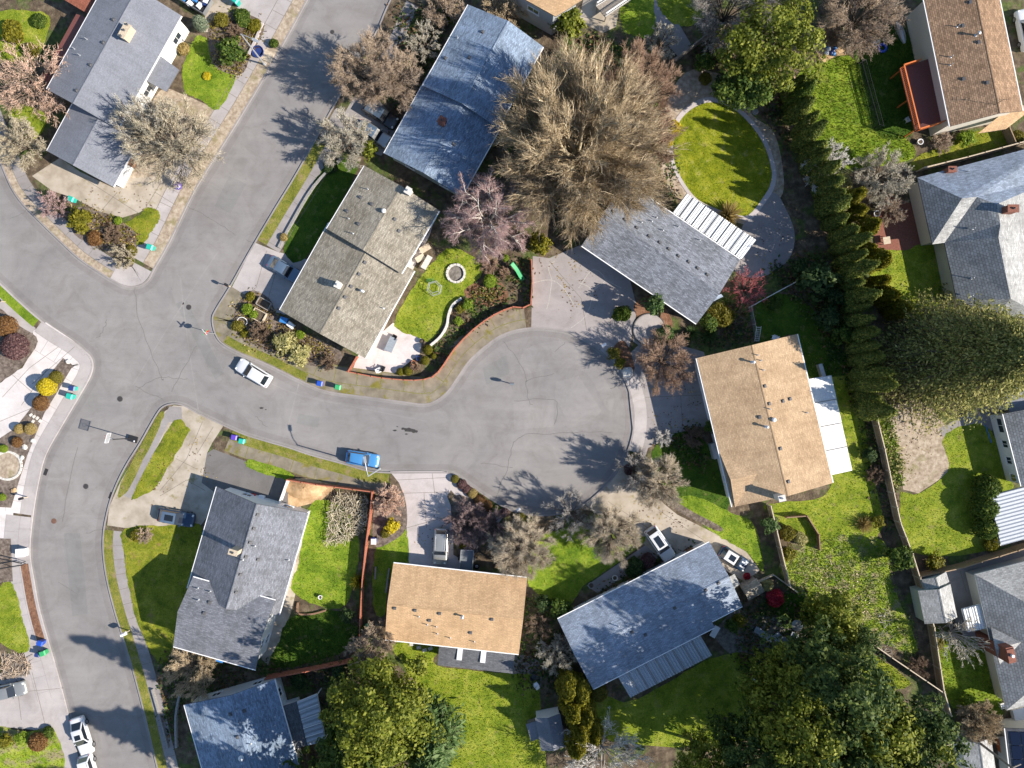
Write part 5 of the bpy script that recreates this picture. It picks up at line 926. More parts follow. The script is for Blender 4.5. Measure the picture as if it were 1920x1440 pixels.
mailbox('small dark mailbox on the kerb beside the shaded driveway of the beige house', (432, 537), 2.6, 'plastic_black'); mailbox('dark mailbox at the top of the grass verge near the cracked driveway', (198, 1004), 0, 'plastic_grey'); mailbox('white mailbox on the shaded verge of the left street', (243, 1182), .4, 'plastic_white', 1.2, 1.3); mailbox('white mailbox on a post beside the round yellow-green kerb shrub', (1129, 648), .5, 'plastic_white', 1.3, 1.2); mailbox('mailbox with a long post on the right rim of the court', (1176, 848), 0, 'plastic_grey', 1.4, 1.1); mailbox('dark mailbox leaning over pavement at the far left bed', (52, 932), .3, 'plastic_black', 1.1); mailbox('pale mailbox between low kerb shrubs on the south court rim', (972, 952), .6, 'plastic_white', 1.1); mailbox('dark mailbox on the green strip at the left edge', (10, 566), .4, 'plastic_black', 1.1)
# basketball hoop
p = G((250, 823), LOT); t = thing('basketball_hoop', 'portable basketball hoop on the kerb, leaning over the left street', 'basketball hoop', tuple(p)); u = Vector((-.96, .27, 0)); M = Matrix((u, Vector((-u.y, u.x, 0)), Vector((0, 0, 1)))).transposed()
MB().box(p+Vector((0, 0, .12)), (1.15, .75, .22), ax=M).build('base', 'plastic_black', t); q = p+u*.3; MB().tube(q+Vector((0, 0, .2)), q+u*.45+Vector((0, 0, 3.3)), .06, n=8).build('pole', 'black_metal', t)
bc = q+u*1.05+Vector((0, 0, 3.35)); MB().path([q+u*.4+Vector((0, 0, 3.0)), bc+Vector((0, 0, -.2))], .04, 6).build('bracket', 'galv', t)
mb = MB(); mb.box(bc, (.04, 1.25, .85), ax=M); bo = mb.build('backboard', 'plexi', t); mb = MB()
for dy, dz, sy, sz in ((0, .4, 1.3, .05), (0, -.4, 1.3, .05), (.62, 0, .05, .85), (-.62, 0, .05, .85)): mb.box(bc+M@Vector((.03, dy, dz)), (.05, sy, sz), ax=M)
mb.build('frame', 'plastic_white', bo); mb = MB(); rc = bc+u*.4+Vector((0, 0, -.25)); mb.path([rc+Vector((.23*math.cos(a), .23*math.sin(a), 0)) for a in np.linspace(0, 6.283, 17)], .015, 5); mb.build('rim', 'red_lens', t)
MB().lathe(p+M@Vector((-.3, .2, .24)), [(.09, 0), (.11, .04), (.03, .08)], 10).build('cap', 'plastic_white', t)
for px, lab, m, r in (((354, 576), 'dark round manhole cover near the street sign', 'cast_iron', .36), ((225, 748), 'dark round manhole cover at the middle of the left junction', 'cast_iron', .38), ((161, 912), 'dark round manhole cover on the lower left street', 'cast_iron', .36), ((101, 977), 'rusty reddish round manhole cover near the white left driveway', 'rusty_iron', .34), ((623, 60), 'small dark round manhole cover on the top street', 'cast_iron', .3)):
    p = G(px); t = thing('manhole_cover', lab, 'manhole cover', (p.x, p.y, .002)); MB().lathe((p.x, p.y, .002), [(r, 0), (r, .012), (r-.04, .013)], 24).build('ring', 'asphalt_dark' if m != 'rusty_iron' else m, t); mb = MB().lathe((p.x, p.y, .002), [(r-.05, .013), (r-.05, .02), (.02, .021)], 24); mb.build('lid', m, t)
for px, lab, a in (((86, 885), 'dark storm drain grate at the left kerb', 1.2), ((208, 929), 'dark storm drain grate at the kerb of the cracked driveway', 1.2)):
    p = G(px); t = thing('storm_drain', lab, 'drain', (p.x, p.y, .006)); MB().box((p.x, p.y, .012), (.85, .42, .02), rz=a).build('frame', 'cast_iron', t); mb = MB(); M = Matrix.Rotation(a, 3, 'Z')
    for k in range(7): mb.box(Vector((p.x, p.y, .03))+M@Vector((-.36+.12*k, 0, 0)), (.05, .36, .02), rz=a)
    mb.build('grate', 'black_metal', t)
p = G((46, 1034), LOT); t = thing('utility_box', 'white utility cabinet on the pavement at the left edge', 'utility box', tuple(p)); MB().box(p+Vector((0, 0, .42)), (1.0, .95, .84), rz=.05).build('cabinet', 'plastic_white', t); MB().box(p+Vector((0, 0, .87)), (1.08, 1.03, .06), rz=.05).build('lid', 'plastic_white', t); MB().box(p+Vector((0, 0, .03)), (1.15, 1.1, .06), rz=.05).build('base', 'concrete', t)
for lab, a, b in (('upper dark metal handrail slanting from the bark strip to the left edge', (50, 1053), (-10, 1040)), ('lower dark metal handrail meeting another at the bark strip end', (50, 1056), (-10, 1066))):
    A, B = G(a, LOT), G(b, LOT); t = thing('handrail', lab, 'handrail', tuple(A)); MB().tube(A+Vector((0, 0, .9)), B+Vector((0, 0, .9)), .07, n=8).build('rail', 'black_metal', t)
    for k in (0.03, .5, .97): q = A.lerp(B, k); MB().tube(q, q+Vector((0, 0, .9)), .04, n=8).build('post', 'black_metal', t)
p = G((1812, 1374), LOT); t = thing('utility_pole', 'tall grey utility pole leaning past the blue and white shed', 'utility pole', tuple(p)); MB().tube(p, p+Vector((0, 0, 8.8)), .17, .12, 12).build('pole', 'wood_grey', t); MB().box(p+Vector((0, 0, 8.2)), (2.2, .1, .12), rz=.4).build('crossarm', 'wood_grey', t)
# ------------------------------------------------------------------ garden things
def stonering(label, px, r, n, m, name='fire_pit', cat='fire pit', fill=None, h=.3):
    p = G(px, LOT); t = thing(name, label, cat, tuple(p)); mb = MB()
    for i in range(n): a = 2*math.pi*i/n; mb.box(p+Vector((r*math.cos(a), r*math.sin(a), h/2)), (.3*random.uniform(.8, 1.1), 2*math.pi*r/n*.92, h*random.uniform(.8, 1.1)), rz=a+random.uniform(-.1, .1))
    mb.build('stone_ring', m, t); mb = MB().lathe(p, [(r, .02), (r*.9, .07), (.05, .1)], 20); mb.build('fill', fill or 'mulch', t); return t
stonering('white stone fire ring with ash in the middle of the back lawn', (855, 513), 1.1, 15, 'stone_pale', fill='gravel_dark'); stonering('round bed ringed with pale stones and white pebbles at the left edge', (15, 873), 1.75, 24, 'stone_pale', 'stone_bed', 'garden bed', 'gravel_beige', .15)
p = G((1217, 618), LOT); t = thing('round_terrace', 'round grey concrete terrace slab with a dark rim between two driveways', 'terrace', tuple(p)); MB().lathe(p, [(1.95, 0), (1.95, .16), (1.85, .17)], 36).build('slab', 'concrete', t); mb = MB(); mb.path([p+Vector((2.02*math.cos(a), 2.02*math.sin(a), .1)) for a in np.linspace(0, 6.283, 41)], .07, 6); mb.build('rim', 'fascia_dark', t)
# climbing dome
p = G((815, 541), LOT); t = thing('climbing_frame', 'teal hexagonal wire climbing frame on the back lawn', 'climbing frame', tuple(p)); mb = MB(); rr = [(1.0, 0), (.95, .5), (.7, 1.0)]; 
for r, z in rr: mb.path([p+Vector((r*math.cos(a), r*math.sin(a), z)) for a in np.linspace(.3, 6.583, 7)], .03, 6)
for k in range(6): a = .3+k*math.pi/3; mb.path([p+Vector((r*math.cos(a), r*math.sin(a), z)) for r, z in rr], .03, 6)
mb.build('bars', 'galv', t); mb = MB(); q = p+Vector((-.7, .8, 0))
for k in range(6): mb.tube(q+Vector((-.3+k*.16, 0, .1)), q+Vector((-.1+k*.16, .3, 1.1)), .025, n=5)
mb.build('ladder', 'plastic_green', t)
# slide
t = thing('slide', 'curved green plastic slide lying in the dark bed inside the court fence', 'slide', tuple(G((969, 511), LOT))); pl = [G(p, LOT) for p in smooth_poly([(960, 497), (969, 507), (976, 518), (981, 526)], False, 4)]; o0, o1 = offset(pl, -.28), offset(pl, .28); mb = MB(); N = len(pl)
hz = [1.2*(1-i/(N-1))**1.3+.25 for i in range(N)]; vs = []
for i in range(N): vs += [(*o0[i], hz[i]+.15), (*o0[i], hz[i]), (*o1[i], hz[i]), (*o1[i], hz[i]+.15)]
mb.add(vs, [(4*i+k, 4*i+k+1, 4*i+k+5, 4*i+k+4) for i in range(N-1) for k in range(3)]); mb.build('chute', 'plastic_green', t); MB().tube(pl[0], (pl[0].x, pl[0].y, 1.4), .05).build('post', 'galv', t)
def table(label, px, size, h, m, rz=0, name='garden_table', legm='grey_metal', cat='table'):
    p = G(px, h); t = thing(name, label, cat, (p.x, p.y, LOT)); o = Vector((p.x, p.y, LOT)); M = Matrix.Rotation(rz, 3, 'Z'); mb = MB(); mb.box(o+Vector((0, 0, h-.03)), (size[0], size[1], .06), ax=M); mb.build('table_top', m, t)
    for sx in (-1, 1):
        for sy in (-1, 1): mb = MB(); mb.box(o+M@Vector((sx*(size[0]/2-.08), sy*(size[1]/2-.08), (h-.06)/2)), (.07, .07, h-.06), ax=M); mb.build('leg', legm, t)
    return t
def chair(label, px, m, rz, name='garden_chair', s=1.0, cat='chair'):
    p = G(px, .45); t = thing(name, label, cat, (p.x, p.y, LOT), rz); ORG[t.name] = Vector(); mb = MB(); mb.box((0, 0, .44*s), (.52*s, .52*s, .06)); mb.build('seat', m, t); mb = MB(); mb.add([(-.26*s, -.26*s, .44*s), (-.26*s, .26*s, .44*s), (-.4*s, .26*s, .95*s), (-.4*s, -.26*s, .95*s), (-.31*s, -.26*s, .44*s), (-.31*s, .26*s, .44*s), (-.45*s, .26*s, .95*s), (-.45*s, -.26*s, .95*s)], [(0, 1, 2, 3), (7, 6, 5, 4), (3, 2, 6, 7), (0, 3, 7, 4), (1, 5, 6, 2)]); mb.build('backrest', m, t)
    for sx in (-1, 1):
        for sy in (-1, 1): mb = MB(); mb.box((sx*.22*s, sy*.22*s, .21*s), (.05, .05, .42*s)); mb.build('leg', m, t)
        mb = MB(); mb.box((-.05, sx*.29*s, .64*s), (.5*s, .06, .04)); mb.build('armrest', m, t)
    return t
table('grey covered table on the pale sunlit patio of the beige house', (733, 646), (1.9, 1.0), .8, 'cushion_grey', 1.15)
for lab, px, m, rz in (('dark chair near the far end of the covered patio table', (739, 632), 'plastic_black', 2.6), ('dark chair in the shade by the patio fence', (718, 690), 'plastic_black', 1.2), ('white patio chair beside the pink fence corner', (712, 694), 'plastic_white', .4), ('white garden chair alone on the dark lawn below the patio cover', (1418, 1271), 'plastic_white', 1.0), ('blue-white chair in shade behind the tan house', (1451, 633), 'plastic_white', 2.8), ('dark chair on the gravel circle by the garden shed', (1000, 1268), 'plastic_black', .8), ('white chair on the gravel circle by the garden shed', (1005, 1283), 'plastic_white', 2.2), ('white seat on the shaded deck yard below the orange railing', (1701, 225), 'plastic_white', .5), ('white chair against the wall of the right hip-roofed house', (1878, 1322), 'plastic_white', .2), ('grey chair on the brick patio by the house wall', (1718, 373), 'plastic_grey', 3.0), ('pale chair on the brick patio just above a grey one', (1719, 388), 'plastic_white', 3.0) if False else ('pale folding chair on the brick patio near the big hip roof', (1728, 408), 'galv', 3.0)): chair(lab, px, m, rz)
table('white cooler table beside the grey corrugated patio cover', (1340, 1184), (1.5, .75), .75, 'plastic_white', 1.05); table('pale square garden table with dark hole on the brick patio', (1662, 451), (.9, .9), .7, 'wood_pale', .15); table('small dark side table under the eaves of the right hip-roofed house', (1875, 1298), (.8, 1.2), .7, 'plastic_grey', .2)
table('yellow wooden planter bench by the beige house eaves', (797, 466), (1.4, .8), .55, 'wood_pale', .55); table('white timber bench next to the yellow planter bench', (788, 484), (1.2, .7), .5, 'cloth_cream', .55); table('green cluttered potting table by the beige house lawn', (800, 492), (1.8, .7), .8, 'stone_pale', 1.05)
# sectional sofa
for k, (px, sx, sy, rz, lab) in enumerate((((1420, 1181), .75, .75, -.5, 'single square section at the upper end of the blue-grey outdoor sofa'), ((1435, 1191), 1.7, .8, -.5, 'long sofa section beside the square end on the shaded patio'), ((1456, 1193), 1.1, .8, .7, 'short turned section in the middle of the outdoor sofa'), ((1468, 1199), 1.3, .8, -.45, 'straight sofa section leading to the lower corner'), ((1484, 1199), 2.0, .8, 1.15, 'end sofa section beside the round fire bowl'), ((1474, 1216), .8, .75, 1.0, 'small end cushion section at the lowest corner of the sofa'))):
    p = G(px, .4); t = thing('outdoor_sofa', lab, 'sofa', (p.x, p.y, LOT), rz, 'outdoor sofa sections'); ORG[t.name] = Vector(); MB().box((0, 0, .2), (sx, sy, .3)).build('frame', 'plastic_black', t); MB().box((0, .06, .41), (sx*.96, sy*.8, .12)).build('seat_cushion', 'cushion_grey', t); MB().box((0, -sy/2+.1, .6), (sx*.96, .16, .4)).build('back_cushion', 'cushion_grey', t)
p = G((1491, 1170), LOT); t = thing('fire_bowl', 'round grey covered fire bowl beside the outdoor sofa', 'fire bowl', tuple(p)); MB().lathe(p, [(.35, 0), (.3, .35), (.7, .5), (.72, .58), (.4, .72), (.05, .76)], 20).build('bowl', 'grey_metal', t)
# ladder, blue ring, boards, ladder
t = thing('ladder', 'pale blue-white ladder leaning behind the tan house', 'ladder', tuple(G((1421, 637), LOT))); a, b = G((1419, 640), .2), G((1423, 612), 1.9); sd_ = Vector((.28, 0, 0)); mb = MB()
for s_ in (-1, 1): mb.tube(a+sd_*s_, b+sd_*s_, .035, n=6)
for k in range(8): q = a.lerp(b, (k+.5)/8); mb.tube(q-sd_, q+sd_, .028, n=6)
mb.build('rails', 'pipe_white', t)
p = G((1653, 91), LOT); t = thing('paddling_ring', 'bright blue inflatable ring in the brown house yard', 'paddling pool', tuple(p)); mb = MB(); n, m_ = 24, 10; R0_, r_ = .46, .17; vs = [p+Vector(((R0_+r_*math.cos(2*math.pi*j/m_))*math.cos(2*math.pi*i/n), (R0_+r_*math.cos(2*math.pi*j/m_))*math.sin(2*math.pi*i/n), r_+r_*math.sin(2*math.pi*j/m_))) for i in range(n) for j in range(m_)]
mb.add(vs, [(i*m_+j, ((i+1) % n)*m_+j, ((i+1) % n)*m_+(j+1) % m_, i*m_+(j+1) % m_) for i in range(n) for j in range(m_)]); mb.build('ring', 'plastic_blue', t, smooth=True)
def slab(label, a, b, w, h, m, name='board', cat='board', z=LOT):
    A, B = G(a, z), G(b, z); d = B-A; return tag(MB().box((A+B)/2+Vector((0, 0, h/2)), (d.length, w, h), ax=d.to_track_quat('X', 'Z').to_matrix()).build(name, m), label, cat)
slab('longer white board lying beside the bright blue ring', (1622, 92), (1648, 84), .12, .12, 'plastic_white'); slab('short white board lying just above the longer one near the blue ring', (1633, 83), (1648, 78), .3, .2, 'plastic_white'); slab('pale planks across the path corner above the tufted lawn', (1586, 86), (1605, 82), .6, .15, 'wood_pale', 'plank', 'plank')
slab('long pale upturned canoe beside the wall of the tall brown house', (1682, 45), (1694, 72), .7, .4, 'corrugated_white', 'canoe', 'canoe') if False else None
t = thing('canoe', 'long pale upturned canoe beside the wall of the tall brown house', 'canoe', tuple(G((1688, 60), LOT))); a, b = G((1681, 42), LOT), G((1696, 82), LOT); d = (b-a).normalized(); n_ = Vector((-d.y, d.x, 0)); mb = MB(); secs = []
for k in range(9): u = k/8; wv = .45*math.sin(math.pi*(.04+.92*u))**.6; c = a.lerp(b, u); secs.append([c+n_*wv*math.cos(f)+Vector((0, 0, .55*wv/.45*math.sin(f)+.02)) for f in np.linspace(0, math.pi, 7)])
mb.add([p for s_ in secs for p in s_], [(j*7+i, j*7+i+1, (j+1)*7+i+1, (j+1)*7+i) for j in range(8) for i in range(6)]); mb.build('hull', 'galv', t, smooth=True); MB().box((a+b)/2+Vector((0, 0, .56)), ((b-a).length*.8, .05, .05), ax=d.to_track_quat('X', 'Z').to_matrix()).build('keel', 'grey_metal', t)
p = G((1557, 97), LOT); t = thing('toy_heap', 'heap of blue and white toys on the bare sandy patch', 'toys', tuple(p))
for k in range(7): q = p+Vector((random.uniform(-.7, .7), random.uniform(-.5, .5), .15)); MB().lathe(q, [(.22, -.1), (.28, .05), (.2, .2), (.05, .28)], 10).build('toy', ['tarp_blue', 'plastic_white', 'plastic_navy'][k % 3], t)
def pot(label, px, m, r=.3, h=.45, cat='pot', name='flower_pot', fill='soil'):
    p = G(px, LOT); t = thing(name, label, cat, tuple(p)); MB().lathe(p, [(r*.7, 0), (r, h), (r*1.08, h), (r*1.08, h+.05), (r*.85, h+.05), (r*.8, h-.05)], 16).build('pot', m, t); MB().lathe(p, [(r*.82, h-.06), (r*.4, h-.02), (.02, h)], 12).build('soil', fill, t)
pot('white round pot on the brick patio, upper of two', (1649, 388), 'plastic_white', .4, .5); pot('white round pot on the brick patio, lower of two', (1641, 402), 'plastic_white', .38, .45); pot('dark pot on the shaded corner of the pale patio', (792, 640), 'plastic_black', .3); pot('terracotta pot beside the pale patio fence', (776, 680), 'terracotta', .28); pot('grey tub planter beside the shaded front path', (1108, 1096), 'stone_grey', .4); pot('dark navy tub beside the topiary balls', (785, 672), 'plastic_navy', .28); pot('white tub on the lawn of the split-level house', (602, 1118), 'plastic_white', .25); pot('pale pot by the shaded bed of the conifer-shaded house', (1152, 1082), 'stone_pale', .35); pot('white tub near the brown house corner shrubs', (1722, 268), 'plastic_white', .35); pot('pale urn in the bed below the yellow round shrub', (66, 800), 'stone_pale', .2, .3); pot('round dark kettle on the gable corner path', (522, 1138), 'plastic_navy', .45, .7)
for k, (x, y) in enumerate(((772, 1208), (785, 1214), (796, 1219), (807, 1216))): tag(MB().box(G((x, y), LOT+.06), (.55, .4, .08), rz=.1+k*.12).build('stepping_stone', 'stone_pale'), 'pale stepping stone set in the lawn below the orange tan house', 'stepping stone', 'stepping stones by the orange tan house')
for k, (x, y) in enumerate(((58, 778), (64, 781), (70, 784), (75, 789), (62, 790))): tag(MB().box(G((x, y), LOT+.07), (.4, .3, .1), rz=.6+k*.1).build('stepping_stone', 'stone_pale'), 'small white stepping stone in the dark mulch bed at the left', 'stepping stone', 'stepping stones in the left bed')
def boulder(label, px, r, m='stone_grey', name='boulder', z=LOT):
    p = G(px, z); bm = bmesh.new(); bmesh.ops.create_icosphere(bm, subdivisions=2, radius=1); rr = np.random.default_rng(int(px[0]*7+px[1]))
    for v in bm.verts: v.co *= r*(.8+.4*rr.random()); v.co.z *= .6; v.co.z += r*.3
    me = bpy.data.meshes.new(name); bm.to_mesh(me); bm.free(); me.materials.append(MATS[m]); o = bpy.data.objects.new(name, me); C.objects.link(o); o.location = p; return tag(o, label, 'rock')
boulder('white broken concrete lump beside the round yellow-green kerb shrub', (1176, 698), .7, 'stone_pale'); boulder('pale boulder at the bed below the tan bare shrub', (1218, 345), .6, 'stone_pale'); boulder('pale rock in the mulch bed below the bright yellow dome', (62, 826), .3, 'stone_pale'); boulder('grey rock in the left mulch bed by the rust shrub', (47, 838), .35, 'stone_pale'); boulder('white rock at the bed tip near the street corner', (128, 678), .3, 'stone_pale'); boulder('grey boulder beside the pond-like shaded path', (1415, 210), .45)
boulder('yellowish rock near the round stone-ringed bed', (27, 920), .35, 'sand'); boulder('pale rock by the round stone-ringed bed', (42, 858), .3, 'stone_pale'); boulder('brown stone lump in the yard behind the big arborvitae', (1478, 150), .8, 'wood')
for lab, px, sx, sy, rz, m in (('square timber raised bed with white rails in the beige house front garden', (487, 592), 1.6, 1.3, -.5, 'wood_pale'), ('dark timber raised bed just above the white railed one', (497, 570), 1.7, 1.0, -.5, 'wood_grey')):
    p = G(px, LOT); t = thing('raised_bed', lab, 'raised bed', tuple(p)); M = Matrix.Rotation(rz, 3, 'Z'); mb = MB()
    for dx, dy, ax_, ay in ((0, sy/2, sx, .1), (0, -sy/2, sx, .1), (sx/2, 0, .1, sy-.1), (-sx/2, 0, .1, sy-.1)): mb.box(p+M@Vector((dx, dy, .3)), (ax_, ay, .6), ax=M)
    mb.build('boards', m, t); MB().box(p+Vector((0, 0, .22)), (sx-.1, sy-.1, .4), ax=M).build('soil', 'soil', t)
p = G((456, 603), LOT); t = thing('garden_arch', 'white hooped garden edging in the front bed of the beige house', 'garden hoop', tuple(p)); mb = MB(); mb.path([p+Vector((.6*math.cos(a), .5*math.sin(a), .3+.25*math.sin(a))) for a in np.linspace(0, 6.283, 21)], .05, 6); mb.build('hoop', 'pipe_white', t)
p = G((1000, 10)); t = thing('wood_deck', 'small railed wooden deck with white rails at the top edge', 'deck', tuple(G((1145, 8))[:2])+(0,)); q = [(1118, 12), (1168, -18), (1182, 0), (1135, 32)]; P = GL(q, 1.5); MB().prism([p[:2] for p in P], 1.35, 1.5).build('floor_boards', 'wood_grey', t); rail(t, P[0], P[1], 'white_paint', .9); rail(t, P[2], P[3], 'white_paint', .9)
for q in P: c = q.lerp(sum(P, Vector())/4, .08); MB().box((c.x, c.y, .74), (.12, .12, 1.28)).build('post', 'wood_grey', t)
p = G((333, 348), .5); t = thing('toy_car', 'small purple and white covered scooter poking out under the white bare tree', 'scooter', (p.x, p.y, LOT), -.9); ORG[t.name] = Vector(); MB().lathe((0, 0, .05), [(.42, 0), (.5, .25), (.4, .6), (.15, .75)], 14).build('cover', 'plastic_purple', t); MB().box((.1, 0, .62), (.7, .35, .18), rz=.2).build('seat', 'plastic_white', t)
p = G((413, 1236), 4.4); h_ = tag(None, None, None) if False else None
t = thing('wall_cabinet', 'bright blue cabinet at the lower eaves of the grey split-level house', 'cabinet', tuple(G((418, 1224))[:2])+(0,)); q = G((413, 1236), 4.3); MB().box((q.x, q.y, 2.2), (.7, .5, 4.2), rz=-.3).build('cabinet', 'tarp_blue', t); MB().box((q.x, q.y, 4.36), (.85, .65, .1), rz=-.3).build('lid', 'tarp_blue', t)
slab('brown plywood sheet lying on the verge beside the white leaning street lamp', (490, 100), (511, 110), 1.3, .12, 'wood_pale', 'plywood_sheet', 'board')
t = thing('shadow_disc', 'dark navy disc painted as a deep shadow beside the white leaning street lamp', 'tub', tuple(G((484, 98), LOT))); MB().lathe(ORG[t.name], [(.75, 0), (.78, .25), (.7, .27), (.68, .12)], 24).build('tub', 'plastic_navy', t)  # low dark disc placed where only a shadow lay on the ground
slab('blue plastic crate under the eaves in the beige house side yard', (528, 599), (541, 603), .7, .7, 'tarp_blue', 'crate', 'crate'); slab('white slatted crate beside the blue one in the beige house side yard', (542, 606), (552, 614), .6, .6, 'plastic_white', 'crate', 'crate')
slab('leaning orange-red post beside the panelled roof corner at the bottom edge', (1864, 1376), (1880, 1440), .15, .6, 'orange_wood', 'timber_post', 'post'); slab('blue-white wall planter along the hip-roofed house', (1866, 1236), (1876, 1262), .5, .6, 'corrugated_white', 'planter', 'planter')
slab('white box step at the lower corner of the hip-roofed house', (1895, 1340), (1918, 1334), 1.8, .7, 'plastic_white', 'step_box', 'box'); slab('pale panel leaning in the shade beside the tan house lawn', (1533, 683), (1540, 706), .5, .8, 'galv', 'panel', 'panel')
slab('blue pool pole lying in the shade below the deodar', (1847, 797), (1858, 830), .12, .1, 'tarp_blue', 'pole', 'pole'); slab('white narrow gas cabinet by the tan house front wall', (1333, 830), (1340, 858), .8, 1.3, 'galv', 'cabinet', 'cabinet')
slab('white appliance on the grassy side path by the orange tan house', (705, 1062), (704, 1085), .2, .3, 'wood_grey', 'timber_edge', 'timber'); slab('grey timber lying beside the shaded side wall of the orange tan house', (730, 1065), (724, 1110), .2, .3, 'wood_grey', 'timber_edge', 'timber')
bpy.data.objects['timber_edge']['label'] = 'grey timber lying along the red fence of the orange tan house'
# heap of sand and heap of branches
p = G((572, 916), LOT); mb = MB(); vs = []; N = 18
for j in range(7):
    for i in range(N): a = 2*math.pi*i/N; r = (1-j/6.5); vs.append(p+Vector((2.6*r*math.cos(a)*random.uniform(.85, 1.1), 1.5*r*math.sin(a)*random.uniform(.85, 1.1), .85*(1-r*r)*random.uniform(.9, 1.1))))
mb.add(vs, [(j*N+i, j*N+(i+1) % N, (j+1)*N+(i+1) % N, (j+1)*N+i) for j in range(6) for i in range(N)]+[tuple(range(6*N, 7*N))]); tag(mb.build('sand_heap', 'sand', smooth=True), 'heap of yellow-brown sand inside the red fence corner', 'sand heap')
# ------------------------------------------------------------------ vegetation generators
def tubes(P0, P1, R0, R1, n=3):
    d = P1-P0; L = np.linalg.norm(d, axis=1, keepdims=True)+1e-9; d = d/L; ref = np.where(np.abs(d[:, 2:3]) < .9, np.array([[0, 0, 1.]]), np.array([[1., 0, 0]])); a = np.cross(d, ref); a /= np.linalg.norm(a, axis=1, keepdims=True)+1e-9; b = np.cross(d, a); N = len(P0)
    V = np.zeros((N, 2*n, 3))
    for i in range(n):
        o = a*math.cos(2*math.pi*i/n)+b*math.sin(2*math.pi*i/n); V[:, i] = P0+o*R0[:, None]; V[:, n+i] = P1+o*R1[:, None]
    base = (np.arange(N)*2*n)[:, None, None]; q = np.array([[i, (i+1) % n, n+(i+1) % n, n+i] for i in range(n)])[None]
    return V.reshape(-1, 3), (base+q).reshape(-1, 4)
def unit(v): return v/(np.linalg.norm(v, axis=1, keepdims=True)+1e-9)
def branch_gen(r, start, dirs, lens, rads, nseg, jit, up, taper=.25):
    """grow branches as polylines; returns (P0,P1,R0,R1) arrays and the list of joints"""
    P = start.copy(); d = unit(dirs); S0 = []; S1 = []; A = []; B = []; J = [P.copy()]
    for k in range(nseg):
        f0, f1 = 1-(1-taper)*k/nseg, 1-(1-taper)*(k+1)/nseg; Q = P+d*(lens/nseg)[:, None]; S0.append(P); S1.append(Q); A.append(rads*f0); B.append(rads*f1); P = Q; J.append(P.copy()); d = unit(d+r.normal(0, jit, d.shape)+np.array([0, 0, up]))
    return np.concatenate(S0), np.concatenate(S1), np.concatenate(A), np.concatenate(B), np.stack(J, 1), d
def bare_tree(seed, h, Rc, trunk=.25, nmain=9, n2=9, n3=9, n4=5, tw=.014, up=.12, droop=0.0, flat=.7, tr=None, out=.9, l2=.42, l3=.2, l4=.1, fan=None):
    """-> dict of branch arrays: limbs (thick) and twigs (thin); crown of radius Rc and height h"""
    r = np.random.default_rng(seed); tz = h*trunk; tr = tr or h*.022+.03; res = []
    c = np.array([0, 0, tz+(h-tz)*.45]); i = np.arange(nmain); cz = 1-1.25*(i+.5)/nmain; ph = i*2.39996+r.random(nmain)*.5; sr = np.sqrt(np.maximum(.02, 1-cz**2))
    tgt = np.stack([sr*np.cos(ph)*Rc*out, sr*np.sin(ph)*Rc*out, np.clip(cz, -.2, 1)*(h-c[2])*.95+c[2]], 1); st = np.zeros((nmain, 3)); st[:, 2] = tz*(.75+.3*r.random(nmain)); v = tgt-st; L = np.linalg.norm(v, axis=1)
    v0 = unit(v)-np.array([0, 0, .0]); a = branch_gen(r, st, v0, L, np.full(nmain, tr*.55), 6, .09, 0, .22); res.append(a[:4]); J = a[4]
    tk = (np.zeros((1, 3)), np.array([[0, 0, tz*1.0]]), np.array([tr]), np.array([tr*.7]))
    wp, wr, wo = fan or (.55, .85, .5)
    def kids(J, n, tmin, lmul, rad, nseg, jit, upv, base_rad, lmin=.5):
        N, K, _ = J.shape; u = tmin+(1-tmin)*r.random((N, n)); x = u*(K-1); k = np.minimum(x.astype(int), K-2); f = (x-k)[..., None]; ar = np.arange(N)[:, None]
        p = J[ar, k]*(1-f)+J[ar, k+1]*f; par = J[ar, k+1]-J[ar, k]; p = p.reshape(-1, 3); par = unit(par.reshape(-1, 3)); rnd = unit(r.normal(0, 1, p.shape)); o = unit((p-c)*np.array([1, 1, .8]))
        d = unit(par*wp+rnd*wr+o*wo+np.array([0, 0, upv-droop*.4])); ln = lmul*(lmin+(1-lmin)*r.random(len(p))); return branch_gen(r, p, d, ln, np.full(len(p), rad), nseg, jit, up*.3-droop*.12, .35)
    b = kids(J, n2, .3, Rc*l2, tr*.2, 4, .16, up, 0); res.append(b[:4]); d_ = kids(b[4], n3, .15, Rc*l3, max(tw*1.5, tr*.07), 3, .2, up, 0); tws = [d_[:4]]
    if n4: e_ = kids(d_[4], n4, .1, Rc*l4, tw, 2, .2, up, 0); tws.append(e_[:4])
    cat = lambda xs: [np.concatenate([x[k] for x in xs]) for k in range(4)]
    return tk, cat(res), cat(tws)
def build_bare(name, label, cat_, px, zc, mesh, twm, trm='trunk', group=None, rz=0, sc=1.0):
    p = G(px, zc); t = thing(name, label, cat_, (p.x, p.y, .1), 0, group); ORG[t.name] = Vector(); tk, lim, tws = mesh
    V, F = tubes(*tk, n=8); V2, F2 = tubes(*lim, n=5); mb = MB().arr(V, F).arr(V2, F2); mb.build('trunk', trm, t); V, F = tubes(*tws, n=3); MB().arr(V, F).build('crown', twm, t)
    t.rotation_euler = (0, 0, rz); t.scale = (sc, sc, sc); return t
def leafquads(P, Nrm, size, r, aspect=1.8):
    n = len(P); N = unit(Nrm); rnd = unit(r.normal(0, 1, (n, 3))); a = unit(np.cross(N, rnd)); b = np.cross(N, a); s = (size*(.6+.8*r.random(n)))[:, None] if np.isscalar(size) else (size*(.6+.8*r.random(n)))[:, None]
    V = np.stack([P-a*s*.5*aspect, P-b*s*.5, P+a*s*.5*aspect, P+b*s*.5], 1); return V.reshape(-1, 3), np.arange(4*n).reshape(-1, 4)
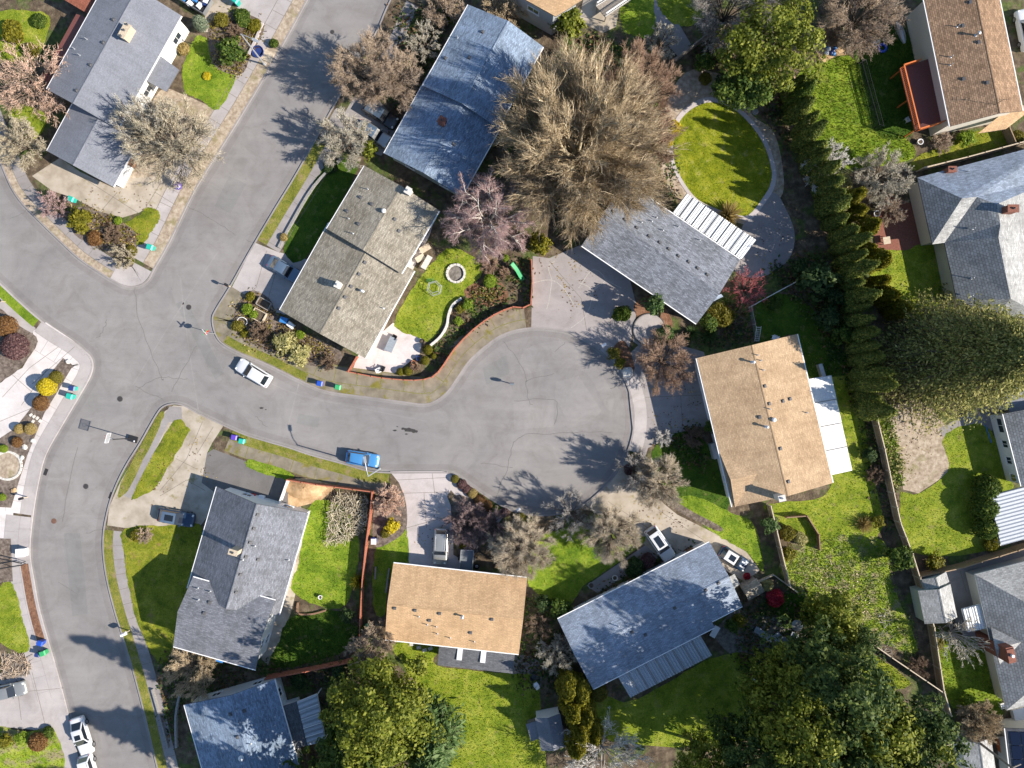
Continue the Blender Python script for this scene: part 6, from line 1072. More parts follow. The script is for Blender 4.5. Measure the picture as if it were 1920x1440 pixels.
def ball(seed, rx, ry, rz, n, size, lumps=14, lump=.28, zoff=None, inner=.35, jit=.7):
    r = np.random.default_rng(seed); d = unit(r.normal(0, 1, (n, 3))); d[:, 2] = np.where(d[:, 2] < -.3, -d[:, 2], d[:, 2]); L = unit(r.normal(0, 1, (lumps, 3))); L[:, 2] = abs(L[:, 2])*.8; L = unit(L); m = (d@L.T).max(1); rad = 1-lump+lump*np.clip((m-.6)/.4, 0, 1)**.7; rad = rad*(1-inner*r.random(n)**2.2); P = d*rad[:, None]*np.array([rx, ry, rz]); P[:, 2] += rz*.75 if zoff is None else zoff; P[:, 2] = np.maximum(P[:, 2], .04)
    return leafquads(P, d+r.normal(0, jit, d.shape), size, r)
def clumpy(seed, rx, ry, h, nc, nl, cs, size, z0=.25, top=.9, jit=.8):
    """broadleaf crown: nc clumps spread through an uneven ellipsoid, nl leaves each"""
    r = np.random.default_rng(seed); d = unit(r.normal(0, 1, (nc, 3))); rr = (.35+.65*r.random(nc)**.5)*(1+.18*r.normal(0, 1, nc)); c = d*rr[:, None]*np.array([rx, ry, h*(1-z0)/2]); c[:, 2] += h*(z0+(1-z0)/2); q = unit(r.normal(0, 1, (nc*nl, 3))); cz = cs*(.6+.8*r.random(nc)); P = np.repeat(c, nl, 0)+q*(np.repeat(cz, nl)*(.55+.45*r.random(nc*nl)))[:, None]*np.array([1, 1, .7])
    N = q*.7+np.repeat(d, nl, 0)*.4+np.array([0, 0, .5])+r.normal(0, jit, q.shape)*.6; V, F = leafquads(P, N, size, r); return V, F, c
def conifer(seed, h, Rb, nb, per, size, droop=.15, pw=.8, z0=.08, up=.0, aspect=2.4, wid=.22):
    """whorled evergreen: nb branches carry per sprays of foliage"""
    r = np.random.default_rng(seed); u = r.random(nb)**.8; z = h*(z0+(1-z0)*u*.97); L = Rb*(1-u)**pw*(.72+.5*r.random(nb))+.12; a = np.arange(nb)*2.39996+r.normal(0, .3, nb); o = np.stack([np.cos(a), np.sin(a), np.zeros(nb)], 1); t = np.tile((np.arange(per)+.5)/per, (nb, 1))+r.normal(0, .03, (nb, per)); t = np.clip(t, .05, 1.05)
    P = o[:, None]*(t*L[:, None])[..., None]; P[..., 2] += z[:, None]+up*L[:, None]*t-droop*L[:, None]*t**2; side = np.stack([-o[:, 1], o[:, 0], np.zeros(nb)], 1); w_ = r.normal(0, wid, (nb, per))*L[:, None]*(.25+.75*(1-t)); P += side[:, None]*w_[..., None]; P[..., 2] += r.normal(0, .08, (nb, per))
    P = P.reshape(-1, 3); Nn = np.repeat(o, per, 0)*.35+np.array([0, 0, .9])+r.normal(0, .5, P.shape); A = np.repeat(o, per, 0)*.8+np.repeat(side, per, 0)*np.sign(w_.reshape(-1, 1))*.6; N = unit(Nn); A = unit(A-N*(A*N).sum(1, keepdims=True)+r.normal(0, .2, A.shape)); B = np.cross(N, A); s = (size*(.55+.9*r.random(len(P))))[:, None]
    V = np.stack([P-A*s*.5*aspect, P-B*s*.5, P+A*s*.5*aspect, P+B*s*.5], 1); st = np.zeros((nb, 3)); st[:, 2] = z; en = o*(L*.95)[:, None]; en[:, 2] += z+up*L-droop*L*.9
    return V.reshape(-1, 3), np.arange(4*len(P)).reshape(-1, 4), (st, en, np.full(nb, .03)+L*.008, np.full(nb, .012))
def column(seed, h, R_, n, size, lumps=26):
    r = np.random.default_rng(seed); u = r.random(n)**.85; a = r.random(n)*6.283; prof = np.sin(np.pi*np.clip(u*.92+.08, 0, 1))**.55*(1-.25*u); la = r.random(lumps)*6.283; lu = r.random(lumps); da = np.abs((a[:, None]-la+math.pi) % (2*math.pi)-math.pi); m = np.exp(-(da/.45)**2-((u[:, None]-lu)/.13)**2).max(1); rad = R_*prof*(.72+.4*m)*(1-.3*r.random(n)**2); P = np.stack([rad*np.cos(a), rad*np.sin(a), u*h*(1+.04*r.normal(0, 1, n))+.15*m], 1)
    N = np.stack([np.cos(a), np.sin(a), .35+np.zeros(n)], 1)+r.normal(0, .5, (n, 3)); N = unit(N); A = np.array([[0, 0, 1.]])+r.normal(0, .35, (n, 3)); A = unit(A-N*(A*N).sum(1, keepdims=True)); B = np.cross(N, A); s = (size*(.6+.8*r.random(n)))[:, None]; V = np.stack([P-A*s, P-B*s*.45, P+A*s, P+B*s*.45], 1); return V.reshape(-1, 3), np.arange(4*n).reshape(-1, 4)
def trunk_mb(h, r, lean=None, limbs=None):
    mb = MB(); V, F = tubes(np.array([[0, 0, 0.]]), np.array([[0, 0, h]]), np.array([r]), np.array([r*.3]), 9); mb.arr(V, F)
    if limbs is not None: V, F = tubes(*limbs, n=4); mb.arr(V, F)
    return mb
def plant(name, label, cat_, px, zc, leaf, lm, th=0, tr=.1, limbs=None, rz=0, group=None, sc=1.0, trm='trunk', crown='crown'):
    p = G(px, zc); t = thing(name, label, cat_, (p.x, p.y, .1), 0, group); ORG[t.name] = Vector()
    if th: trunk_mb(th, tr, None, limbs).build('trunk', trm, t)
    MB().arr(*leaf[:2]).build(crown, lm, t); t.rotation_euler = (0, 0, rz); t.scale = (sc, sc, sc); return t
PXM = 1/S
# ------------------------------------------------------------------ bare trees
build_bare('bare_tree', 'huge spreading bare tree with olive brown twigs in the middle of the upper gardens', 'tree', (1092, 262), 9.0, bare_tree(1, 13.5, 9.9, .12, 64, 18, 12, 5, .0115, .25, tr=.6, l2=.31, l3=.2, l4=.13, fan=(.8, .62, .42), out=.86), 'twig_olive', 'limb_tan')
build_bare('bare_tree', 'reddish brown bare tree merging with the right flank of the huge bare tree', 'tree', (1196, 165), 6, bare_tree(2, 9, 5.2, .12, 21, 14, 13, 8, 0.0123, .3), 'twig_redbrown')
build_bare('bare_tree', 'fine reddish bare shrub tree between the huge tree and the oval lawn', 'tree', (1222, 250), 5, bare_tree(3, 7, 3.6, .12, 18, 12, 13, 8, 0.0115, .3), 'twig_redbrown')
build_bare('bare_tree', 'two-lobed round tan bare tree beside the top street', 'tree', (684, 128), 5.5, bare_tree(4, 8, 4.1, .2, 21, 12, 13, 9, 0.0131, .2), 'twig_tan')
build_bare('bare_tree', 'darker tan bare tree touching the two-lobed street tree', 'tree', (735, 145), 5, bare_tree(5, 7, 3.4, .2, 18, 12, 12, 9, 0.0123, .2), 'twig_tan')
build_bare('bare_tree', 'small pale grey bare tree between the driveway and the street', 'tree', (642, 258), 4.5, bare_tree(6, 6, 3.1, .2, 18, 11, 11, 8, 0.0139, .2), 'twig_pale')
build_bare('bare_tree', 'pale thin bare tree in shade above the two-lobed tan tree', 'tree', (793, 75), 3.5, bare_tree(7, 5, 2.2, .2, 13, 9, 10, 7, 0.0131, .2), 'twig_pale')
build_bare('bare_tree', 'wide lichen white bare tree overhanging the corner house driveway', 'tree', (318, 262), 5, bare_tree(8, 7.5, 5.2, .15, 20, 11, 9, 5, 0.0172, .15), 'twig_cream')
build_bare('bare_tree', 'smaller lichen white bare tree beside the corner house garage wall', 'tree', (268, 235), 5, bare_tree(9, 7.5, 3.8, .15, 20, 11, 9, 5, 0.0156, .15), 'twig_pale')
build_bare('bare_tree', 'coral pink bare tree at the left edge behind the corner house', 'tree', (38, 140), 5, bare_tree(10, 7, 4.6, .15, 24, 9, 6, 3, .019, .1), 'twig_coral')
build_bare('bare_tree', 'olive tinged bare shrub at the left edge below the coral tree', 'tree', (30, 265), 3, bare_tree(11, 4.5, 3.0, .12, 20, 11, 9, 5, 0.0164, .1), 'twig_cream')
build_bare('bare_tree', 'weeping pinkish purple birch with white limbs by the beige house', 'tree', (915, 402), 7, bare_tree(12, 10, 4.6, .25, 21, 13, 15, 10, 0.0115, -.1, .55, tr=.28), 'twig_pink', 'trunk_pale')
build_bare('bare_tree', 'dense cream bare tree on the lawn above the orange tan house corner', 'tree', (978, 1028), 4.5, bare_tree(13, 6.5, 3.7, .2, 34, 12, 10, 9, .009, .2, out=.85, l2=.3, l3=.2, l4=.13, fan=(.5, .85, .6)), 'twig_ivory')
build_bare('bare_tree', 'airy cream bare tree on the front lawn of the conifer-shaded house', 'tree', (1148, 1003), 4.5, bare_tree(14, 6.5, 3.5, .2, 34, 12, 10, 9, .009, .2, out=.85, l2=.3, l3=.2, l4=.13, fan=(.5, .85, .6)), 'twig_ivory')
build_bare('bare_tree', 'grey cream bare tree beside the beige driveway at the court rim', 'tree', (1236, 906), 4, bare_tree(15, 6, 3.1, .2, 34, 12, 10, 9, .009, .2, out=.85, l2=.3, l3=.2, l4=.13, fan=(.5, .85, .6)), 'twig_ivory')
build_bare('bare_tree', 'reddish brown bare tree over the tan house driveway', 'tree', (1249, 676), 4, bare_tree(16, 6, 3.5, .15, 21, 11, 10, 7, 0.0139, .15), 'twig_redbrown')
build_bare('bare_tree', 'dim olive bare tree between two shaded houses at the lower left', 'tree', (358, 1262), 4, bare_tree(17, 5.5, 3.0, .15, 18, 11, 11, 8, 0.0131, .2), 'twig_olive')
build_bare('bare_tree', 'tan bare tree at the end of the red fence below the orange tan house', 'tree', (696, 1216), 3.5, bare_tree(18, 5, 2.8, .15, 18, 11, 11, 8, 0.0131, .2), 'twig_tan')
build_bare('bare_tree', 'stark white-grey branched tree at the bottom edge', 'tree', (1135, 1425), 4, bare_tree(19, 6.5, 5.0, .12, 16, 9, 7, 3, .024, .1, tr=.16), 'twig_white', 'trunk_pale')
build_bare('bare_tree', 'grey tree with long bare fanned branches beside the large pale shed', 'tree', (1806, 1198), 3, bare_tree(20, 5, 2.9, .1, 20, 6, 4, 2, .022, .25, tr=.14), 'twig_pale', 'trunk_pale')
build_bare('bare_tree', 'scrubby brown bare tree at the top edge above the brown house yard', 'tree', (1622, 22), 4, bare_tree(21, 6, 4.6, .12, 24, 12, 11, 8, 0.0148, .2), 'twig_tan')
build_bare('bare_tree', 'grey bare tree at the top edge behind the yellow-green tree', 'tree', (1375, 8), 5, bare_tree(22, 7.5, 5.0, .15, 21, 11, 11, 7, 0.0148, .2), 'twig_grey')
build_bare('bare_tree', 'purple brown bare shrub beside the silver suv', 'shrub', (880, 985), 2.2, bare_tree(23, 3.4, 2.7, .08, 24, 10, 10, 8, 0.0123, .2), 'twig_purple')
build_bare('bare_tree', 'spindly grey purple bare shrub next to the dense cream tree', 'shrub', (925, 985), 2.2, bare_tree(24, 3.2, 2.2, .1, 16, 8, 9, 6, 0.0115, .2), 'twig_purple')
build_bare('bare_tree', 'sparse dark bare street tree on the lower court rim', 'tree', (1075, 968), 4, bare_tree(25, 5.5, 3.0, .2, 13, 8, 8, 6, 0.0131, .2), 'twig_grey')
build_bare('bare_tree', 'dark thin bare tree on the right rim of the court', 'tree', (1195, 885), 3.5, bare_tree(26, 5.5, 2.6, .2, 13, 8, 9, 7, 0.0131, .2), 'twig_grey')
build_bare('bare_tree', 'white-grey bare tree beside the tufted lawn and hedge', 'tree', (1553, 308), 3.5, bare_tree(27, 5.5, 2.7, .12, 16, 9, 9, 6, 0.0180, .1), 'twig_white', 'trunk_pale')
build_bare('bare_tree', 'wide grey bare scrub tree between the tufted lawn and the brick patio', 'tree', (1660, 330), 3, bare_tree(28, 4.5, 3.2, .1, 21, 9, 10, 7, 0.0148, .15), 'twig_pale')
build_bare('bare_tree', 'brown thin bare shrub overhanging the brick patio', 'shrub', (1672, 392), 2, bare_tree(29, 3, 1.9, .1, 16, 8, 8, 6, 0.0115, .15), 'twig_tan')
build_bare('bare_tree', 'brown round bushy bare tree at the lower right edge', 'tree', (1838, 1356), 2.5, bare_tree(30, 4, 2.3, .1, 24, 12, 11, 9, 0.0131, .2), 'twig_olive')
build_bare('bare_tree', 'pale bare shrub against the shaded end of the conifer-shaded house', 'shrub', (1046, 1230), 2.5, bare_tree(31, 4, 2.2, .1, 18, 9, 9, 6, 0.0164, .15), 'twig_pale')
build_bare('bare_tree', 'small pale bare tree at the top of the huge tree beside the path', 'tree', (1240, 78), 3, bare_tree(32, 5, 2.0, .15, 14, 9, 9, 7, 0.0148, .15), 'twig_pale')
build_bare('bare_tree', 'tan bare shrub beside the roof corner below the huge tree', 'shrub', (1214, 332), 2, bare_tree(33, 3, 2.1, .08, 18, 9, 10, 7, 0.0123, .15), 'twig_olive')
build_bare('bare_tree', 'bright red twigged shrub at the corner of the grey shingled house', 'shrub', (1404, 540), 2.5, bare_tree(34, 4, 2.4, .08, 22, 7, 5, 3, 0.0131, .15), 'twig_red')
build_bare('bare_tree', 'brown bare shrub at the top edge beside the long blue-grey house', 'shrub', (830, 12), 2.5, bare_tree(35, 4, 2.4, .1, 18, 10, 10, 7, 0.0139, .15), 'twig_tan')
build_bare('bare_tree', 'dim brown bare shrub at the top behind the long blue-grey house', 'shrub', (945, 18), 2.5, bare_tree(36, 4, 2.6, .1, 18, 10, 10, 7, 0.0139, .15), 'twig_olive')
build_bare('bare_tree', 'small whitish bare shrub at the corner house hedge', 'shrub', (100, 385), 1.5, bare_tree(37, 2.6, 1.8, .1, 13, 8, 8, 5, 0.0148, .1), 'twig_pink')
build_bare('bare_tree', 'pale twiggy shrub at the tip of the pointed corner bed', 'shrub', (228, 480), 1.2, bare_tree(38, 2, 1.5, .1, 16, 8, 8, 6, 0.0131, .1), 'twig_cream')
build_bare('bare_tree', 'thin brown bare shrub in the dark yard beside the orange tan house', 'shrub', (1012, 1172), 1.5, bare_tree(39, 3, 1.7, .1, 13, 8, 7, 5, 0.0115, .1), 'twig_brown')
build_bare('bare_tree', 'dark bare trellis vine inside the shaded mid garden', 'shrub', (1010, 480), 2, bare_tree(40, 3, 1.6, .1, 13, 8, 8, 6, 0.0148, .1), 'twig_cream') if False else None
# ------------------------------------------------------------------ evergreen trees
v = conifer(50, 20, 8.5, 1500, 48, .155, .2, .5, .06, aspect=2.4); plant('conifer_tree', 'very large yellow-green deodar tree leaning over the hip-roofed house', 'tree', (1795, 672), 6.5, v, 'leaf_deodar', 19, .45, v[2])
v = clumpy(51, 5.2, 5.0, 12, 120, 90, 1.05, .22); plant('evergreen_tree', 'broad yellow-green leafy tree beside the sandy patch at the top', 'tree', (1448, 85), 7, v, 'leaf_yellowgreen', 8, .3)
v = clumpy(52, 3.2, 3.2, 8, 60, 80, .9, .22); plant('evergreen_tree', 'darker leafy tree on the lower flank of the yellow-green one', 'tree', (1395, 160), 5, v, 'leaf_green', 5, .22)
v = clumpy(53, 5.6, 5.8, 17, 190, 90, 1.05, .24, .15); plant('evergreen_tree', 'large yellow-green tree at the bottom between the blue-shaded house and the lawn', 'tree', (718, 1342), 10, v, 'leaf_yellowgreen', 13, .4)
v = clumpy(54, 3.2, 3.5, 13, 80, 80, .95, .24, .15); plant('evergreen_tree', 'darker tree at the lower left flank of the large yellow-green tree', 'tree', (655, 1405), 8, v, 'leaf_green', 10, .3)
v = conifer(55, 13, 4.4, 320, 26, .26, .12, .7, .06, aspect=3.2); plant('conifer_tree', 'light green feathery conifer at the bottom edge beside the sunny lawn', 'tree', (806, 1400), 6, v, 'leaf_feather', 12, .3, v[2])
DK = [((1400, 1412), 3.9, 17, 0), ((1475, 1335), 4.2, 19, 1), ((1545, 1262), 4.8, 20, 2), ((1612, 1340), 4.5, 18, 1), ((1690, 1370), 4.6, 17, 0), ((1530, 1408), 4.9, 22, 2), ((1472, 1262), 2.7, 16, 1), ((1620, 1430), 5.0, 18, 0), ((1325, 1445), 3.2, 15, 1), ((1590, 1195), 2.4, 10, 2)]
DL = ['at the bottom beside the dark lawn', 'in the middle of the dark grove', 'tallest above the slanting fence', 'on the right side of the dark grove', 'at the right end of the dark grove by the plank fence', 'at the bottom in the middle of the dark grove', 'at the top of the dark grove beside the outdoor sofa', 'at the bottom right of the dark grove', 'at the bottom left of the dark grove behind the stark white-grey tree', 'small at the upper tip of the dark grove near the overgrown lot']
DM = [clumpy(60+k, 1, 1, 3.2, 150, 85, .23, .052, .1) for k in range(3)]; dobj = []
for (px, R_, h_, k), lb in zip(DK, DL):
    if len(dobj) < 3:
        V = DM[len(dobj)][0]; t = plant('evergreen_tree', 'dark leafy evergreen '+lb, 'tree', px, h_*.5, (V, DM[len(dobj)][1]), ['leaf_forest', 'leaf_yellowgreen', 'leaf_forest'][len(dobj)], 2.4, .07, None, 0, 'evergreens of the dark grove'); dobj.append(t)
    else: p = G(px, h_*.5); t = dup(dobj[k], (p.x, p.y, .1), random.uniform(0, 6), 'dark leafy evergreen '+lb)
    t.scale = (R_, R_, h_/3.2)
v = clumpy(66, 2.7, 2.7, 9, 70, 80, .85, .2, .12); plant('evergreen_tree', 'yellow-green leafy tree at the lower edge of the overgrown lot', 'tree', (1562, 1152), 4.5, v, 'leaf_yellowgreen', 7, .22)
for k, (px, h_, r_, lb) in enumerate((((1064, 1286), 7.5, 1.55, 'topmost column'), ((1086, 1294), 7.0, 1.5, 'column touching the house eaves side'), ((1072, 1322), 8.0, 1.7, 'tallest column in the middle'), ((1098, 1334), 7.0, 1.5, 'outer column on the lawn side'), ((1088, 1362), 7.5, 1.7, 'lower column beside the shed'), ((1112, 1368), 6.5, 1.4, 'lowest column on the lawn side'), ((1080, 1395), 6.5, 1.5, 'last column behind the stark white-grey tree'))):
    v = column(70+k, h_, r_, 5200, .16, 34); plant('arborvitae_tree', 'gold-green arborvitae, '+lb+' of the clump by the garden shed', 'tree', px, h_*.55, v, 'leaf_gold', h_*.7, .12, group='arborvitae clump by the garden shed')
# arborvitae hedge row
HR = smooth_poly([(1468, 185), (1480, 235), (1500, 300), (1520, 350), (1545, 420), (1560, 480), (1572, 540), (1580, 600), (1590, 660), (1598, 720), (1606, 768)], False, 8); hp = [G(p) for p in HR]; acc = 0; spots = [hp[0]]
for p in hp[1:]:
    if (p-spots[-1]).length > 1.3: spots.append(p)
AV = [column(90+k, 7.5, 1.25, 5200, .13, 18) for k in range(3)]; protos = []
for i, p in enumerate(spots):
    lab = 'narrow arborvitae in the long leaning hedge row between the oval lawn and the right gardens'
    if i < 3:
        t = thing('arborvitae_tree', lab, 'tree', (p.x, p.y, .1), 0, 'arborvitae hedge row'); ORG[t.name] = Vector(); trunk_mb(5, .1).build('trunk', 'trunk', t); MB().arr(*AV[i]).build('crown', 'leaf_arbor' if i != 1 else 'leaf_green', t); protos.append(t)
    else: t = dup(protos[0 if i % 3 else 2], (p.x+random.uniform(-.2, .2), p.y+random.uniform(-.2, .2), .1), random.uniform(0, 6))
    s_ = random.uniform(.82, 1.2); t.scale = (s_, s_*random.uniform(.9, 1.15), s_*random.uniform(.78, 1.2))
H2 = smooth_poly([(1580, 380), (1600, 440), (1622, 500), (1645, 560), (1668, 600)], False, 6); hp = [G(p) for p in H2]; spots = [hp[0]]
for p in hp[1:]:
    if (p-spots[-1]).length > 1.8: spots.append(p)
for i, p in enumerate(spots):
    lab = 'sunlit golden conifer in the second row beside the shaded arborvitae hedge'
    if i == 0: t = thing('golden_conifer', lab, 'tree', (p.x, p.y, .1), 0, 'golden conifers along the hedge'); ORG[t.name] = Vector(); trunk_mb(3, .1).build('trunk', 'trunk', t); MB().arr(*column(99, 5.2, 1.5, 3200, .17, 20)).build('crown', 'leaf_gold', t); g0 = t
    else: t = dup(g0, (p.x+random.uniform(-.3, .3), p.y+random.uniform(-.3, .3), .1), random.uniform(0, 6)); s_ = random.uniform(.75, 1.1); t.scale = (s_, s_, s_)
# trees standing just outside the picture whose shadows fall into it
OUT = [((712, 1362), 5.4, 28, 'towering inside the yellow-green cluster at the bottom'), ((700, 1490), 6.4, 27, 'beyond the bottom edge behind the blue-shaded house'), ((600, 1470), 5.5, 22, 'just below the bottom edge behind the patio cover'), ((560, 1580), 5.0, 24, 'far below the shaded street corner house')]
oc = conifer(120, 16, 4.0, 330, 24, .22, .15, .75, .05, aspect=2.6); o0 = None
for px, R_, h_, lb in OUT:
    p = G(px)
    if o0 is None: t = plant('conifer_tree', 'dark conifer '+lb, 'tree', px, 0, oc, 'leaf_green', 15, .3, oc[2], group='conifers outside the frame'); o0 = t
    else: t = dup(o0, (p.x, p.y, .1), random.uniform(0, 6), 'dark conifer '+lb)
    t.scale = (R_/4, R_/4, h_/16)
# ------------------------------------------------------------------ shrubs
SH = {}
def shrubmesh(kind):
    if kind in SH: return SH[kind]
    k = len(SH)
    if kind == 'ball': m = ball(200, 1, 1, .85, 2600, .085, 30, .08, inner=.12)
    elif kind == 'dome': m = ball(201, 1, 1, .8, 2400, .10, 16, .2)
    elif kind == 'loose': m = ball(202, 1, 1, .85, 1800, .15, 12, .4, inner=.5, jit=1)
    elif kind == 'loose2': m = ball(203, 1.1, .9, .8, 1700, .16, 9, .45, inner=.5, jit=1)
    elif kind == 'leafy': m = clumpy(204, .85, .85, 1.7, 26, 60, .3, .12)[:2]
    elif kind == 'twig':
        _, a, b = bare_tree(205, 1.6, 1.0, .06, 27, 9, 9, 6, 0.0098, .15, tr=.035); V1, F1 = tubes(*a, n=4); V2, F2 = tubes(*b, n=3); m = (np.concatenate([V1, V2]), np.concatenate([F1, F2+len(V1)]))
    elif kind == 'spiky':
        r = np.random.default_rng(206); n = 420; d = unit(r.normal(0, 1, (n, 3))); d[:, 2] = abs(d[:, 2])+.2; d = unit(d); L = .6+.5*r.random(n); s = np.cross(d, unit(r.normal(0, 1, (n, 3)))); s = unit(s)*.035; V = np.stack([-s, s, d*L[:, None]+s*.2, d*L[:, None]-s*.2], 1).reshape(-1, 3); m = (V, np.arange(4*n).reshape(-1, 4))
    SH[kind] = m; return m
SP = {}
def shrub(label, px, rpx, kind, mat, hr=1.0, name='shrub', group=None, cat_='shrub'):
    """one shrub; the first of each (kind, material) owns the mesh, later ones are copies"""
    R_ = rpx*PXM; p = G(px, R_*hr*.6+.1); key = (kind, mat)
    if key not in SP:
        t = thing(name, label, cat_, (p.x, p.y, .1), 0, group); ORG[t.name] = Vector(); MB().arr(*shrubmesh(kind)).build('foliage', mat, t); trunk_mb(.7, .05).build('stem', 'trunk', t); SP[key] = t
    else:
        t = dup(SP[key], (p.x, p.y, .1), random.uniform(0, 6), label); t['category'] = cat_; t.name = name
        if group: t['group'] = group
        elif 'group' in t: del t['group']
    t.location = (p.x, p.y, .1); t.rotation_euler = (0, 0, random.uniform(0, 6)); t.scale = (R_, R_, R_*hr); return t
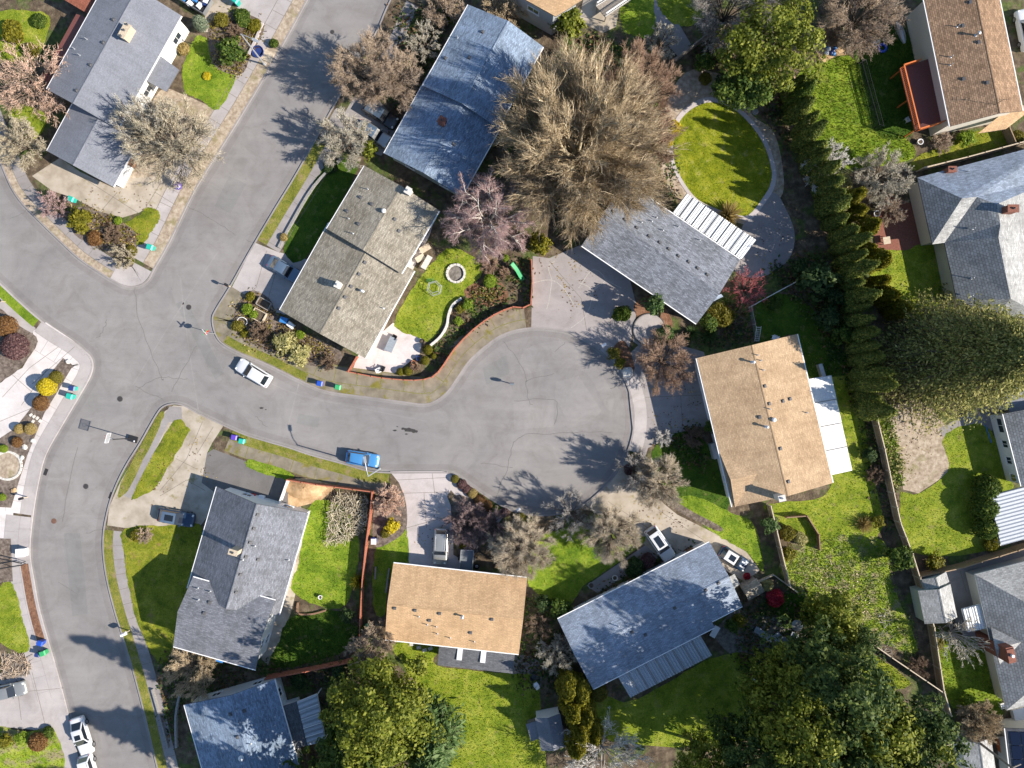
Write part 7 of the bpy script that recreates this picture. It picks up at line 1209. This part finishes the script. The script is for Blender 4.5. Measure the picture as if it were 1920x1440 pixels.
for a in [
 ('bright yellow clipped round shrub, the largest dome by the left driveway', (90, 725), 17, 'ball', 'leaf_yellow', 1.25), ('olive clipped round shrub beside the bright yellow one', (106, 708), 12.5, 'ball', 'leaf_olive', 1.1), ('rusty brown clipped dome below the bright yellow shrub', (78, 756), 14.5, 'ball', 'leaf_rust', 1.1), ('tan clipped ball, left of a matching pair in the mulch bed', (37, 804), 9.5, 'ball', 'leaf_tan', 1.1), ('tan clipped ball, right of a matching pair in the mulch bed', (58, 804), 11, 'ball', 'leaf_tan', 1.0), ('small rust brown mound below the pair of tan balls', (32, 829), 10.5, 'dome', 'leaf_rust', .8), ('small lime mound at the left edge above the stone ring', (7, 841), 8, 'dome', 'leaf_bright', .9), ('small lime tuft at the left edge below the stone ring', (5, 932), 7, 'dome', 'leaf_bright', .9),
 ('large grey brown clipped dome by the upper left driveway', (30, 650), 25, 'ball', 'leaf_purple', .85), ('rusty domed shrub cut by the left edge above the grey brown dome', (14, 612), 20, 'ball', 'leaf_rust', .85),
 ('yellow-green bushy shrub in the corner house bed', (153, 415), 24, 'leafy', 'leaf_gold', .9), ('green small shrub right of the bushy corner bed shrub', (222, 414), 8, 'loose', 'leaf_bright', .8), ('brown low shrub in the middle of the corner bed', (178, 447), 15, 'loose', 'leaf_rust', .6), ('grey-brown low mound in the corner bed', (212, 440), 16, 'twig', 'twig_brown', .7), ('olive low mound at the corner bed edge beside the teal bin', (247, 470), 11, 'dome', 'leaf_olive', .6), ('green tuft at the very tip of the corner bed', (243, 488), 9, 'loose', 'leaf_gold', .7),
 ('round green leafy shrub on the small lawn at the top left', (436, 100), 27, 'leafy', 'leaf_green', 1.1), ('sage green conical conifer shrub beside the corner house wall', (377, 46), 13, 'dome', 'leaf_sage', 2.2), ('low green plants along the white edged bed', (455, 35), 18, 'loose2', 'leaf_green', .6), ('low green plants nearer the corner of the white edged bed', (478, 48), 13, 'loose', 'leaf_gold', .6), ('olive shrub in the middle of the white edged bed', (415, 38), 14, 'loose', 'leaf_olive', .8), ('dry brown shrub beside the white edged bed', (440, 62), 14, 'twig', 'twig_brown', .7), ('yellow low shrub by the porch of the corner house', (345, 92), 12, 'loose', 'leaf_tan', .8), ('small yellow daffodil clump on the small top left lawn', (388, 143), 8, 'loose', 'leaf_yellow', .5), ('green shrub on the kerb beside the plywood sheet', (514, 82), 9, 'loose', 'leaf_green', 1.0),
 ('pale cream flowering shrub below the beige house, left half', (538, 645), 24, 'leafy', 'leaf_cream', .75), ('pale cream flowering shrub below the beige house, right half', (562, 664), 23, 'leafy', 'leaf_cream', .75), ('yellow-green small shrub in the beige house front bed corner', (470, 556), 9, 'loose', 'leaf_gold', .9), ('lime shrub beside the white hooped edging', (464, 580), 11, 'loose', 'leaf_bright', .9), ('olive shrub below the white hooped edging', (446, 612), 12, 'loose2', 'leaf_olive', .7), ('small yellow-green shrub near the street sign', (459, 625), 8, 'loose', 'leaf_gold', .7), ('lime shrub left of the square raised bed', (476, 590), 9, 'loose', 'leaf_bright', .9), ('bright green fern beside the shaded wall of the beige house', (563, 627), 9, 'loose', 'leaf_bright', .8), ('dark twiggy shrub in the shade of the front bed', (490, 622), 18, 'twig', 'twig_brown', .8), ('thin grey brown shrub beside the dark yard corner of the beige house', (615, 680), 14, 'twig', 'twig_brown', .8),
 ('topiary ball on the shaded patio edge, topmost', (802, 656), 9.5, 'ball', 'leaf_gold', 1.3), ('topiary ball just below the topmost one', (797, 676), 8.5, 'ball', 'leaf_gold', 1.2), ('small topiary ball outside the other two by the court fence', (813, 668), 5.5, 'ball', 'leaf_gold', 1.2), ('topiary ball beside the patio fence, right of two', (765, 696), 8.5, 'ball', 'leaf_gold', 1.2), ('topiary ball beside the patio fence, left of two', (751, 697), 7.5, 'ball', 'leaf_gold', 1.1), ('rust dry shrub between the topiary balls', (779, 688), 9, 'twig', 'twig_redbrown', 1),
 ('yellow-green leafy shrub at the curved white wall, upper', (879, 571), 12, 'leafy', 'leaf_bright', 1.0), ('yellow-green leafy shrub at the curved white wall, middle', (863, 578), 10, 'leafy', 'leaf_gold', .9), ('yellow-green leafy shrub at the curved white wall, lower', (859, 603), 9.5, 'leafy', 'leaf_bright', .9), ('lime green round shrub beside the brown bed in the back garden', (918, 527), 13, 'dome', 'leaf_bright', .9), ('brown dry shrub at the slide', (945, 512), 10, 'twig', 'twig_redbrown', .8), ('small bright green shrub under the weeping birch', (948, 484), 7, 'loose', 'leaf_bright', .8), ('orange brown dry grass clump under the weeping birch', (918, 497), 16, 'twig', 'twig_redbrown', .5), ('green leafy bush at the pink birch and wide driveway', (1010, 462), 24, 'leafy', 'leaf_gold', 1.3),
 ('yellow-green tall bush beside the two-storey house at the top', (1064, 52), 32, 'leafy', 'leaf_yellowgreen', 1.2), ('bright yellow forsythia at the rim of the oval lawn', (1262, 240), 14, 'loose', 'leaf_yellow', 1.2), ('second yellow forsythia clump just below the first at the oval rim', (1252, 268), 10, 'loose', 'leaf_yellow', 1.0), ('small green bush under the right flank of the huge tree', (1222, 282), 11, 'loose', 'leaf_gold', .8), ('feathery gold-green conifer shrub overhanging the striped patio cover', (1372, 398), 27, 'spiky', 'leaf_tan', 1.6), ('green round bush between the slanting lattice and the oval path', (1318, 118), 20, 'leafy', 'leaf_green', 1.0), ('olive bush beside the gravel path at the oval top', (1322, 148), 12, 'loose', 'leaf_olive', .8),
 ('bright green leafy bush in front of the grey shingled house', (1221, 575), 21, 'leafy', 'leaf_feather', 2.2), ('green low hedge along the shaded path of the grey shingled house', (1165, 588), 17, 'loose2', 'leaf_green', 2.0), ('green spreading juniper beside the round terrace', (1245, 628), 19, 'loose2', 'leaf_feather', .7), ('long green juniper below the grey shingled house, left part', (1300, 625), 20, 'spiky', 'leaf_feather', .8), ('long green juniper below the grey shingled house, right part', (1333, 630), 20, 'spiky', 'leaf_feather', .8), ('olive green bush at the lower tip of the grey shingled house', (1352, 590), 24, 'loose2', 'leaf_olive', .9), ('dark green bush at the lower tip of the grey shingled house wall', (1330, 605), 18, 'leafy', 'leaf_green', 1.0), ('round yellow-green kerb shrub with a white mailbox, upper', (1150, 664), 14, 'leafy', 'leaf_olive', 1.1), ('round yellow-green kerb shrub just below the mailbox shrub', (1160, 680), 12, 'leafy', 'leaf_gold', 1.0),
 ('dark round evergreen bush right of the round patio slab', (1528, 528), 36, 'leafy', 'leaf_dark', 1.3), ('dark bush between the patio slab and the hedge', (1492, 505), 20, 'leafy', 'leaf_dark', 1.2), ('dark bush behind the pale pipe fence', (1545, 600), 26, 'leafy', 'leaf_dark', 1.2), ('shaded green bush beside the pale pipe fence', (1450, 568), 15, 'loose', 'leaf_green', .8), ('dark bush in the shade at the foot of the hedge row', (1575, 625), 22, 'leafy', 'leaf_green', 1.3), ('dark hedge bush near the tan house white cover', (1560, 560), 22, 'leafy', 'leaf_dark', 1.2),
 ('dark twiggy bush at the yard below the tan house driveway', (1300, 820), 18, 'twig', 'twig_brown', .8), ('pale grey-green shrub at the tan house front bed', (1245, 820), 15, 'twig', 'twig_white', .7), ('dark shrub against the left wall of the tan house', (1330, 800), 12, 'leafy', 'leaf_green', 1.2), ('coral flower shrub on the right rim of the court', (1190, 858), 10, 'loose', 'leaf_tan', .8), ('purple low shrub on the right rim of the court', (1180, 880), 11, 'loose', 'leaf_purple', .7),
 ('olive clipped kerb shrub at the tip of the south court row', (853, 898), 8, 'ball', 'leaf_olive', .9), ('purple heather kerb shrub next to the tip of the south court row', (866, 908), 10, 'dome', 'leaf_purple', .8), ('second purple brown kerb shrub in the south court row', (875, 917), 9, 'dome', 'leaf_purple', .8), ('tan clipped kerb shrub in the middle of the south court row', (886, 925), 9.5, 'ball', 'leaf_tan', .8), ('brown clipped long kerb shrub, upper part', (900, 938), 11, 'ball', 'leaf_rust', .75), ('brown clipped long kerb shrub, lower part', (913, 948), 10.5, 'ball', 'leaf_rust', .75), ('small lime kerb shrub in the south court row', (930, 955), 7.5, 'dome', 'leaf_bright', .8), ('dark red purple kerb shrub near the south court end', (946, 961), 9.5, 'dome', 'leaf_purple', .8), ('olive kerb shrub at the end of the south court row', (977, 970), 9, 'ball', 'leaf_olive', .9),
 ('round dusty pink bare bush at the red fence corner', (730, 937), 26, 'twig', 'twig_coral', 1.0), ('bright yellow flowering shrub beside the pale driveway', (735, 985), 15, 'leafy', 'leaf_yellow', .9), ('olive low shrub below the bright yellow flowering one', (722, 1000), 9, 'loose', 'leaf_olive', .7), ('small yellow shrub at the foot of the purple bare shrub', (868, 1026), 7, 'loose', 'leaf_gold', .8), ('yellow-green domed shrub on the red fence below the dark lawn', (671, 1092), 19, 'spiky', 'leaf_gold', 1.3), ('green shrub behind the red fence at the gate', (668, 1180), 14, 'leafy', 'leaf_green', 1.0), ('dark green bush on the fence side of the split-level lawn', (652, 1150), 16, 'leafy', 'leaf_dark', 1.0),
 ('small yellow plant in the dark bed at the grass verge corner', (256, 1004), 12, 'loose', 'leaf_gold', .7), ('dry brown twiggy plant in the olive lawn corner', (272, 1003), 14, 'twig', 'twig_tan', .6),
 ('dark green round shrub against the conifer-shaded house', (1049, 1142), 24, 'leafy', 'leaf_green', 1.0), ('darker shrub beside the round one near the orange tan house', (1020, 1128), 18, 'leafy', 'leaf_dark', 1.0), ('dark low hedge along the front of the conifer-shaded house', (1190, 1065), 20, 'loose2', 'leaf_dark', .7), ('dark purple shrub beside the white suv', (1215, 1050), 14, 'loose', 'leaf_purple', .8), ('olive green bush under the striped patio cover end', (1122, 1298), 18, 'dome', 'leaf_olive', .7), ('yellow-green bush at the step of the conifer-shaded house', (1385, 1160), 14, 'leafy', 'leaf_gold', .9), ('dark green bush below the step of the conifer-shaded house', (1372, 1170), 15, 'leafy', 'leaf_green', .9), ('crimson red bush beside the small weathered shed', (1453, 1121), 17, 'loose', 'leaf_red', .8), ('pale green shrub in the triangular planter', (1438, 1097), 12, 'loose', 'leaf_cream', .8), ('red flowering potted shrub beside the navy hatchback', (1400, 1080), 7, 'loose', 'leaf_red', .8),
 ('green shrub on the fence corner below the tan house', (1443, 983), 18, 'leafy', 'leaf_feather', 1.0), ('olive shrub inside the raised corner bed', (1476, 1000), 15, 'loose', 'leaf_olive', .8), ('yellow-green shrub on the lower side of the raised corner bed', (1475, 1035), 16, 'leafy', 'leaf_gold', .9), ('pale green shrub inside the raised corner bed', (1500, 1010), 14, 'loose2', 'leaf_cream', .7), ('spiky bronze plant on the lawn below the tan house', (1625, 985), 20, 'spiky', 'leaf_tan', 1.0), ('light green shrub behind the spiky bronze plant', (1645, 978), 13, 'leafy', 'leaf_gold', .9), ('big glossy green bush at the top right of the overgrown lot', (1683, 1045), 26, 'leafy', 'leaf_green', 1.2), ('yellow-green bush beyond the fence next to the curved lawn', (1748, 1050), 18, 'leafy', 'leaf_gold', .8), ('tall dark oblong clipped hedge beside the rusty carport, upper part', (1848, 915), 26, 'dome', 'leaf_green', 1.2), ('tall dark oblong clipped hedge beside the rusty carport, middle part', (1845, 950), 26, 'dome', 'leaf_green', 1.2), ('tall dark oblong clipped hedge beside the rusty carport, lower part', (1848, 988), 24, 'dome', 'leaf_green', 1.2), ('yellow-green bush at the lower end of the clipped hedge', (1857, 1020), 15, 'loose', 'leaf_gold', .8), ('green bush at the end of the strip lawn by the bottom fence', (1812, 1312), 14, 'leafy', 'leaf_bright', .8), ('dry brown bush on the slanting fence of the overgrown lot', (1722, 1250), 20, 'twig', 'twig_brown', .7), ('olive round mound at the head of the strip lawn', (1757, 1205), 14, 'dome', 'leaf_olive', .4),
 ('yellow-green shrubs at the corner of the tall brown house', (1810, 262), 18, 'leafy', 'leaf_bright', .8), ('dry brown shrub at the corner of the tall brown house', (1765, 268), 18, 'twig', 'twig_tan', .7), ('yellow shrub at the brown house gate', (1905, 258), 14, 'loose', 'leaf_olive', .8), ('low pink shrub at the top of the plank fence', (1617, 750), 12, 'loose', 'leaf_purple', .8), ('green bush at the side of the plank fence in the shade', (1630, 850), 15, 'leafy', 'leaf_dark', .9), ('dark thin shrub row along the plank fence', (1640, 890), 16, 'twig', 'twig_brown', .8), ('brown leafy bush beside the tufted lawn top corner', (1560, 70), 18, 'twig', 'twig_redbrown', .8), ('dark bush at the corner behind the slanting lattice', (1350, 165), 22, 'leafy', 'leaf_dark', 1.0), ('low dark bush beside the oval path bend', (1420, 170), 20, 'leafy', 'leaf_green', .9), ('grey green bush left of the golden conifers', (1580, 345), 18, 'loose', 'leaf_cream', .7),
 ('small green shrub at the house wall below the coral tree', (60, 95), 14, 'loose', 'leaf_olive', .8), ('yellow-green shrub at the far upper left corner', (25, 60), 22, 'loose2', 'leaf_gold', .7), ('green plant clump at the upper left by the red outbuilding', (75, 40), 14, 'loose', 'leaf_green', .7), ('yellow-green shrub at the bottom left edge', (15, 1385), 15, 'leafy', 'leaf_gold', .8), ('lime shrub beside the yellow one at the bottom left edge', (42, 1382), 13, 'leafy', 'leaf_bright', .8), ('round red brown shrub near the white sedan', (72, 1390), 18, 'dome', 'leaf_rust', .9), ('green shrub near the pavement by the white sedan', (92, 1372), 11, 'loose', 'leaf_green', .8), ('dark green hedge shrub in front of the long blue-grey house', (694, 285), 20, 'leafy', 'leaf_yellowgreen', 1.1), ('dark shrub at the front corner of the long blue-grey house', (760, 130), 16, 'leafy', 'leaf_dark', .9), ('small shrub at the top of the long blue-grey house', (838, 35), 12, 'loose', 'leaf_gold', .8), ('dark green low bush beside the beige house lawn', (620, 312), 14, 'loose', 'leaf_dark', .6), ('yellowish low shrub at the lower end of the stone row', (532, 445), 8, 'loose', 'leaf_tan', .7), ('dark bush beside the shaded step of the blue-shaded house', (635, 1255), 16, 'leafy', 'leaf_dark', .9), ('dark plant clump in the yard left of the feathery conifer', (560, 1275), 16, 'loose', 'leaf_dark', .7)]: shrub(*a)
# daffodil bank, overgrown tufts, ground cover in the beds, heap of branches
def cover_leaves(px, dens, size, mats, h=.25, name='ground_cover'):
    poly = [tuple(G(p)[:2]) for p in px]; A_ = area(poly)
    for m in mats:
        n = int(A_*dens/len(mats)); nc = max(3, int(A_*1.2)); c, _ = scatter(poly, nc, rng); q, _ = scatter(poly, n, rng); k = rng.integers(0, nc, n); P2 = c[k]*.72+q*.28 if A_ < 12 else c[k]+rng.normal(0, .45, (n, 2)); P = np.column_stack([P2, .13+h*rng.random(n)**1.5]); V, F = leafquads(P, np.tile([0, 0, 1.], (n, 1))+rng.normal(0, .7, (n, 3)), size, rng); struct(name, MB().arr(V, F), m, 'stuff')
cover_leaves([(1640, 765), (1658, 770), (1682, 850), (1692, 905), (1668, 908), (1655, 850)], 260, .16, ['leaf_bright', 'leaf_green', 'leaf_cream'], .4, 'daffodil_bank')
OG = [(1468, 1045), (1570, 1005), (1660, 1020), (1672, 1090), (1700, 1160), (1715, 1225), (1604, 1180), (1490, 1108)]
cover_leaves(OG, 45, .11, ['leaf_bright', 'leaf_bright', 'leaf_feather'], .3, 'overgrown_weeds'); cover_leaves([(1520, 1060), (1600, 1060), (1640, 1140), (1610, 1180), (1540, 1120)], 26, .11, ['twig_tan', 'twig_olive', 'leaf_olive'], .3, 'dry_scrub')
for px in ([(1420, 500), (1560, 470), (1620, 800), (1560, 690), (1500, 570)], [(1590, 700), (1640, 790), (1680, 960), (1670, 1010), (1630, 900)], [(985, 470), (995, 570), (940, 580), (850, 640), (830, 690), (800, 660), (870, 560)], [(1090, 60), (1240, 110), (1270, 380), (1180, 350), (1060, 430), (970, 320)], [(1290, 90), (1400, 60), (1480, 180), (1480, 300), (1420, 180)], [(440, 1240), (680, 1235), (640, 1300), (620, 1400), (600, 1290), (520, 1270)], [(300, 1230), (450, 1240), (460, 1280), (340, 1320), (330, 1420), (310, 1350)], [(980, 1100), (1040, 1170), (1050, 1300), (970, 1290)], [(1300, 560), (1400, 560), (1430, 640), (1310, 650)], [(1200, 1050), (1320, 1020), (1180, 1100), (1080, 1150)], [(1390, 1100), (1500, 1110), (1600, 1250), (1500, 1330), (1380, 1250)], [(740, 20), (860, 0), (810, 130), (720, 270), (760, 130)], [(1210, 840), (1310, 790), (1340, 900), (1230, 830)]):
    cover_leaves(px, 22, .22, ['leaf_dark', 'leaf_brown', 'leaf_green'], .3)
for px in ([(436, 22), (495, 45), (470, 105), (450, 140), (400, 120), (392, 45)], [(130, 400), (160, 388), (225, 415), (255, 440), (250, 485), (238, 500), (190, 468)], [(446, 570), (470, 545), (530, 600), (640, 660), (600, 688), (462, 640), (436, 610)], [(870, 545), (920, 520), (948, 562), (900, 575)]): cover_leaves(px, 40, .16, ['leaf_olive', 'leaf_brown', 'leaf_tan'], .25)
def sticks(px, n, L, m, h):
    poly = [tuple(G(p)[:2]) for p in px]; p, _ = scatter(poly, n, rng); a = rng.random(n)*6.283; l = L*(.4+.8*rng.random(n)); c = np.column_stack([p, .15+h*rng.random(n)]); d = np.column_stack([np.cos(a)*l/2, np.sin(a)*l/2, rng.normal(0, .12, n)*l]); return tubes(c-d, c+d, np.full(n, .032)*(.4+1.4*rng.random(n)**2), np.full(n, .02)*(.5+rng.random(n)), 5)
V, F = sticks([(620, 940), (640, 922), (690, 930), (690, 985), (650, 1015), (612, 1020), (618, 980)], 900, .95, '', .75); tag(MB().arr(V, F).build('branch_pile', 'twig_cream'), 'big pile of cut pale branches inside the red fence', 'branch pile')
V, F = sticks([(4, 1225), (55, 1228), (62, 1260), (4, 1272)], 160, 1.3, '', .25); tag(MB().arr(V, F).build('branch_pile', 'twig_tan'), 'scatter of cut grey branches at the left edge above the driveway', 'branch pile')
V, F = sticks([(1640, 1140), (1665, 1140), (1680, 1235), (1650, 1235)], 70, .8, '', .2); tag(MB().arr(V, F).build('timber_pile', 'twig_grey'), 'strewn pale timber in the shade by the plank fence', 'timber pile')

def litter(px, dens, mats, size=.11):
    poly = [tuple(G(p)[:2]) for p in px]; A_ = area(poly)
    for m in mats:
        n = int(A_*dens/len(mats)); c, _ = scatter(poly, max(4, int(A_*.12)), rng); k = rng.integers(0, len(c), n); P2 = c[k]+rng.normal(0, 1.1, (n, 2))*rng.random((n, 1)); P = np.column_stack([P2, .158+.01*rng.random(n)]); V, F = leafquads(P, np.tile([0, 0, 1.], (n, 1))+rng.normal(0, .12, (n, 3)), size, rng); struct('leaf_litter', MB().arr(V, F), m, 'stuff')
for px in ([(1410, 420), (1470, 400), (1485, 450), (1420, 510)], [(120, 330), (240, 360), (310, 360), (290, 400), (180, 380)], [(1110, 950), (1180, 890), (1300, 985), (1200, 990)], [(1010, 490), (1090, 480), (1170, 560), (1060, 610)], [(300, 850), (390, 820), (390, 900), (260, 970)], [(1200, 650), (1310, 660), (1320, 800), (1220, 810)], [(1690, 790), (1760, 800), (1760, 900), (1700, 900)], [(770, 940), (840, 940), (840, 1040), (775, 1040)]): litter(px, 2.5, ['leaf_tan', 'leaf_brown'])
